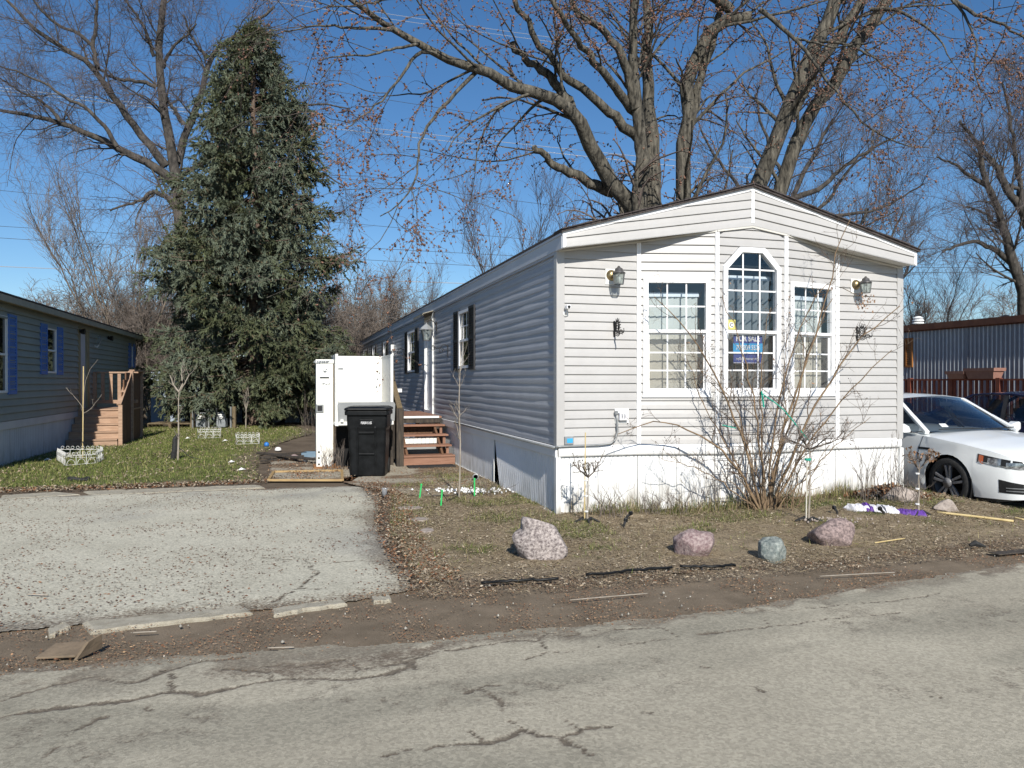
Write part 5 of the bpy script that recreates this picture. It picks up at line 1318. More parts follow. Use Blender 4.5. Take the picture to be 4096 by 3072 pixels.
vent(4022, 1290, pv[1], .10, 'low black vent on the trailer roof', 'car_black')
# red deck in front of the trailer with planters on its rail
dk = thing('red_deck', 'red-brown wooden deck railing beside the trailer', 'deck', TO - 1.5 * U, TH)
MB().box(-.02, 1.4, -4.5, 4.4, .55, .62).build('floor', 'redwood', dk)
MB().box(-.045, .045, -4.5, 4.4, 1.56, 1.60).build('rail', 'redwood', dk); MB().box(-.03, .03, -4.5, 4.4, .74, .79).build('rail', 'redwood', dk)
for k in range(8): MB().box(-.05, .05, -4.5 + k * 1.26, -4.4 + k * 1.26, -.12, 1.62).build('post', 'redwood', dk)
for k in range(60): MB().box(-.02, .02, -4.4 + k * .148, -4.35 + k * .148, .79, 1.56).build('baluster', 'redwood', dk)
MB().box(-.045, 1.4, 4.3, 4.39, 1.5, 1.56).build('rail', 'redwood', dk)
def planter_box(px0, px1, z0, z1, label):
    xh0, xh1 = (px0 - CX) / FPX, (px1 - CX) / FPX; p = TO - 1.5 * U
    s0, s1 = [(xh * p[1] - p[0]) / (V[0] - xh * V[1]) for xh in (xh1, xh0)]
    t_ = thing('planter', label, 'planter', p, TH, 'terracotta coloured planters on the deck rail')
    loft([[(a, b, z) for a, b in ((-w_, s0 + i), (w_, s0 + i), (w_, s1 - i), (-w_, s1 - i))] for z, w_, i in ((z0, .11, .06), (z1 - .07, .15, .02))]).build('trough', 'planter', t_)
    loft([[(a, b, z) for a, b in ((-w_, s0 - i), (w_, s0 - i), (w_, s1 + i), (-w_, s1 + i))] for z, w_, i in ((z1 - .07, .17, .01), (z1, .175, .015))]).build('rim', 'planter', t_)
planter_box(3803, 3876, 1.60, 1.78, 'smaller brown planter on the red deck rail'); planter_box(3878, 3998, 1.60, 1.84, 'larger brown planter on the red deck rail')
# far shed wall and dark fence behind the spruce
t = thing('panel_fence', 'pale panelled fence with dark posts in the shade behind the spruce', 'fence', (0, 0, 0))
for k in range(8):
    x = -13.6 + k * .72; MB().box(x, x + .56, 29.0, 29.05, .0, 1.9).build('panel', 'shed_white', t); MB().box(x + .57, x + .71, 28.96, 29.06, 0, 1.95).build('post', 'black_fence', t)
t = thing('black_fence', 'low black board fence in the shade right of the spruce', 'fence', (0, 0, 0))
for k in range(14):
    x = -7.7 + k * .30; MB().box(x, x + .285, 30.0, 30.03, 0, 1.12 + .02 * (k % 2)).build('board', 'black_fence', t)
MB().box(-7.7, -3.5, 30.035, 30.09, .9, 1.0).build('rail', 'black_fence', t)
for k in range(4): MB().box(-7.6 + k * 1.35, -7.5 + k * 1.35, 30.035, 30.12, 0, 1.2).build('post', 'black_fence', t)

# ================================================================== CARS
def make_car(name, label, loc, rotz, paint):
    t = thing(name, label, 'car', loc, rotz)
    WY, WR, WZ = (.93, 3.73), .37, .33
    yi = lambda y, T: float(np.interp(y, [a for a, b in T], [b for a, b in T]))
    W_ = [(-.06, .30), (-.03, .50), (.03, .66), (.12, .76), (.25, .825), (.45, .875), (.75, .905), (1.2, .915), (3.8, .915), (4.4, .88), (4.7, .82), (4.85, .68), (4.9, .4)]
    ZS = [(-.06, .60), (0, .66), (.10, .72), (.3, .785), (.7, .85), (1.2, .905), (1.6, .93), (3.6, .965), (4.3, .985), (4.75, .96), (4.9, .86)]
    ZT = [(-.06, .61), (0, .69), (.10, .765), (.3, .84), (.7, .925), (1.15, .985), (1.4, .97), (3.9, 1.0), (4.3, 1.055), (4.75, 1.03), (4.9, .88)]
    ZB = [(-.06, .24), (.1, .21), (.5, .20), (1.2, .19), (3.4, .19), (4.3, .22), (4.9, .30)]
    def zb(y):
        z = yi(y, ZB)
        for c_ in WY:
            if abs(y - c_) < WR: z = max(z, WZ + math.sqrt(WR * WR - (y - c_) ** 2))
        return z
    def sx(y, z):                         # half width of the body side at height z
        w_ = yi(y, W_); zz = z
        p = np.interp(zz, [.19, .30, .50, .62, .74, .85, .95], [.955, .985, 1.0, .995, .975, .965, .935])
        return w_ * float(p)
    ys = sorted(set([-.06, -.045, -.03, -.01, .03, .07, .12, .18, .25, .35, .45] + [round(c_ + WR * math.cos(a), 4) for c_ in WY for a in np.linspace(0, PI, 15)] + [1.4, 1.7, 2.0, 2.4, 2.8, 3.2, 4.2, 4.35, 4.5, 4.7, 4.8, 4.85, 4.9]))
    rows = []
    for y in ys:
        b_, s_, tp = zb(y), yi(y, ZS), yi(y, ZT); L_ = []
        for f_ in (0, .12, .3, .5, .7, .86, 1.0):
            z = b_ + (s_ - b_) * f_; L_.append((sx(y, z), z))
        xw = L_[-1][0]
        for g in (.97, .90, .75, .5, .25, 0): L_.append((xw * g, s_ + (tp - s_) * (1 - g * g) + .006 * (g < .95)))
        rows.append((y, L_))
    m_ = MB(); vs = []; nr = len(rows[0][1])
    for y, L_ in rows:
        vs += [(-x, y, z) for x, z in L_] + [(x, y, z) for x, z in L_]
    fs = []
    for i in range(len(rows) - 1):
        for r in range(nr - 1):
            a = i * 2 * nr + r; b = a + 2 * nr; fs.append((a, a + 1, b + 1, b)); c_ = a + nr; d = b + nr; fs.append((c_, d, d + 1, c_ + 1))
    for e_ in (0, (len(rows) - 1) * 2 * nr):
        for r in range(nr - 1): fs.append((e_ + r, e_ + nr + r, e_ + nr + r + 1, e_ + r + 1))
    m_.add(vs, fs); body = m_.build('body', paint, t, smooth=True)
    md = body.modifiers.new('es', 'EDGE_SPLIT'); md.split_angle = R_(50)
    MB().box(-.78, .78, .3, 4.6, .16, .24).build('underbody', 'car_black', t)
    for c_ in WY:
        for s_ in (-1, 1):
            MB().lathe([(.001, -.24 * s_), (.355, -.24 * s_), (.368, .19 * s_)], 24, (s_ * .70, c_, WZ), 'x', False).build('wheel_well', 'car_black', t)
    # glasshouse
    def surf(A, B, n=8):                  # ruled surface between two curves
        m_ = MB(); vs = [tuple(p) for p in A] + [tuple(p) for p in B]; k = len(A)
        return m_.add(vs, [(i, i + 1, k + i + 1, k + i) for i in range(k - 1)])
    xs = np.linspace(-1, 1, 11)
    wb = [(.79 * x, 1.13 + .26 * x * x, .992 - .035 * x * x) for x in xs]; wt = [(.575 * x, 2.02 + .10 * x * x, 1.44 - .035 * x * x) for x in xs]
    rb = [(.78 * x, 4.28 - .22 * x * x, 1.05 - .04 * x * x) for x in xs]; rt = [(.555 * x, 3.42 - .10 * x * x, 1.43 - .04 * x * x) for x in xs]
    mid = lambda A, B, f_, bul: [tuple(np.array(a) * (1 - f_) + np.array(b) * f_ + np.array((0, 0, bul))) for a, b in zip(A, B)]
    for nm, A, B in (('rear_window', rt, rb), ('windscreen', wb, wt)):
        gl = MB(); C1 = [A, mid(A, B, .33, .014), mid(A, B, .66, .014), B]
        for P_, Q_ in zip(C1[:-1], C1[1:]): s1 = surf(P_, Q_); gl.add(s1.v, s1.f)
        ws = gl.build(nm, 'car_glass', t, smooth=True)
    rf = MB(); C1 = [wt, mid(wt, rt, .25, .035), mid(wt, rt, .5, .045), mid(wt, rt, .75, .03), rt]
    for P_, Q_ in zip(C1[:-1], C1[1:]): s1 = surf(P_, Q_); rf.add(s1.v, s1.f)
    rf.build('roof', paint, t, smooth=True)
    for s_ in (-1, 1):
        P = lambda x, y, z: (s_ * x, y, z)
        rail = [P(.80, 1.36, .955), P(.70, 1.72, 1.16), P(.60, 2.10, 1.385), P(.585, 2.5, 1.425), P(.58, 2.9, 1.425), P(.57, 3.30, 1.395), P(.66, 3.75, 1.20), P(.78, 4.12, 1.01)]
        pl = MB(); wd = [.05, .045, .045, .04, .04, .045, .07, .10]
        for a, b, w_ in zip(rail[:-1], rail[1:], wd): pl.beam(a, b, .035 + w_ * .6, w_)
        pl.build('pillar', paint, t, bevel=.01)
        belt = [P(.865, 1.45, .948), P(.875, 2.0, .955), P(.875, 2.6, .962), P(.87, 3.2, .972), P(.83, 3.9, .99)]
        up = [P(.775, 1.52, 1.04), P(.64, 2.05, 1.345), P(.615, 2.6, 1.395), P(.615, 3.2, 1.37), P(.72, 3.75, 1.12)]
        g = surf(belt, up); g.build('side_window', 'car_glass', t, smooth=True)
        m_ = MB(); m_.tube(belt, .010, 5); m_.build('window_trim', 'chrome', t)
        MB().beam(P(.88, 2.42, .955), P(.62, 2.55, 1.39), .06, .05).build('pillar', 'car_black', t)
        for yd in (1.36, 2.48, 3.42):
            z_ = [max(zb(yd), .24) + (yi(yd, ZS) - max(zb(yd), .24)) * f_ for f_ in np.linspace(0, 1, 7)]
            MB().tube([P(sx(yd + .12 * (1 - f_), z) + .001, yd + (.06 * math.sin(f_ * PI) if yd < 2 else 0), z) for f_, z in zip(np.linspace(0, 1, 7), z_)], .004, 4).build('door_gap', 'seal', t)
        for yd in (2.25, 3.25): MB().box(*sorted((s_ * .90, s_ * .935)), yd - .1, yd + .1, .79, .82).build('door_handle', paint, t, bevel=.008)
        # mirror
        loft([[(s_ * (.86 + dx), 1.60 + dy * q, .97 + zz + dz * r) for q, r in ((-1, -1), (1, -1), (1, 1), (-1, 1))] for dx, dy, dz, zz in ((.0, .02, .015, -.01), (.06, .05, .045, .02), (.16, .075, .065, .04), (.22, .05, .05, .04), (.235, .02, .03, .04))]).build('mirror', paint, t, smooth=False, bevel=.018)
        MB().beam(P(.86, 1.6, .955), P(1.0, 1.6, .955), .06, .03).build('mirror_foot', 'car_black', t)
        # lamps and openings set on the skin
        def skin(y0, y1, zlo, zhi, off, ny=10, nz=4):
            m_ = MB(); vs = []
            for i in range(ny + 1):
                f_ = i / ny; y = y0 + (y1 - y0) * f_
                for j in range(nz + 1):
                    z = zlo(f_) + (zhi(f_) - zlo(f_)) * j / nz; x = sx(y, z)
                    dxdy = (sx(y + .01, z) - sx(y - .01, z)) / .02; n_ = np.array([1, -dxdy]); n_ /= np.linalg.norm(n_)
                    vs.append((s_ * (x + n_[0] * off), y + n_[1] * off, z))
            fs = [(i * (nz + 1) + j, (i + 1) * (nz + 1) + j, (i + 1) * (nz + 1) + j + 1, i * (nz + 1) + j + 1) for i in range(ny) for j in range(nz)]
            return m_.add(vs, fs if s_ > 0 else [q[::-1] for q in fs])
        hl = skin(.0, .50, lambda f_: .575 + .075 * f_, lambda f_: .675 + .075 * f_, .004).build('headlight', 'car_black', t, smooth=True)
        skin(.42, .478, lambda f_: .645 - .02 * (1 - f_) + .01 * f_, lambda f_: .728 + .012 * f_, .008, 4).build('turn_lamp', 'amber', hl, smooth=True)
        skin(.22, .37, lambda f_: .628, lambda f_: .705, .008, 5).build('lens', 'lamp_clear', hl, smooth=True)
        skin(.03, .17, lambda f_: .595, lambda f_: .665, .008, 5).build('lens', 'lamp_clear', hl, smooth=True)
        skin(.015, .48, lambda f_: .578 + .074 * f_, lambda f_: .590 + .074 * f_, .009).build('light_strip', 'lamp_clear', hl, smooth=True)
        it = skin(-.01, .24, lambda f_: .285 + .01 * f_, lambda f_: .40 + .055 * f_, .004).build('air_intake', 'car_black', t, smooth=True)
        for z in (.315, .350): skin(.02, .17, lambda f_: z, lambda f_: z + .010, .010, 5, 1).build('fin', 'grey_metal', it)
        skin(1.22, 1.42, lambda f_: .735, lambda f_: .765, .005, 4, 1).build('side_vent', 'car_black', t)
        skin(4.45, 4.80, lambda f_: .70, lambda f_: .86, .005).build('tail_lamp', 'amber', t, smooth=True)
    MB().box(-.46, .46, -.075, -.045, .50, .60).build('grille', 'car_black', t); MB().box(-.44, .44, -.085, -.05, .25, .36).build('lower_grille', 'car_black', t)
    for z in (.53, .565): MB().box(-.46, .46, -.085, -.07, z, z + .012).build('grille_bar', 'chrome', t)
    for c_ in WY:
        for s_ in (-1, 1):
            cx = s_ * .79; wh = thing('wheel_tmp', '', '', (0, 0, 0)); bpy.data.objects.remove(wh)
            w_ = MB().lathe([(.235, -.10), (.30, -.112), (.325, -.09), (.33, 0), (.325, .09), (.30, .112), (.235, .10)], 36, (cx, c_, WZ), 'x', False).build('wheel', 'black_rubber', t, smooth=True)
            MB().lathe([(.238, -.085), (.225, .0), (.238, .098), (.244, .10)], 36, (cx, c_, WZ), 'x', False).build('rim', 'rim', w_, smooth=True)
            MB().lathe([(.001, .0), (.225, .0)], 24, (cx - s_ * .02, c_, WZ), 'x').build('brake_disc', 'car_black', w_)
            xo = cx + s_ * .085
            for k in range(5):
                a = 2 * PI * k / 5 + .3
                for da in (-.16, .16):
                    p = (xo - s_ * .012, c_ + .05 * math.cos(a + da * 2), WZ + .05 * math.sin(a + da * 2)); q = (xo + s_ * .004, c_ + .232 * math.cos(a + da), WZ + .232 * math.sin(a + da))
                    MB().beam(p, q, .034, .03, (1, 0, 0)).build('spoke', 'rim', w_, bevel=.004)
            MB().lathe([(.065, -.03), (.06, .005 * s_), (.001, .006 * s_)], 16, (xo, c_, WZ), 'x').build('hub', 'rim', w_, smooth=True)
            m_ = MB(); m_.tube([(xo + s_ * .01, c_ + .028 * math.cos(a), WZ + .028 * math.sin(a)) for a in np.linspace(0, 2 * PI, 15)], .003, 4)
            for L_ in ([(-.014, .022), (0, .002), (.014, .022)], [(-.022, .012), (-.010, -.02), (0, -.002), (.010, -.02), (.022, .012)]): m_.tube([(xo + s_ * .01, c_ + a, WZ + b) for a, b in L_], .003, 4)
            m_.build('emblem', 'chrome', w_)
    # cabin
    for x in (-.36, .36):
        MB().box(x - .24, x + .24, 2.35, 2.85, .35, .62).build('seat', 'seat_grey', t, bevel=.03); MB().prism([(x - .24, 2.80, .58), (x + .24, 2.80, .58), (x + .20, 3.0, 1.15), (x - .20, 3.0, 1.15)], (0, .12, 0)).build('seat_back', 'seat_grey', t, bevel=.03)
        MB().box(x - .12, x + .12, 2.98, 3.07, 1.16, 1.32).build('head_rest', 'seat_grey', t, bevel=.03)
    MB().box(-.72, .72, 1.40, 1.85, .6, .955).build('dashboard', 'seat_grey', t, bevel=.04)
    MB().tube([(.36 + .18 * math.cos(a), 2.02 + .05 * math.sin(a), .93 + .17 * math.sin(a)) for a in np.linspace(0, 2 * PI, 21)], .016, 6).build('steering_wheel', 'seat_grey', t)
    MB().box(-.08, .14, 1.86, 1.90, 1.30, 1.36).build('inner_mirror', 'seat_grey', t, bevel=.01)
    MB().box(-.6, .6, 3.5, 3.9, .5, 1.0).build('rear_shelf', 'seat_grey', t)
    for x0, x1 in ((-.66, -.1), (.0, .55)): MB().beam((x0, 1.16 + .2 * (x0 / .79) ** 2, 1.005), (x1, 1.12 + .2 * (x1 / .79) ** 2, 1.02), .016, .012).build('wiper', 'car_black', t)
    return t, ws
CO = np.array([6.84, 9.47, -.115])
car, ws = make_car('parked_car', 'white sedan parked nose-out between the homes', CO, TH, 'car_white')
MB().obox((-.535, 1.345, 1.055), (.05, -.006, 0), (.008, .036, .020), (0, -.0006, .001)).build('windscreen_sticker', 'paper_white', car)
make_car('parked_car', 'dark navy car parked beyond the white sedan', CO + 3.9 * U + 1.15 * V, TH, 'car_navy')

# ================================================================== ROCKS
from mathutils import noise as mnoise
def rock(px, py, wpx, hpx, mat, label, seed, depth=.85, Y=None, sink=.13, lean=0.0):
    z = 0.0
    for _ in range(3): g_ = gp(px, py, z); z = float(gz(g_[0], g_[1]))
    Yd = g_[1]; w_, h_ = wpx / FPX * Yd, hpx / FPX * Yd
    bm = bmesh.new(); bmesh.ops.create_icosphere(bm, subdivisions=4, radius=1)
    off = Vector((seed * 3.7, seed * 1.3, 0)); rr = random.Random(seed); cuts = []
    for _ in range(11):
        cn = Vector((rr.gauss(0, 1), rr.gauss(0, 1), rr.gauss(.25, .8))).normalized(); cuts.append((cn, rr.uniform(.66, .86)))
    for v_ in bm.verts:
        n = v_.co.normalized(); d = 1 + .30 * (mnoise.noise(n * 1.1 + off)) + .16 * mnoise.noise(n * 2.4 + off) + .05 * mnoise.noise(n * 6 + off) + .018 * mnoise.noise(n * 16 + off)
        c_ = n * d
        for cn, cd in cuts:
            e_ = c_.dot(cn) - cd
            if e_ > 0: c_ -= cn * e_ * .93
        c_ = c_ * 1.22 + n * (.02 * mnoise.noise(n * 9 + off))
        c_.x = c_.x * .5 * w_ + lean * c_.z * w_; c_.y *= .5 * w_ * depth; c_.z = (c_.z * .52 + .46) * h_
        v_.co = c_
    me = bpy.data.meshes.new('rock'); bm.to_mesh(me); bm.free()
    o_ = link('rock', me, mat, smooth=True); o_.location = (g_[0], g_[1] + w_ * .35, z - sink * h_)
    return tag(o_, label, 'rock', 'rocks set along the yard')
D2 = 1.8517
rock(1172 * D2, 1215 * D2, 97 * D2, 96 * D2, 'granite_pink', 'largest pale pink speckled boulder in the front yard', 1, lean=-.10)
rock(1509 * D2, 1205 * D2, 88 * D2, 58 * D2, 'granite_red', 'low reddish granite rock right of the largest boulder', 2)
rock(1676 * D2, 1215 * D2, 60 * D2, 60 * D2, 'granite_green', 'grey-green rock, the smallest near the road', 5)
rock(1808 * D2, 1185 * D2, 88 * D2, 62 * D2, 'granite_brown', 'purplish brown granite rock below the green-taped sapling', 4)
rock(3802, 2057, 78, 56, 'stone_tan', 'tan angular rock by the front wheel of the white car', 6)
rock(3625, 2010, 130, 62, 'stone_tan', 'rounded tan rock half buried in leaves at the home corner', 7, sink=.2)

# ================================================================== SMALL THINGS IN THE YARDS
def gpt(px, py):
    z = 0.0
    for _ in range(3): p = gp(px, py, z); z = float(gz(p[0], p[1]))
    return p
# white wire border fences round the saplings
def border_fence(name_lbl, pts, h=.27):
    t_ = thing('border_fence', name_lbl, 'garden fence', (pts[0][0], pts[0][1], 0), 0, 'white wire border fences on the lawn')
    o_ = np.array([pts[0][0], pts[0][1], 0])
    for a, b in zip(pts[:-1], pts[1:]):
        a = np.array([a[0], a[1], .0]) - o_; b = np.array([b[0], b[1], .0]) - o_; L_ = np.linalg.norm(b - a); d = (b - a) / L_
        n = max(1, round(L_ / .20)); w_ = L_ / n; m_ = MB(); up = np.array([0, 0, 1.])
        for k in range(n + 1): m_.tube([a + d * k * w_ + up * -.04, a + d * k * w_ + up * (h * .76)], .0045, 5)
        m_.tube([a + up * (h * .70), b + up * (h * .70)], .004, 5); m_.tube([a + up * .03, b + up * .03], .004, 5)
        m_.build('frame', 'wire_white', t_)
        for k in range(n):
            c_ = a + d * (k + .5) * w_; m_ = MB()
            m_.tube([c_ + d * (.40 * w_ * math.cos(q)) + up * (.03 + h * .36 * math.sin(q)) for q in np.linspace(0, PI, 9)], .0035, 5)
            for s_ in (-1, 1): m_.tube([c_ + d * s_ * (.24 * w_ + .17 * w_ * math.cos(q) * (1 - q / 14)) + up * (h * .84 + .17 * w_ * math.sin(q) * (1 - q / 14)) for q in np.linspace(-1.6, 5.2, 13)], .0035, 5)
            m_.build('scroll', 'wire_white', t_)
g = lambda *L_: [tuple(gp(x, y)[:2]) for x, y in L_]
border_fence('white scroll border fence round the staked sapling by the blue home', g((228, 1845), (262, 1868), (385, 1858), (412, 1843), (400, 1836), (240, 1836)))
border_fence('white scroll border fence before the gas meters', g((790, 1752), (790, 1757), (883, 1755), (882, 1746), (800, 1744)))
border_fence('white scroll border fence on the lawn nearest the lift', g((943, 1775), (943, 1782), (1038, 1779), (1035, 1771), (945, 1770)))

def thin_tree(name, label, cat, base, tops, mat, r0, twn, twl, seed, extra=None, group=None, up=.3):
    """stem polylines plus side twigs"""
    rng = np.random.RandomState(seed); t_ = thing(name, label, cat, base, 0, group); b0 = np.array(base)
    P = np.stack([resample(np.array(s_) - b0, 9, rng, .004) for s_ in tops]); R = np.stack([np.linspace(r0 * k, r0 * .35, 9) for k in np.linspace(1, .7, len(tops))])
    link('stem', npmesh('stem', *tubes(P, R, 6)), mat, t_, smooth=True)
    L1 = sprout(P, R, twn, twl, .8, up, 5, .18, rng, .3, .6, .4, .0025); L2 = sprout(*L1, 3, (twl[0] * .4, twl[1] * .45), .8, up, 4, .2, rng, .3, .7, .5, .002)
    link('twigs', npmesh('twigs', *join([tubes(*L1, 4), tubes(*L2, 3)])), mat, t_, kind='stuff')
    return t_, L1, L2, rng
def stake(p, h, r, mat, parent, dx=0): MB().tube([(dx, 0, -.05), (dx + .01, 0, h)], r, 6).build('stake', mat, parent)
# rose standards and saplings
def standard(px, py, crown_py, label, seed, leaves=False, crown_r=.15, stake_py=None, stake_mat='stake_white', tape=None, nst=7):
    b = gpt(px, py); Y = b[1]; hz = CAMH + (HY - crown_py) / FPX * Y; rng = np.random.RandomState(seed)
    tops = [[b + (0, 0, -.03), b + (.01, 0, hz * .5 - b[2] * .5 + b[2]), (b[0] + .01, b[1], hz)]]
    t_, L1, L2, _ = thin_tree('rose_standard', label, 'small tree', b, tops, 'stem_grey', .013, 1, (.02, .03), seed)
    top = np.array([.01, 0, hz - b[2]]); st = []
    for k in range(nst):
        a = 2 * PI * k / nst + rng.rand(); st.append([top + (0, 0, -.02), top + (.35 * crown_r * math.cos(a), .35 * crown_r * math.sin(a), .03), top + (.75 * crown_r * math.cos(a), .75 * crown_r * math.sin(a), .06 + .06 * rng.rand()), top + (crown_r * math.cos(a), crown_r * math.sin(a), .10 + .12 * rng.rand())])
    P = np.stack([resample(s_, 7, rng, .004) for s_ in st]); R = np.tile(np.linspace(.008, .004, 7), (len(st), 1))
    B1 = sprout(P, R, 7, (.04, crown_r * .7), .8, .2, 5, .2, rng, .3, .7, .5, .003); B2 = sprout(*B1, 2, (.02, .05), .8, .1, 4, .2, rng, .4, .8, .6, .0025)
    link('crown', npmesh('crown', *join([tubes(P, R, 5), tubes(*B1, 4), tubes(*B2, 3)])), 'twig_warm', t_)
    n = 70 if leaves else 40; pts = B2[0][rng.randint(0, len(B2[0]), n), -1]
    if leaves:
        v, f = scatter_quads(pts[:, 0], pts[:, 1], pts[:, 2], .03 + .04 * rng.rand(n), .02 + .02 * rng.rand(n), rng.rand(n) * 6.3, rng.normal(-.6, .6, n), .01 * rng.rand(n), rng)
        link('dry_leaves', npmesh('dry_leaves', v, f), 'dry_leaf', t_, kind='stuff')
    else: link('buds', npmesh('buds', *blobs(pts, .005 + .006 * rng.rand(n), rng)), 'bark_warm', t_, kind='stuff')
    if stake_py:
        h = CAMH + (HY - stake_py) / FPX * Y - b[2]; stake(b, h, .007, stake_mat, t_, -.03)
    if tape: MB().lathe([(.035, tape - .012), (.038, tape), (.035, tape + .012)], 8, (-.012, 0, 0)).build('tape', 'teal_cord', t_)
    for k in range(3): MB().lathe([(.022, .12 + k * .17), (.023, .135 + k * .17)], 7, (-.01, 0, 0)).build('tie', 'paper_white', t_) if not tape else None
    m_ = MB()
    for k in range(5):
        a = k * 1.3 + seed; m_.tube([(0, 0, .03), (.07 * math.cos(a), .07 * math.sin(a), .05), (.15 * math.cos(a), .12 * math.sin(a), .015)], .012, 5)
    m_.build('ground_tie', 'black_rubber', t_)
    return t_
standard(2349, 2092, 1902, 'small bare rose standard on a stake by the home corner', 31, crown_r=.16, stake_py=1730, stake_mat='bamboo')
standard(3236, 2090, 1790, 'tall rose standard with green tape and white stake', 32, crown_r=.34, stake_py=1826, tape=.68, nst=11)
standard(3674, 2062, 1872, 'rose standard with brown dead leaves before the white car', 33, leaves=True, crown_r=.13)
# sapling before the steps
b = gpt(1836, 1995); tp = at(1842, 1365, b[1])
thin_tree('sapling', 'thin bare sapling standing before the brown steps', 'sapling', b, [[b, b + (tp - b) * .3 + (.02, 0, 0), b + (tp - b) * .65 - (.015, 0, 0), tp]], 'stem_grey', .013, 16, (.12, .32), 41)
b = gpt(711, 1842); f1 = at(716, 1567, b[1])
t, *_ = thin_tree('sapling', 'forked pale sapling with black wrap on the lawn', 'sapling', b, [[b, f1], [f1, at(697, 1545, b[1]), at(680, 1500, b[1])], [f1, at(730, 1540, b[1]), at(727, 1475, b[1])], [f1, at(742, 1530, b[1]), at(757, 1497, b[1])]], 'stem_grey', .022, 4, (.1, .3), 42)
m_ = MB(); m_.tube([(-.10, 0, 0), (-.06, 0, .2), (-.05, 0, .42), (.0, 0, .52)], [.05, .06, .05, .02], 7); m_.tube([(-.02, 0, .3), (-.2, .05, .08), (-.28, .05, 0)], .008, 5); m_.tube([(.02, 0, .25), (.25, -.05, .08), (.5, -.05, .02)], .008, 5); m_.build('wrap', 'black_rubber', t)
b = gpt(983, 1716); tp = at(985, 1560, b[1])
thin_tree('sapling', 'slim sapling on a green stake before the spruce trunk', 'sapling', b, [[b, (b + tp) / 2, tp], [(b + tp) / 2, at(995, 1600, b[1]), at(990, 1550, b[1])]], 'stem_grey', .02, 8, (.2, .5), 43)
b = gpt(330, 1835); tp = at(334, 1465, b[1])
t, *_ = thin_tree('sapling', 'whip sapling tied to a bamboo cane by the blue steps', 'sapling', b, [[b, (b + tp) / 2, at(338, 1520, b[1]), at(360, 1460, b[1]), at(392, 1437, b[1])], [b + (0, 0, .9), at(360, 1640, b[1]), at(408, 1578, b[1])], [b + (0, 0, 1.0), at(310, 1600, b[1]), at(262, 1550, b[1])]], 'stem_grey', .007, 2, (.05, .15), 44)
MB().tube([(0, 0, -.05), (.02, 0, tp[2] - b[2])], .011, 6).build('stake', 'bamboo', t)
m_ = MB(); m_.tube([(0, 0, .35), (.16, -.1, 0)], .01, 5); m_.tube([(0, 0, .35), (-.15, -.05, 0)], .01, 5); m_.build('brace', 'black_rubber', t)

# green plant stakes with cords
for k, (a, b_, lb) in enumerate((((1685, 1942), (1677, 1998), 'green plastic peg leftmost of the three before the steps'), ((1768, 1967), (1763, 2029), 'green plastic peg in the middle of the three, nearest the road'), ((1898, 1920), (1898, 1990), 'green plastic peg right of the three, by the skirting'))):
    p = gpt(*b_); q = at(a[0], a[1], p[1]); t_ = thing('plant_peg', lb, 'peg', p, 0, 'green pegs by the sapling'); d = q - p
    MB().beam((0, 0, -.03), d, .022, .018).build('shaft', 'green_plastic', t_); MB().lathe([(.014, 0), (.016, .012), (.010, .024)], 8, tuple(d)).build('head', 'green_plastic', t_)
    s_ = gpt(1836, 1990) - p; m_ = MB(); m_.tube([d + (0, 0, -.01), d * .5 + s_ * .3 + (0, 0, -.05), s_ * .75 + (0, 0, .03), s_ + (0, 0, .05)], .005, 5); m_.build('cord', 'black_rubber', t_)
p = gpt(1903, 1925); t = thing('spot_light', 'small round garden spot lying by the skirting', 'garden light', p)
MB().lathe([(.03, .05), (.048, .0), (.05, -.02), (.04, -.025)], 14, (0, 0, .07), 'y').build('head', 'grey_metal', t); MB().lathe([(.001, -.027), (.034, -.027)], 14, (0, 0, .07), 'y').build('lens', 'car_black', t); MB().lathe([(.03, -.03), (.02, .04)], 8).build('foot', 'black_rubber', t)
# white stones in a patch
rng = np.random.RandomState(8); c_ = gpt(1885, 1972); n = 160
X = c_[0] + rng.normal(.05, .28, n); Y = c_[1] + rng.normal(0, .13, n)
o_ = link('white_stones', npmesh('white_stones', *blobs(np.stack([X, Y, np.full(n, .035)], 1), .010 + .012 * rng.rand(n), rng)), 'paper_white', kind='stuff'); tag(o_, 'patch of small white stones round the sapling', 'stones')
c_ = gpt(3345, 2090); n = 80
o_ = link('white_stones', npmesh('white_stones', *blobs(np.stack([c_[0] + rng.normal(0, .2, n), c_[1] + rng.normal(0, .1, n), gz(c_[0], c_[1]) + np.full(n, .025)], 1), .008 + .012 * rng.rand(n), rng)), 'stone_tan', kind='stuff'); tag(o_, 'pale stones scattered behind the purplish brown rock', 'stones')
# flagstones half hidden by litter
def flag(px, py, w_, d_, label, seed):
    r = np.random.RandomState(seed); p = gpt(px, py); m_ = MB()
    m_.prism([(w_ * (.8 + .3 * r.rand()) * math.cos(a), d_ * (.8 + .3 * r.rand()) * math.sin(a), 0) for a in np.linspace(0, 2 * PI, 9)[:-1]], (0, 0, .022)); o_ = m_.build('flagstone', 'stone_tan', bevel=.006)
    o_.location = tuple(p + (0, 0, .005)); return tag(o_, label, 'flagstone', 'flagstones along the yard edge')
flag(1640, 2038, .17, .12, 'tan flagstone nearest the green pegs', 1); flag(1672, 2085, .13, .12, 'tan flagstone in the middle of the row at the yard edge', 2); flag(1706, 2130, .08, .12, 'small tan flagstone at the road end of the row', 3)
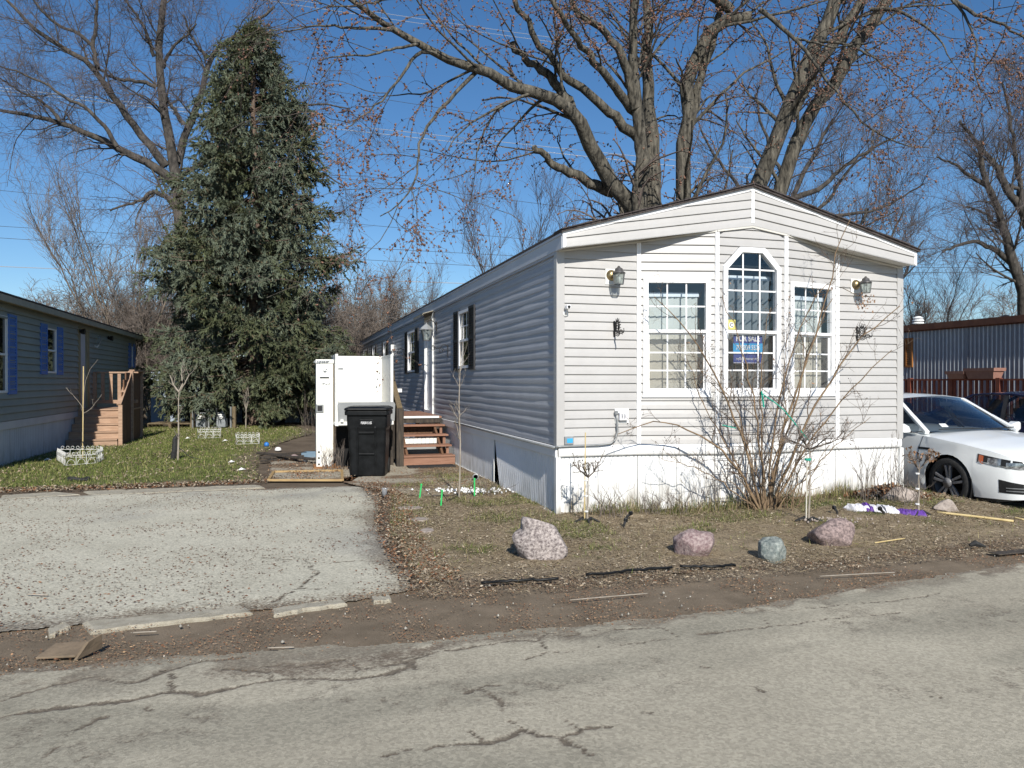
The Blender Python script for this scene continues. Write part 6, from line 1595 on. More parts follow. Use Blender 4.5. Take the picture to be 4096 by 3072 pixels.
# hose along the front of the yard, in three visible lengths
for L_, lb in ((((1925, 2352), (2000, 2345), (2080, 2342), (2160, 2337), (2235, 2336)), 'left piece of black edging pipe at the yard front'), (((2345, 2318), (2420, 2312), (2520, 2300), (2620, 2292), (2690, 2288)), 'middle piece of black edging pipe at the yard front'), (((2720, 2282), (2790, 2284), (2870, 2284), (2940, 2276)), 'right piece of black edging pipe at the yard front')):
    pts = [gpt(*q) + (0, 0, .036) for q in L_]; o0 = pts[0]; t_ = MB().tube(resample([q - o0 for q in pts], 16, np.random.RandomState(len(lb)), .004), .011, 7).build('edging_pipe', 'black_plastic', smooth=True); t_.location = tuple(o0); tag(t_, lb, 'pipe', 'black edging pipe pieces')
# bamboo cane, sticks
def stick(p, q, r, mat, name, label, cat, group=None):
    p, q = gpt(*p), gpt(*q); o_ = MB().tube(resample([(0, 0, r), (q - p) * .5 + (0, 0, r * 1.2), q - p + (0, 0, r)], 8), r, 7).build(name, mat, smooth=True); o_.location = tuple(p + (0, 0, .02)); return tag(o_, label, cat, group)
stick((3750, 2062), (4056, 2098), .014, 'bamboo', 'bamboo_cane', 'yellow bamboo cane lying before the white car', 'cane')
stick((4060, 2082), (4096, 2090), .010, 'bamboo', 'bamboo_cane', 'short cane end lying at the right edge', 'cane')
stick((3500, 2183), (3620, 2165), .006, 'bamboo', 'stick', 'thin straw stick lying in the yard right of the rocks', 'stick')
stick((2280, 2415), (2590, 2388), .004, 'stem_grey', 'stick', 'long pale stick lying in the dirt gutter', 'stick'); stick((3280, 2318), (3580, 2302), .004, 'stem_grey', 'stick', 'pale stick along the right part of the gutter', 'stick')
stick((530, 2548), (625, 2543), .004, 'stem_grey', 'stick', 'short tan stick in the gutter by the driveway', 'stick'); stick((105, 2392), (190, 2395), .005, 'stem_grey', 'stick', 'tan twig lying on the left of the driveway', 'stick'); stick((1070, 2610), (1175, 2607), .004, 'stem_grey', 'stick', 'tan twig at the edge of the cracked road', 'stick')
# crumpled board in the gutter
p = gpt(285, 2620); t = thing('cardboard_scrap', 'crumpled brown cardboard scrap lying in the gutter', 'cardboard', p)
m_ = MB(); m_.add([(-.16, -.08, .0), (.07, -.09, .015), (.12, .05, .05), (-.13, .07, .03), (-.16, -.08, .012), (.07, -.09, .028), (.12, .05, .065), (-.13, .07, .045)], [(3, 2, 1, 0), (4, 5, 6, 7), (0, 1, 5, 4), (1, 2, 6, 5), (2, 3, 7, 6), (3, 0, 4, 7)]); m_.build('sheet', 'cardboard', t, bevel=.004)
MB().add([(.06, -.09, .0), (.11, -.05, .09), (.145, .02, .11), (.13, .05, .02), (.075, -.09, .0), (.125, -.05, .09), (.16, .02, .11), (.145, .05, .02)], [(3, 2, 1, 0), (4, 5, 6, 7), (0, 1, 5, 4), (1, 2, 6, 5), (2, 3, 7, 6), (3, 0, 4, 7)]).build('flap', 'cardboard', t)
# wooden frame by the lift tower
fr = [gp(1074, 1921, .03), gp(1369, 1921, .03), gp(1367, 1882, .03), gp(1095, 1887, .03)]
t = thing('picture_frame', 'empty wooden frame lying flat before the lift tower', 'frame', fr[0] * (1, 1, 0)); o0 = fr[0] * (1, 1, 0)
for k in range(4): MB().beam(fr[k] - o0, fr[(k + 1) % 4] - o0, .045, .035).build('side', 'frame_wood', t, bevel=.004)
# dark boards, tray, bowl and cap on the slab
def plank(p, q, w_, h_, z, mat, label):
    p, q = gp(*p, z), gp(*q, z); o_ = MB().beam((0, 0, 0), q - p, w_, h_).build('plank', mat, bevel=.004); o_.location = tuple(p); return tag(o_, label, 'plank', 'dark planks left of the lift')
plank((1035, 1812), (1262, 1838), .12, .035, .10, 'black_wood', 'uppermost dark plank of the pile left of the lift'); plank((1042, 1832), (1230, 1822), .12, .035, .06, 'black_wood', 'dark plank crossing under the top of the pile')
plank((1045, 1846), (1120, 1838), .10, .035, .035, 'black_wood', 'short dark plank at the left bottom of the pile'); plank((1110, 1818), (1262, 1806), .10, .035, .035, 'black_wood', 'rear dark plank of the pile left of the lift')
def lying(name, mat, label, cat, px, py, prof, n=16, zo=.02, sm=True):
    o_ = MB().lathe(prof, n).build(name, mat, smooth=sm); o_.location = tuple(gpt(px, py) + (0, 0, zo)); return tag(o_, label, cat)
lying('bowl', 'paper_white', 'white bowl turned down by the dark planks', 'bowl', 1112, 1806, [(.075, 0), (.07, .03), (.055, .06), (.03, .075), (.001, .078)])
lying('plastic_ball', 'blue_plastic', 'bright blue plastic ball on the lawn by the dark planks', 'ball', 1066, 1788, [(.06, 0), (.055, .06), (.03, .09), (.001, .095)])
lying('round_stone', 'granite_red', 'round pinkish stone before the dark planks', 'stone', 1176, 1846, [(.001, 0), (.05, .01), (.085, .05), (.075, .09), (.03, .115), (.001, .12)], sm=True)
lying('plastic_cup', 'cup_plastic', 'clear plastic cup lying at the driveway corner', 'cup', 1538, 1990, [(.03, 0), (.042, .10), (.045, .105)])
lying('plastic_cup', 'paper_white', 'white crumpled cup by the base of the lift tower', 'cup', 1222, 1853, [(.035, 0), (.045, .045), (.03, .05)])
p = gp(1205, 1836, .0); t = thing('tray', 'blue-grey tray lying behind the lift tower', 'tray', p); MB().box(0, .42, 0, .35, .02, .035).build('base', 'blue_grey', t)
for b_ in ((0, .42, 0, .015, .035, .12), (0, .42, .335, .35, .035, .12), (0, .015, .015, .335, .035, .12), (.405, .42, .015, .335, .035, .12)): MB().box(*b_).build('side', 'blue_grey', t)
for px, py, lb in ((925, 1855, 'white paper scrap in the middle of the lawn'), (965, 1886, 'white paper scrap at the lawn edge'), (900, 1768, 'white paper scrap between the two far border fences'), (188, 1846, 'white paper lying by the blue home skirting'), (750, 1758, 'white paper scrap left of the meter fence')):
    r = np.random.RandomState(px); q = gpt(px, py); m_ = MB()
    m_.add([(-.06, -.04, .02), (.05, -.05, .04), (.07, .03, .03), (-.04, .05, .05), (0, 0, .07)], [(0, 1, 4), (1, 2, 4), (2, 3, 4), (3, 0, 4)]); o_ = m_.build('paper_scrap', 'paper_white'); o_.location = tuple(q); tag(o_, lb, 'litter', 'paper scraps on the lawn')
p = gpt(310, 1925); t = tag(MB().tube([(.16 * math.cos(a), .08 * math.sin(a), .03 + .015 * math.sin(3 * a)) for a in np.linspace(0, 2 * PI, 17)], .028, 6).build('rubber_ring', 'black_rubber'), 'black rubber ring lying at the lawn front', 'ring'); t.location = tuple(p)
p = gpt(3880, 2195); t = tag(MB().tube([(0, 0, .03), (.05, 0, .05), (.14, -.01, .02)], [.015, .03, .012], 6).build('plastic_scrap', 'black_rubber'), 'black plastic scrap in the yard right of the rocks', 'litter'); t.location = tuple(p)
for k, (px, py, lb) in enumerate(((2505, 2085, 'black drip peg just right of the small rose standard'), (2495, 2118, 'lower black drip peg right of the small rose standard'), (3352, 2065, 'black garden spot left of the white bag'), (3540, 2068, 'black garden spot before the white bag'))):
    q = gpt(px, py); t_ = thing('garden_peg', lb, 'garden peg', q, k, 'black garden pegs'); MB().tube([(0, 0, -.02), (.01, 0, .05), (.05, 0, .085)], [.010, .014, .018], 6).build('spike', 'black_rubber', t_); MB().lathe([(.022, -.02), (.026, .0), (.02, .02)], 8, (.05, 0, .09)).build('head', 'black_plastic', t_)
p = gp(4096, 2212, 0); t = tag(MB().box(-.35, .1, -.05, .05, 0, .012).build('drain_grate', 'black_wood', bevel=.004), 'dark grate at the right edge of the yard', 'grate'); t.location = tuple(p + (0, 0, .01)); t.rotation_euler = (0, 0, .3)
# white and purple bag
A_, B_ = gpt(3375, 2042), gpt(3705, 2066); t = thing('plastic_bag', 'white and purple plastic bag lying by the skirting', 'bag', A_); d = B_ - A_; L_ = np.linalg.norm(d); rng = np.random.RandomState(2)
def crumple(f0, f1, w_, h_, mat, name, n=26, k=9):
    vs = []; fs = []
    for i in range(n + 1):
        f_ = f0 + (f1 - f0) * i / n
        for j in range(k + 1):
            a = PI * j / k; e = min(1, 6 * (f_ - f0) / (f1 - f0) + .25, 6 * (f1 - f_) / (f1 - f0) + .25)
            vs.append(d * f_ + np.array([.0, -w_ * math.cos(a) * e, max(.0, h_ * math.sin(a) * e * (.75 + .5 * rng.rand())) + .01]))
    fs = [(i * (k + 1) + j, (i + 1) * (k + 1) + j, (i + 1) * (k + 1) + j + 1, i * (k + 1) + j + 1) for i in range(n) for j in range(k)]
    MB().add(vs, fs).build(name, mat, t, smooth=False)
crumple(0, .70, .12, .075, 'bag_white', 'white_part'); crumple(.62, 1.0, .11, .05, 'purple', 'purple_part'); crumple(.22, .33, .13, .083, 'purple', 'purple_band', 8); crumple(.42, .435, .13, .083, 'meter_grey', 'grey_band', 3); crumple(.46, .475, .13, .083, 'meter_grey', 'grey_band', 3)
# leaf pile at the corner
rng = np.random.RandomState(21); c_ = gpt(3545, 2000); n = 1500; X = c_[0] + rng.normal(.1, .26, n); Y = c_[1] + .15 + rng.normal(0, .12, n); hgt = .14 * np.exp(-(((X - c_[0] - .1) / .3) ** 2 + ((Y - c_[1] - .15) / .16) ** 2))
v, f = scatter_quads(X, Y, gz(X, Y) + hgt * rng.rand(n) ** .4 + .02, .03 + .05 * rng.rand(n), .02 + .03 * rng.rand(n), rng.rand(n) * 6.3, rng.normal(0, .5, n), .02 * rng.rand(n), rng)
o_ = link('leaf_pile', npmesh('leaf_pile', v, f, {'tint': np.repeat(np.array(TAN + BUDC)[rng.randint(0, 9, n)], 4, 0)}), 'leafy', kind='stuff'); tag(o_, 'pile of brown leaves at the right corner of the home', 'leaf litter')
# gas meters
t = thing('gas_meters', 'grey gas meters on pipes beside the panel fence', 'gas meter', (-9.75, 25.0, 0))
m_ = MB()
for L_ in ([(-.62, 0, 0), (-.62, 0, .62), (-.1, 0, .62), (-.1, 0, 0)], [(-.55, .05, .5), (.35, .05, .5)], [(.15, 0, .1), (.15, 0, .66), (.35, 0, .66), (.35, 0, .3)], [(.62, 0, 0), (.62, 0, .72)]): m_.tube(L_, .03, 7)
m_.build('pipes', 'grey_metal', t)
for x in (-.32, .34):
    MB().box(x - .15, x + .15, -.14, .1, .05, .34).build('meter_body', 'meter_grey', t, bevel=.03); MB().lathe([(.08, -.15), (.085, -.19), (.05, -.2)], 14, (x, 0, .40), 'y').build('dial', 'paper_white', t); MB().box(x - .09, x + .09, -.15, .05, .34, .48).build('index_box', 'lift_shaded', t, bevel=.01)
for k, x in enumerate((-.66, .70)): MB().box(x - .05, x + .05, .05, .13, 0, .72).build('post', 'post_wood', t)
# rubble and pallet by the blue house end
t = thing('pallet', 'broken pallet lying at the far lawn end', 'pallet', (-11.2, 25.6, .02))
for k in range(5): MB().box(-.8, .8, -.5 + k * .25, -.38 + k * .25, .12, .15).build('board', 'post_wood', t)
for x in (-.75, 0, .7): MB().box(x, x + .08, -.5, .6, 0, .12).build('bearer', 'post_wood', t)

# ================================================================== BUSH BEFORE THE BAY
def bush():
    rng = np.random.RandomState(77); b0 = gpt(3045, 2020); b0[1] = 9.02; b0[2] = float(gz(b0[0], 9.02))
    t_ = thing('rose_bush', 'tall tangled bare rose bush before the bay windows', 'bush', b0)
    K = D2
    T = [([(1640, 1085), (1590, 1005), (1545, 960), (1490, 925), (1430, 910), (1380, 915), (1335, 940)], -.35, .016), ([(1642, 1085), (1600, 930), (1562, 850), (1520, 760), (1470, 700), (1415, 640)], -.15, .017),
         ([(1648, 1085), (1636, 900), (1612, 790), (1585, 700), (1560, 640)], .1, .014), ([(1650, 1085), (1645, 930), (1640, 830), (1650, 740), (1665, 660)], -.1, .012), ([(1662, 1085), (1690, 960), (1720, 870), (1745, 760), (1775, 690), (1800, 640)], .12, .016),
         ([(1665, 1085), (1730, 930), (1790, 830), (1850, 740), (1905, 690), (1945, 660)], -.05, .018), ([(1660, 1085), (1690, 930), (1722, 850), (1765, 720), (1790, 600), (1815, 520), (1835, 470)], .0, .016), ([(1668, 1085), (1740, 960), (1830, 850), (1890, 790), (1930, 760)], -.25, .014),
         ([(1655, 1085), (1668, 950), (1690, 830), (1730, 700), (1760, 640), (1790, 600), (1850, 640)], .1, .013), ([(1645, 1085), (1580, 980), (1530, 900), (1500, 830), (1480, 760)], .1, .011), ([(1672, 1085), (1760, 1010), (1830, 940), (1880, 900)], -.3, .010),
         ([(1658, 1085), (1672, 1000), (1700, 900), (1690, 800), (1700, 720)], -.2, .011), ([(1636, 1085), (1560, 1040), (1480, 1000), (1420, 990)], -.3, .009), ([(1652, 1085), (1612, 960), (1600, 880), (1550, 830), (1500, 790)], -.05, .010)]
    P = []; R = []
    for L_, dy, r in T:
        n = len(L_); pts = [at(x * K, y * K, b0[1] + dy * i / (n - 1)) - b0 for i, (x, y) in enumerate(L_)]
        pts[0][2] = -.03; pts[0][0] *= .8
        P.append(resample(pts, 16, rng, .012)); R.append(np.linspace(r, r * .28, 16))
    P = np.stack(P); R = np.stack(R)
    link('canes', npmesh('canes', *tubes(P, R, 6)), 'cane', t_, smooth=True)
    L1 = sprout(P, R, 12, (.12, .50), .75, .25, 7, .16, rng, .18, .55, .4, .0028); L2 = sprout(*L1, 4, (.06, .22), .8, .1, 5, .2, rng, .2, .7, .5, .0022); L3 = sprout(*L2, 1, (.03, .09), .8, .0, 3, .2, rng, .3, .8, .6, .002)
    link('twigs', npmesh('twigs', *join([tubes(*L1, 4), tubes(*L2, 3), tubes(*L3, 3)])), 'rose_twig', t_)
    n = 240; pts = L2[0][rng.randint(0, len(L2[0]), n), -1]
    link('rose_hips', npmesh('rose_hips', *blobs(pts, .004 + .005 * rng.rand(n), rng)), 'bark_dark', t_, kind='stuff')
    n = 160; a = rng.randint(0, len(L1[0]), n); pts = L1[0][a, -1]; c2_ = at(1868 * K, 650 * K, 9.0) - b0
    pts[:70] = c2_ + rng.normal(0, .055, (70, 3)); v, f = scatter_quads(pts[:, 0], pts[:, 1], pts[:, 2], .02 + .03 * rng.rand(n), .012 + .015 * rng.rand(n), rng.rand(n) * 6.3, rng.normal(-.6, .6, n), .01 * rng.rand(n), rng)
    link('dry_leaves', npmesh('dry_leaves', v, f), 'dry_leaf', t_, kind='stuff')
    # thicket of short shoots at the foot
    st = []
    for k in range(28):
        x, y = rng.normal(0, .20), rng.normal(0, .07); h = .35 + .5 * rng.rand(); st.append(resample([(x * .8, y, -.02), (x, y, h * .5), (x * 1.5 + rng.normal(0, .06), y, h)], 7, rng, .015))
    P2 = np.stack(st); R2 = np.tile(np.linspace(.007, .003, 7), (len(st), 1)); S1 = sprout(P2, R2, 7, (.06, .2), .8, .1, 5, .2, rng, .1, .7, .5, .0025)
    link('shoots', npmesh('shoots', *join([tubes(P2, R2, 5), tubes(*S1, 3)])), 'cane', t_)
    m_ = MB(); m_.tube(resample([at(1645 * K, 850 * K, 8.95) - b0, at(1690 * K, 880 * K, 8.9) - b0, at(1745 * K, 950 * K, 8.9) - b0], 8), .007, 5); m_.tube([at(1590 * K, 925 * K, 8.9) - b0, at(1560 * K, 918 * K, 8.9) - b0], .006, 5); m_.tube([at(1645 * K, 845 * K, 8.95) - b0, at(1650 * K, 880 * K, 8.95) - b0], .010, 5); m_.build('green_tie', 'teal_cord', t_)
    tr_ = thing('wire_trellis', 'thin wire trellis leaning behind the rose bush', 'trellis', b0 + .16 * V - .3 * U, TH); m_ = MB()
    for k in range(5): m_.tube([(-.35 + k * .17, 0, -.05), (-.35 + k * .17, 0, 1.25)], .0035, 4)
    for k in range(8): m_.tube([(-.38, 0, .1 + k * .16), (.36, 0, .1 + k * .16)], .0035, 4)
    m_.build('grid', 'wire', tr_)
bush()
def weeds(px0, px1, py, n, h, label, seed, mat='twig_warm', spread=.1):
    rng = np.random.RandomState(seed); A = gpt(px0, py); B = gpt(px1, py); b0 = (A + B) / 2; t_ = thing('dry_weed', label, 'weed', b0, 0, 'dry weeds along the skirting'); st = []
    for k in range(n):
        q = A + (B - A) * rng.rand() + (rng.normal(0, .03), rng.normal(0, spread * .5), 0) - b0; hh = h * (.5 + .6 * rng.rand()); st.append(resample([q, q + (rng.normal(0, .04), 0, hh * .5), q + (rng.normal(0, .1), rng.normal(0, .05), hh)], 7, rng, .004))
    P = np.stack(st); R = np.tile(np.linspace(.0035, .0015, 7), (n, 1)); S1 = sprout(P, R, 6, (.05, .14), .5, .4, 4, .12, rng, .35, .8, .6, .0016)
    link('stalks', npmesh('stalks', *join([tubes(P, R, 4), tubes(*S1, 3)])), mat, t_)
weeds(2395, 2490, 2078, 16, .36, 'bushy dry weed by the skirting right of the small rose standard', 51); weeds(2560, 2760, 2062, 34, .25, 'row of dry grass stalks under the left bay window', 52); weeds(3430, 3600, 2010, 34, .75, 'tall thin dry stalks at the right end of the skirting', 53); weeds(2780, 2900, 2045, 14, .5, 'thin dry stalks left of the rose bush foot', 54)
weeds(1290, 1380, 1885, 26, .5, 'bare brambles between the lift tower and the bin', 55); weeds(1205, 1262, 1745, 14, 1.2, 'bare bramble shoots behind the lift tower', 56, spread=.3); weeds(3610, 3680, 2030, 14, .4, 'dry stalks by the buried rock at the home corner', 57); weeds(1915, 2010, 1985, 14, .18, 'low dry weed before the loose skirting panel', 58)
# green tufts at the wall foot
rng = np.random.RandomState(61); n = 2600; a = rng.choice([.6, 1.3, 1.9, 2.55, 2.7, 3.6], n) + rng.normal(0, .22, n); bb = -.10 - .16 * rng.rand(n) - np.where((a > 1.2) & (a < 3.7), .2, 0)
q = C0[None] + a[:, None] * U[None] + bb[:, None] * V[None]; v, f = scatter_quads(q[:, 0], q[:, 1], gz(q[:, 0], q[:, 1]) + .01, .06 + .16 * rng.rand(n), .004 + .004 * rng.rand(n), rng.rand(n) * 6.3, rng.normal(1.1, .25, n), .0 * rng.rand(n), rng)
o_ = link('grass_tufts', npmesh('grass_tufts', v, f, {'tint': np.repeat(np.array(GRASS + STRAW)[rng.randint(0, 10, n)], 4, 0)}), 'leafy', kind='stuff'); tag(o_, 'green and tan grass tufts along the foot of the skirting', 'grass')

# ================================================================== SPRUCE
def spruce():
    rng = np.random.RandomState(9); B = np.array([-9.1, 27.3, 0.0])
    t_ = thing('spruce_tree', 'tall blue-green spruce tree behind the lawn', 'tree', B)
    top = 14.0; hts = np.linspace(0, top - .1, 20); pts = np.stack([.08 * np.sin(hts), .05 * np.cos(hts * .7), hts], 1)
    link('trunk', npmesh('trunk', *tubes(pts[None], np.linspace(.34, .02, 20)[None] * np.r_[1.25, np.ones(19)][None], 10)), 'spruce_bark', t_, smooth=True)
    prof = lambda z: np.interp(z, [.7, 1.4, 2.4, 3.6, 5.2, 6.9, 8.5, 10.0, 11.5, 12.7, 13.4, 14.0], [2.2, 3.1, 3.5, 3.45, 3.2, 2.9, 2.5, 2.0, 1.4, .8, .42, .08])
    nb = 540; z = .75 + (top - 1.0) * (np.arange(nb) + rng.rand(nb)) / nb; z = np.where(z < 13, np.round(z / .46) * .46 + rng.normal(.05, .07, nb), z); z = np.maximum(z, 1.15); az = rng.rand(nb) * 2 * PI
    lob = .70 + .36 * fbm(az * 1.6 + 7 * np.floor(z / 1.1), z * .9, 1.0, 5) + .18 * rng.rand(nb); L = prof(z) * np.clip(lob * (.9 + .25 * (rng.rand(nb) > .8)), .5, 1.2)
    L[(z > 3.0) & (z < 5.0) & (np.cos(az) > .75)] *= .75
    k = 9; s_ = np.linspace(0, 1, k); el = np.interp(z, [0, 4, 9, 13], [-.22, -.16, .0, .6]) + rng.normal(0, .06, nb)
    P = np.empty((nb, k, 3)); P[:, :, 0] = (np.cos(az) * L)[:, None] * s_; P[:, :, 1] = (np.sin(az) * L)[:, None] * s_
    P[:, :, 2] = z[:, None] + (L * el)[:, None] * s_ + (L * .10)[:, None] * (s_ ** 3 - .9 * s_ ** 1.3)[None]
    R = np.clip(.012 * L, .01, .04)[:, None] * np.linspace(1, .25, k)[None]
    link('branches', npmesh('branches', *tubes(P, R, 4)), 'spruce_bark', t_)
    # side sprays, then needle tufts
    n1 = np.maximum(8, (L * 9.5).astype(int)); S1 = sprout(P, R, n1, (.28, .75), .85, -.12, 5, .10, rng, .22, .5, .4, .004, droop=.25)
    ln = np.linalg.norm(S1[0][:, -1] - S1[0][:, 0], axis=1)
    allP = [S1[0], P[:, -5:, :]]
    C = []; Dn = []
    for Q, cnt in ((S1[0], 19), (P[:, -5:, :], 26)):
        m = len(Q); tt = rng.rand(m, cnt) * (Q.shape[1] - 1); i0 = np.clip(tt.astype(int), 0, Q.shape[1] - 2); fr = (tt - i0)[..., None]; ar = np.arange(m)[:, None]
        C.append((Q[ar, i0] * (1 - fr) + Q[ar, i0 + 1] * fr).reshape(-1, 3)); Dn.append(unit(Q[ar, i0 + 1] - Q[ar, i0]).reshape(-1, 3))
    C = np.concatenate(C); Dn = np.concatenate(Dn); n = len(C)
    rd = unit(rng.normal(0, 1, (n, 3))); d = unit(Dn * .9 + rd * .75 + np.array([0, 0, -.06])); sd = unit(np.cross(d, rng.normal(0, 1, (n, 3)))); s2 = np.cross(d, sd)
    ll = .09 + .09 * rng.rand(n); ww = .013 + .013 * rng.rand(n); V_ = []
    for q in (sd, s2): V_.append(np.stack([C + q * (ww * 1.15)[:, None], C + d * (ll * 1.05)[:, None], C - q * (ww * 1.15)[:, None]], 1))
    v = np.stack(V_, 1).reshape(-1, 3); f = np.arange(len(v)).reshape(-1, 3)
    rad = np.hypot(C[:, 0], C[:, 1]) / np.maximum(prof(C[:, 2]), .2); hue = rng.rand(n, 1); patchy = fbm(C[:, 0] * 1.3 + 20, C[:, 2] + C[:, 1], 1.1, 3)[:, None]
    blue_ = np.array([[.135, .16, .115]]); grn = np.array([[.088, .10, .045]]); tan_ = np.array([[.12, .095, .055]])
    mixf = np.clip(sstep(.35, .6, patchy) * .75 + .35 * hue, 0, 1); col = grn * (1 - mixf) + blue_ * mixf; col = np.where((hue > .93), tan_, col) * (.75 + .5 * rng.rand(n, 1))
    link('needles', npmesh('needles', v, f, {'tint': np.repeat(col, 6, 0)}), 'spruce', t_)
spruce()

# ================================================================== TRACED TREES
def traced(name, label, limbs, base, levels, barkm, twigm, seed, buds=0, group=None, jit=.085, budr=(.010, .020)):
    """limbs: (pixel list, Y start, Y end, radius start, radius end)"""
    rng = np.random.RandomState(seed); base = np.array(base, float); t_ = thing(name, label, 'tree', base, 0, group); P = []; R = []; K = 18
    for L_, ya, yb, ra, rb in limbs:
        n = len(L_); pts = [at(x, y, ya + (yb - ya) * i / (n - 1)) - base for i, (x, y) in enumerate(L_)]
        P.append(resample(pts, K, rng, jit * min(ra, .12) * 3)); R.append(ra + (rb - ra) * np.linspace(0, 1, K) ** .8)
    P = np.stack(P); R = np.stack(R)
    v, f = tubes(P, R, 10); nz = fbm(v[:, 0] * 3 + v[:, 1], v[:, 2] * 1.2, .5, seed); 
    link('trunk', npmesh('trunk', v, f), barkm, t_, smooth=True)
    cur = (P, R); out = []; first = True
    for i, (n, ln, sp, up, k, wn, tmin, rmin, dr) in enumerate(levels):
        nn = n if not first else np.maximum(2, (n * np.clip(np.linalg.norm(np.diff(P, axis=1), axis=2).sum(1) / 5.0, .3, 2.2)).astype(int))
        nxt = sprout(cur[0], cur[1], nn, ln, sp, up, k, wn, rng, tmin, .30 if first else .6, .3, rmin, dr); out.append(nxt); cur = nxt; first = False
    nb = min(1, len(out) - 1); link('boughs', npmesh('boughs', *tubes(*out[0], 5)), barkm, t_, smooth=True)
    link('crown', npmesh('crown', *join([tubes(*q, 3) for q in out[1:]])), twigm, t_)
    if buds:
        C = []
        for q in out[1:]:
            i_ = rng.randint(0, len(q[0]), buds // len(out[1:])); j_ = rng.randint(1, q[0].shape[1], len(i_)); C.append(q[0][i_, j_])
        C = np.concatenate(C); W_ = C + base; C = C[(W_[:, 0] / W_[:, 1] > -.26) | (rng.rand(len(C)) < .15)]; C = np.repeat(C, 2, 0) + rng.normal(0, .009, (len(C) * 2, 3)); link('buds', npmesh('buds', *blobs(C, budr[0] + (budr[1] - budr[0]) * rng.rand(len(C)), rng, True)), 'bud', t_, kind='stuff')
    return t_
q2 = lambda L_: [(1300 + x / 1.4747, y / 1.4747) for x, y in L_]
q3 = lambda L_: [(2600 + x / 1.4786, y / 1.4786) for x, y in L_]
q1 = lambda L_: [(x / 1.2764, y / 1.2764) for x, y in L_]
MLEV = [(8, (1.2, 3.4), .75, .18, 9, .12, .22, .010, .14), (6, (.5, 1.5), .8, .05, 7, .14, .15, .0055, .25), (4, (.22, .75), .75, .0, 6, .14, .1, .0036, .32)]
def grd(px, Y): return at(px, 1524, Y) * (1, 1, 0)
traced('maple_tree', 'big red-budded maple with many limbs behind the white home', [
    ([(2560, 1800), (2558, 1300), (2556, 1000), (2552, 850)], 18.4, 18.4, .46, .40),
    (q2([(1855, 1240), (1868, 1080), (1860, 850), (1845, 650), (1832, 400), (1820, 150), (1800, -150), (1790, -420)]), 18.3, 17.6, .19, .06), (q2([(1930, 1240), (1945, 1100), (1930, 850), (1905, 600), (1890, 300), (1905, 0), (1930, -260), (1980, -480)]), 18.5, 19.4, .22, .06),
    (q2([(1850, 1260), (1740, 1130), (1640, 1020), (1570, 880), (1520, 720), (1450, 630), (1330, 590), (1180, 530), (1000, 450), (800, 370), (640, 310), (480, 230), (350, 150), (230, 60), (90, -40)]), 18.2, 15.2, .22, .045),
    (q2([(1700, 1130), (1600, 1100), (1480, 1040), (1350, 980), (1290, 920), (1230, 870)]), 18.2, 17.6, .15, .07),
    (q2([(1860, 830), (1790, 770), (1700, 680), (1600, 600), (1480, 500), (1380, 400), (1290, 310), (1220, 200), (1150, 80), (1100, -100)]), 18.3, 16.4, .14, .05), (q2([(1840, 670), (1760, 580), (1680, 480), (1600, 380), (1540, 300), (1450, 200), (1380, 80), (1320, -90)]), 18.2, 16.0, .12, .045),
    (q2([(1830, 640), (1810, 520), (1780, 400), (1720, 280), (1640, 180), (1540, 120), (1440, 0), (1400, -120)]), 18.0, 17.0, .13, .05), (q2([(1450, 640), (1370, 500), (1260, 410), (1180, 340), (1090, 265)]), 17.7, 17.2, .13, .07),
    (q2([(660, 320), (560, 300), (480, 400), (430, 480), (330, 600), (230, 680), (120, 760)]), 16.0, 15.2, .045, .010), (q2([(900, 420), (760, 560), (620, 720), (540, 880), (560, 1000), (480, 1180), (330, 1275)]), 16.5, 14.8, .05, .010), (q2([(400, 180), (250, 172), (100, 160), (-60, 150), (-330, 215)]), 15.6, 15.3, .04, .008),
    (q2([(1330, 600), (1180, 560), (1020, 640), (940, 760), (900, 900), (880, 1020)]), 17.3, 16.5, .045, .010), (q2([(560, 260), (420, 290), (250, 330), (100, 330), (-40, 360)]), 15.8, 15.4, .035, .010), (q2([(700, -60), (500, -40), (300, 20), (150, 40), (0, 50)]), 15.4, 15.0, .04, .012)],
    grd(2560, 18.4), MLEV, 'bark', 'twig', 101, buds=15000)
traced('maple_tree', 'dark upright maple stem with a cut stub behind the roof peak', [
    (q3([(190, 2700), (190, 1900), (190, 1190), (195, 1000), (195, 850), (210, 600), (240, 400), (330, 200), (400, 100), (470, 60), (600, 110)]), 19.0, 18.8, .26, .14), (q3([(200, 820), (270, 600), (330, 350), (400, 150), (430, 0), (470, -200)]), 19.0, 19.0, .13, .06), (q3([(470, 60), (400, 0), (300, -60), (200, -200)]), 18.9, 18.0, .13, .08)],
    grd(2728, 19.0), MLEV, 'bark', 'twig', 102, buds=2800)
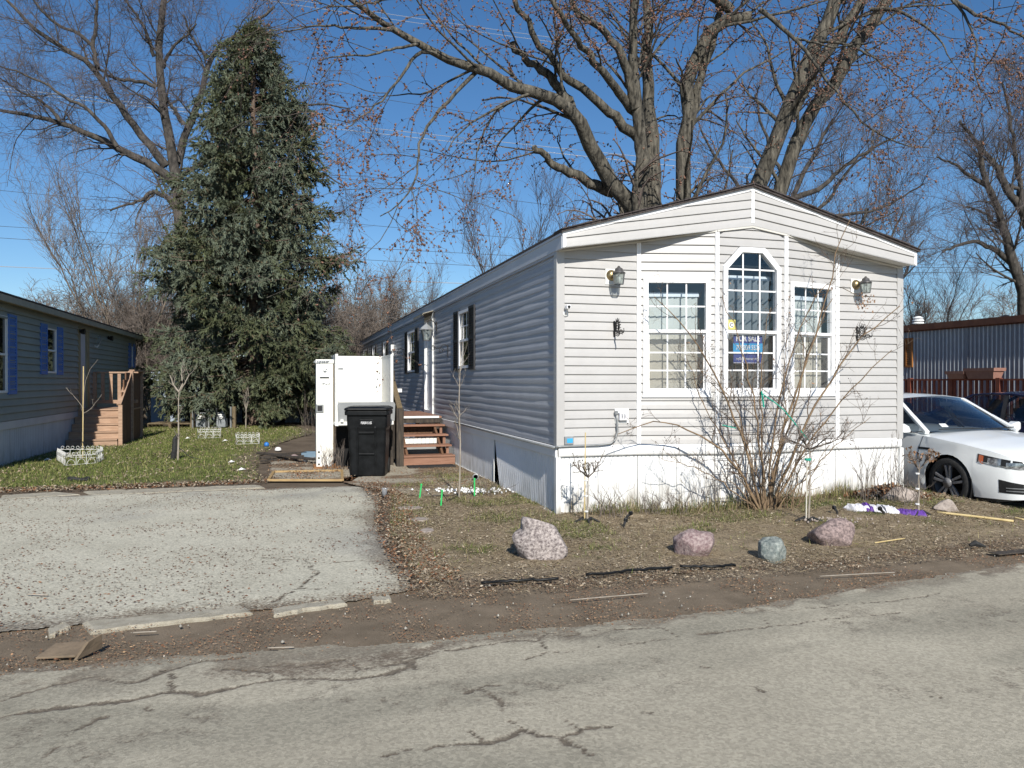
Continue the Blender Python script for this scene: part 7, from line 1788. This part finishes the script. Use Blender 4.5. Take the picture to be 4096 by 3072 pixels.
traced('maple_tree', 'leaning maple with two long stems right of the roof peak', [
    (q3([(430, 2600), (500, 1700), (620, 1110), (720, 900), (830, 650), (920, 400), (1030, 150), (1100, 0), (1180, -200)]), 19.6, 19.2, .30, .15), (q3([(820, 700), (960, 430), (1100, 230), (1200, 80), (1290, -60), (1400, -220)]), 19.5, 19.4, .17, .10),
    (q3([(640, 1900), (690, 1400), (760, 1140), (830, 950), (880, 800), (960, 660), (1080, 500), (1180, 320), (1290, 150), (1400, 0), (1520, -160)]), 20.0, 19.6, .22, .13), (q3([(650, 60), (800, 180), (860, 230), (960, 350), (1060, 510), (1150, 600), (1250, 740), (1350, 800), (1500, 870), (1640, 880)]), 17.2, 15.6, .055, .010),
    (q3([(1500, -260), (1780, 0), (1900, 70), (2050, 130), (2200, 230), (2330, 300)]), 18.0, 15.0, .07, .012), (q3([(1000, 250), (1160, 260), (1300, 330), (1420, 420), (1520, 500)]), 18.6, 17.0, .04, .010), (q3([(1300, 60), (1480, 60), (1620, 160), (1720, 240), (1780, 380)]), 18.6, 16.6, .05, .010), (q3([(1700, -120), (1860, 100), (1930, 260), (1910, 420), (1960, 560)]), 17.5, 15.6, .04, .010), (q3([(860, 230), (980, 260), (1100, 290), (1250, 260), (1380, 250)]), 17.0, 15.6, .03, .010)],
    grd(2880, 19.6), MLEV, 'bark', 'twig', 103, buds=8500)
FLEV = [(10, (1.2, 3.4), .85, .12, 9, .14, .18, .015, .05), (8, (.6, 1.9), .9, .08, 7, .17, .1, .0085, .05), (11, (.3, 1.0), .95, .05, 4, .2, .05, .0055, .05)]
traced('bare_tree', 'large dark bare tree spreading behind the spruce on the left', [
    (q1([(940, 1900), (935, 1500), (920, 1110), (905, 950), (890, 800), (850, 650), (825, 500), (815, 350), (805, 200), (830, 120), (850, 40), (850, -120)]), 34, 34, 0.346, 0.115), (q1([(880, 930), (800, 850), (680, 800), (580, 750), (480, 690), (380, 660), (310, 620), (200, 600), (100, 575), (-60, 565)]), 34, 31.5, 0.216, 0.050),
    (q1([(850, 850), (760, 740), (680, 640), (600, 530), (540, 430), (500, 370), (420, 290), (300, 240), (200, 170), (130, 100), (40, 0)]), 34, 32, 0.202, 0.058), (q1([(500, 350), (480, 230), (495, 120), (500, -60)]), 33, 33, 0.108, 0.050), (q1([(480, 240), (400, 170), (300, 130), (230, 70), (150, -20)]), 33, 32, 0.086, 0.036), (q1([(600, 750), (540, 650), (480, 590), (420, 530), (330, 500), (250, 430), (150, 390), (0, 340)]), 32.5, 31, 0.101, 0.029),
    (q1([(310, 620), (270, 560), (200, 510), (120, 480), (0, 400)]), 32, 31.5, 0.079, 0.029), (q1([(800, 450), (740, 420), (640, 410), (560, 390), (500, 350)]), 34, 33.5, 0.094, 0.050), (q1([(910, 830), (945, 700), (1000, 560), (1050, 400), (1070, 310), (1130, 230), (1200, 180), (1280, 140), (1400, 40)]), 34.3, 35, 0.187, 0.058), (q1([(940, 640), (890, 560), (850, 500)]), 34, 34, 0.101, 0.072),
    (q1([(835, 350), (860, 290), (900, 220), (970, 180), (1010, 120)]), 34, 33.5, 0.086, 0.036), (q1([(1065, 300), (1010, 240), (970, 170), (940, 80)]), 34.7, 34, 0.086, 0.036), (q1([(790, 290), (750, 160), (700, 80), (620, -20)]), 34, 33.5, 0.086, 0.043), (q1([(890, 1030), (790, 980), (700, 1030), (620, 1050), (560, 1080)]), 33.8, 32.5, 0.115, 0.036), (q1([(790, 990), (730, 1040), (700, 1110), (690, 1170)]), 33.5, 33, 0.050, 0.022), (q1([(920, 1000), (1200, 930), (1450, 860), (1650, 880), (1760, 950)]), 34.5, 35, 0.115, 0.029), (q1([(930, 900), (1250, 700), (1500, 570), (1650, 520), (1780, 560)]), 34.8, 36, 0.115, 0.029)],
    grd(733, 34), FLEV, 'bark_dark', 'twig_far', 104)
q4 = lambda L_: [(3500 + x / .906, 300 + y / .906) for x, y in L_]
traced('bare_tree', 'feathery bare tree above the trailer at the right edge', [
    (q4([(560, 1100), (545, 900), (530, 760), (500, 680), (465, 560), (440, 450), (400, 400), (385, 340), (380, 240)]), 40, 39, .42, .10), (q4([(560, 560), (520, 470), (470, 400), (440, 330), (400, 290), (350, 220), (300, 170)]), 40, 39, .26, .06), (q4([(510, 690), (440, 640), (370, 600), (300, 620), (240, 640)]), 40, 38.5, .18, .05), (q4([(400, 400), (330, 360), (280, 320), (220, 300)]), 39.5, 38.5, .13, .04), (q4([(470, 400), (540, 420), (600, 400)]), 40, 40, .12, .05), (q4([(460, 560), (400, 500), (330, 480)]), 40, 39, .10, .04), (q4([(540, 500), (500, 250), (480, 120), (460, 30)]), 40, 40, .16, .05), (q4([(600, 500), (560, 300), (540, 150), (560, 20)]), 41, 41, .16, .05)],
    grd(4130, 40), [(10, (1.2, 3.0), .8, .15, 8, .13, .2, .016, 0), (8, (.7, 1.7), .85, .15, 6, .16, .1, .009, 0), (10, (.3, 1.0), .8, .15, 4, .18, .05, .006, 0)], 'bark_dark', 'twig_far', 105)
traced('bare_tree', 'pale twiggy bare tree behind the leaning maple', [
    (q3([(560, 2600), (600, 1900), (690, 1500), (830, 1180), (930, 980), (1010, 830), (1080, 700)]), 36, 36, .34, .06), (q3([(830, 1180), (1000, 1120), (1180, 960), (1350, 860), (1480, 800)]), 36, 35, .15, .04), (q3([(690, 1500), (900, 1300), (1050, 1200), (1100, 1100), (1180, 1000), (1300, 900)]), 36, 37, .14, .04), (q3([(720, 1420), (560, 1150), (440, 1000), (360, 900), (300, 760)]), 36, 35, .14, .04), (q3([(900, 1300), (1250, 1260), (1400, 1230), (1550, 1130), (1620, 1090)]), 36, 35, .11, .03), (q3([(800, 1180), (760, 1000), (700, 850), (640, 700), (620, 560)]), 36, 36, .12, .04), (q3([(1000, 1600), (1250, 1350), (1300, 1200), (1240, 1350), (1450, 1250)]), 37, 36, .1, .03), (q3([(1380, 2000), (1420, 1700), (1400, 1500), (1440, 1350), (1500, 1250)]), 34, 34, .12, .03), (q3([(1400, 1750), (1500, 1640), (1560, 1500), (1620, 1420)]), 34, 34, .08, .03)],
    grd(2980, 36), [(10, (1.2, 3.0), .8, .15, 8, .13, .2, .014, 0), (7, (.7, 1.8), .85, .12, 6, .16, .1, .008, 0), (9, (.3, 1.0), .85, .1, 4, .18, .05, .0055, 0)], 'bark_dark', 'twig_far', 106)

# ================================================================== BACKGROUND TREES
def fan_proto(seed, h, nst, spread, lev, barkm, twigm, lean=0.0):
    rng = np.random.RandomState(seed); P = []; R = []
    for k in range(nst):
        a = 2 * PI * k / nst + rng.rand(); s_ = spread * (.4 + .7 * rng.rand()); hh = h * (.7 + .35 * rng.rand())
        P.append(resample([(rng.normal(0, .15), rng.normal(0, .15), -.1), (s_ * .25 * math.cos(a), s_ * .25 * math.sin(a), hh * .3), (s_ * .6 * math.cos(a) + lean * .5, s_ * .6 * math.sin(a), hh * .65), (s_ * math.cos(a) + lean, s_ * math.sin(a), hh)], 12, rng, .06)); R.append(np.linspace(.0045 * h + .02, .012, 12))
    P = np.stack(P); R = np.stack(R); cur = (P, R); out = []
    for (n, ln, sp, up, k, wn, tmin, rmin, dr) in lev: cur = sprout(*cur, n, ln, sp, up, k, wn, rng, tmin, .55, .3, rmin, dr); out.append(cur)
    t1 = npmesh('trunk', *tubes(P, R, 6)); t2 = npmesh('crown', *join([tubes(*q, 3) for q in out])); t1.materials.append(MAT[barkm]); t2.materials.append(MAT[twigm]); return t1, t2
LV1 = [(10, (1.0, 3.0), .55, .25, 7, .11, .2, .013, 0), (8, (.6, 1.6), .65, .22, 5, .13, .15, .008, 0), (5, (.3, .9), .7, .2, 4, .14, .1, .0055, 0)]
LV2 = [(12, (.8, 2.2), .8, .15, 7, .16, .15, .020, 0), (8, (.5, 1.3), .85, .1, 5, .18, .1, .014, 0), (6, (.25, .7), .85, .1, 4, .2, .1, .010, 0)]
PR = [fan_proto(1, 9.5, 11, 4.3, LV1, 'bark_warm', 'twig_warm', -.5), fan_proto(2, 9.5, 8, 4.0, LV1, 'bark_dark', 'twig_far'), fan_proto(3, 6.5, 6, 2.6, LV2, 'bark_warm', 'twig_warm'), fan_proto(4, 7.0, 4, 3.0, LV2, 'bark_dark', 'twig_warm')]
def bgtree(pr, px, Y, h, label, rz=0.0, name='bare_tree', group=None, sxy=1.0):
    b = grd(px, Y); t_ = thing(name, label, 'tree', b, rz, group); s_ = h / (9.5 if pr < 2 else (6.5 if pr == 2 else 7.0)); t_.scale = (s_ * sxy, s_ * sxy, s_)
    link('trunk', PR[pr][0], None, t_, smooth=True); link('crown', PR[pr][1], None, t_)
bgtree(0, 515, 30, 8.4, 'pale multi-stemmed bare tree behind the end of the blue home', .4, sxy=1.05)
bgtree(1, 2090, 30, 8.6, 'upright bare tree rising behind the middle of the white roof', 1.0, sxy=.95)
bgtree(1, 3180, 44, 11.0, 'bare tree far behind the leaning maple stems', 2.0, sxy=1.2)
bgtree(1, 3700, 46, 8.5, 'bare tree far behind the right corner of the white home', 3.1, sxy=1.1)
bgtree(1, 3900, 60, 7.0, 'distant bare tree over the trailer roof', 0.5)
bgtree(0, 1480, 46, 7.2, 'thin tall bare tree between the spruce and the white home', 2.2, sxy=.8)
bgtree(1, 1660, 50, 8.0, 'bare tree with open twigs over the far end of the white roof', .2, sxy=.9)
rng = random.Random(7)
grp = 'brushy trees in the wood behind'
spots = [(-60, 44), (60, 50), (180, 46), (300, 52), (420, 42), (560, 47), (620, 40), (690, 44), (780, 50), (900, 46), (1020, 48), (1140, 45), (1240, 41), (1330, 44), (1400, 48), (1470, 42), (1560, 46), (1640, 44), (1740, 48), (1830, 52), (1940, 50), (2100, 54), (2300, 58), (250, 60), (80, 62), (1250, 58), (1400, 60), (1550, 60), (3800, 58), (4000, 55), (3600, 62), (4200, 60), (-200, 48)]
for k, (px, Y) in enumerate(spots):
    bgtree(2 + k % 2, px, Y, (4.6 + 1.6 * rng.random()) * (1 if Y < 50 else 1.15), 'brushy bare tree in the wood ' + ('behind the blue home' if px < 640 else 'hidden behind the spruce' if px < 1120 else 'between the spruce and the white home' if px < 1720 else 'showing over the white roof' if px < 3000 else 'far behind the trailer'), rng.random() * 6, 'brush_tree', grp, 1.25)
for k, (px, Y, h) in enumerate(((610, 29.5, 3.5), (560, 31, 5.5), (640, 32, 4.5), (1330, 33, 4.5), (1230, 33, 3.2), (1420, 36, 6.5))):
    bgtree(2, px, Y, h, 'low brown thicket in the gaps beside the spruce', k * 1.3, 'thicket', 'thickets beside the spruce', 1.1)

# ================================================================== OVERHEAD WIRES
def wire(x0, y0, x1, y1, Y0, Y1, r, mat, label, sag=.6):
    A = at(x0, y0, Y0); B = at(x1, y1, Y1); d = B - A; A2, B2 = A - d * .35, B + d * .35; n = 25
    pts = [A2 + (B2 - A2) * s_ + np.array((0, 0, sag * 4 * (s_ - .2) * (s_ - .8) * .25)) for s_ in np.linspace(0, 1, n)]
    o_ = MB().tube(np.array(pts) - pts[0], r, 5, False).build('power_line', mat); o_.location = tuple(pts[0]); tag(o_, label, 'power line', 'overhead power lines')
wire(0, 352, 2300, 600, 80, 80, .030, 'wire_bright', 'upper of the paired bright wires crossing behind the spruce'); wire(0, 364, 2300, 622, 80, 80, .030, 'wire_bright', 'lower of the paired bright wires crossing behind the spruce')
wire(0, 1066, 1800, 1132, 85, 85, .040, 'wire_bright', 'lowest single bright wire just above the far wood')
for a, b, c_, lb in ((150, 440, 820, 'high thin dark wire at the upper left'), (530, 770, 860, 'thin dark wire below the paired bright wires'), (762, 930, 880, 'dark wire third from the lowest bright wire'), (905, 1010, 1090, 'dark wire second above the lowest bright wire'), (952, 1058, 1125, 'dark wire nearest above the lowest bright wire')):
    wire(0, a, 1800, b, 78, 78, .022, 'wire', lb)
wire(1300, 20, 2300, 165, 70, 70, .02, 'wire_bright', 'upper thin wire among the maple twigs'); wire(1300, 40, 2300, 182, 70, 70, .02, 'wire_bright', 'lower thin wire among the maple twigs')
for a, b, lb in ((215, 300, 'thin wire high at the right through the buds'), (335, 395, 'thin wire at the right below the highest one'), (560, 590, 'thin wire right of the leaning maple'), (1068, 1070, 'low thin wire above the trailer, upper'), (1088, 1092, 'low thin wire above the trailer, lower')): wire(3400, a, 4300, b, 75, 75, .02, 'wire', lb, .3)
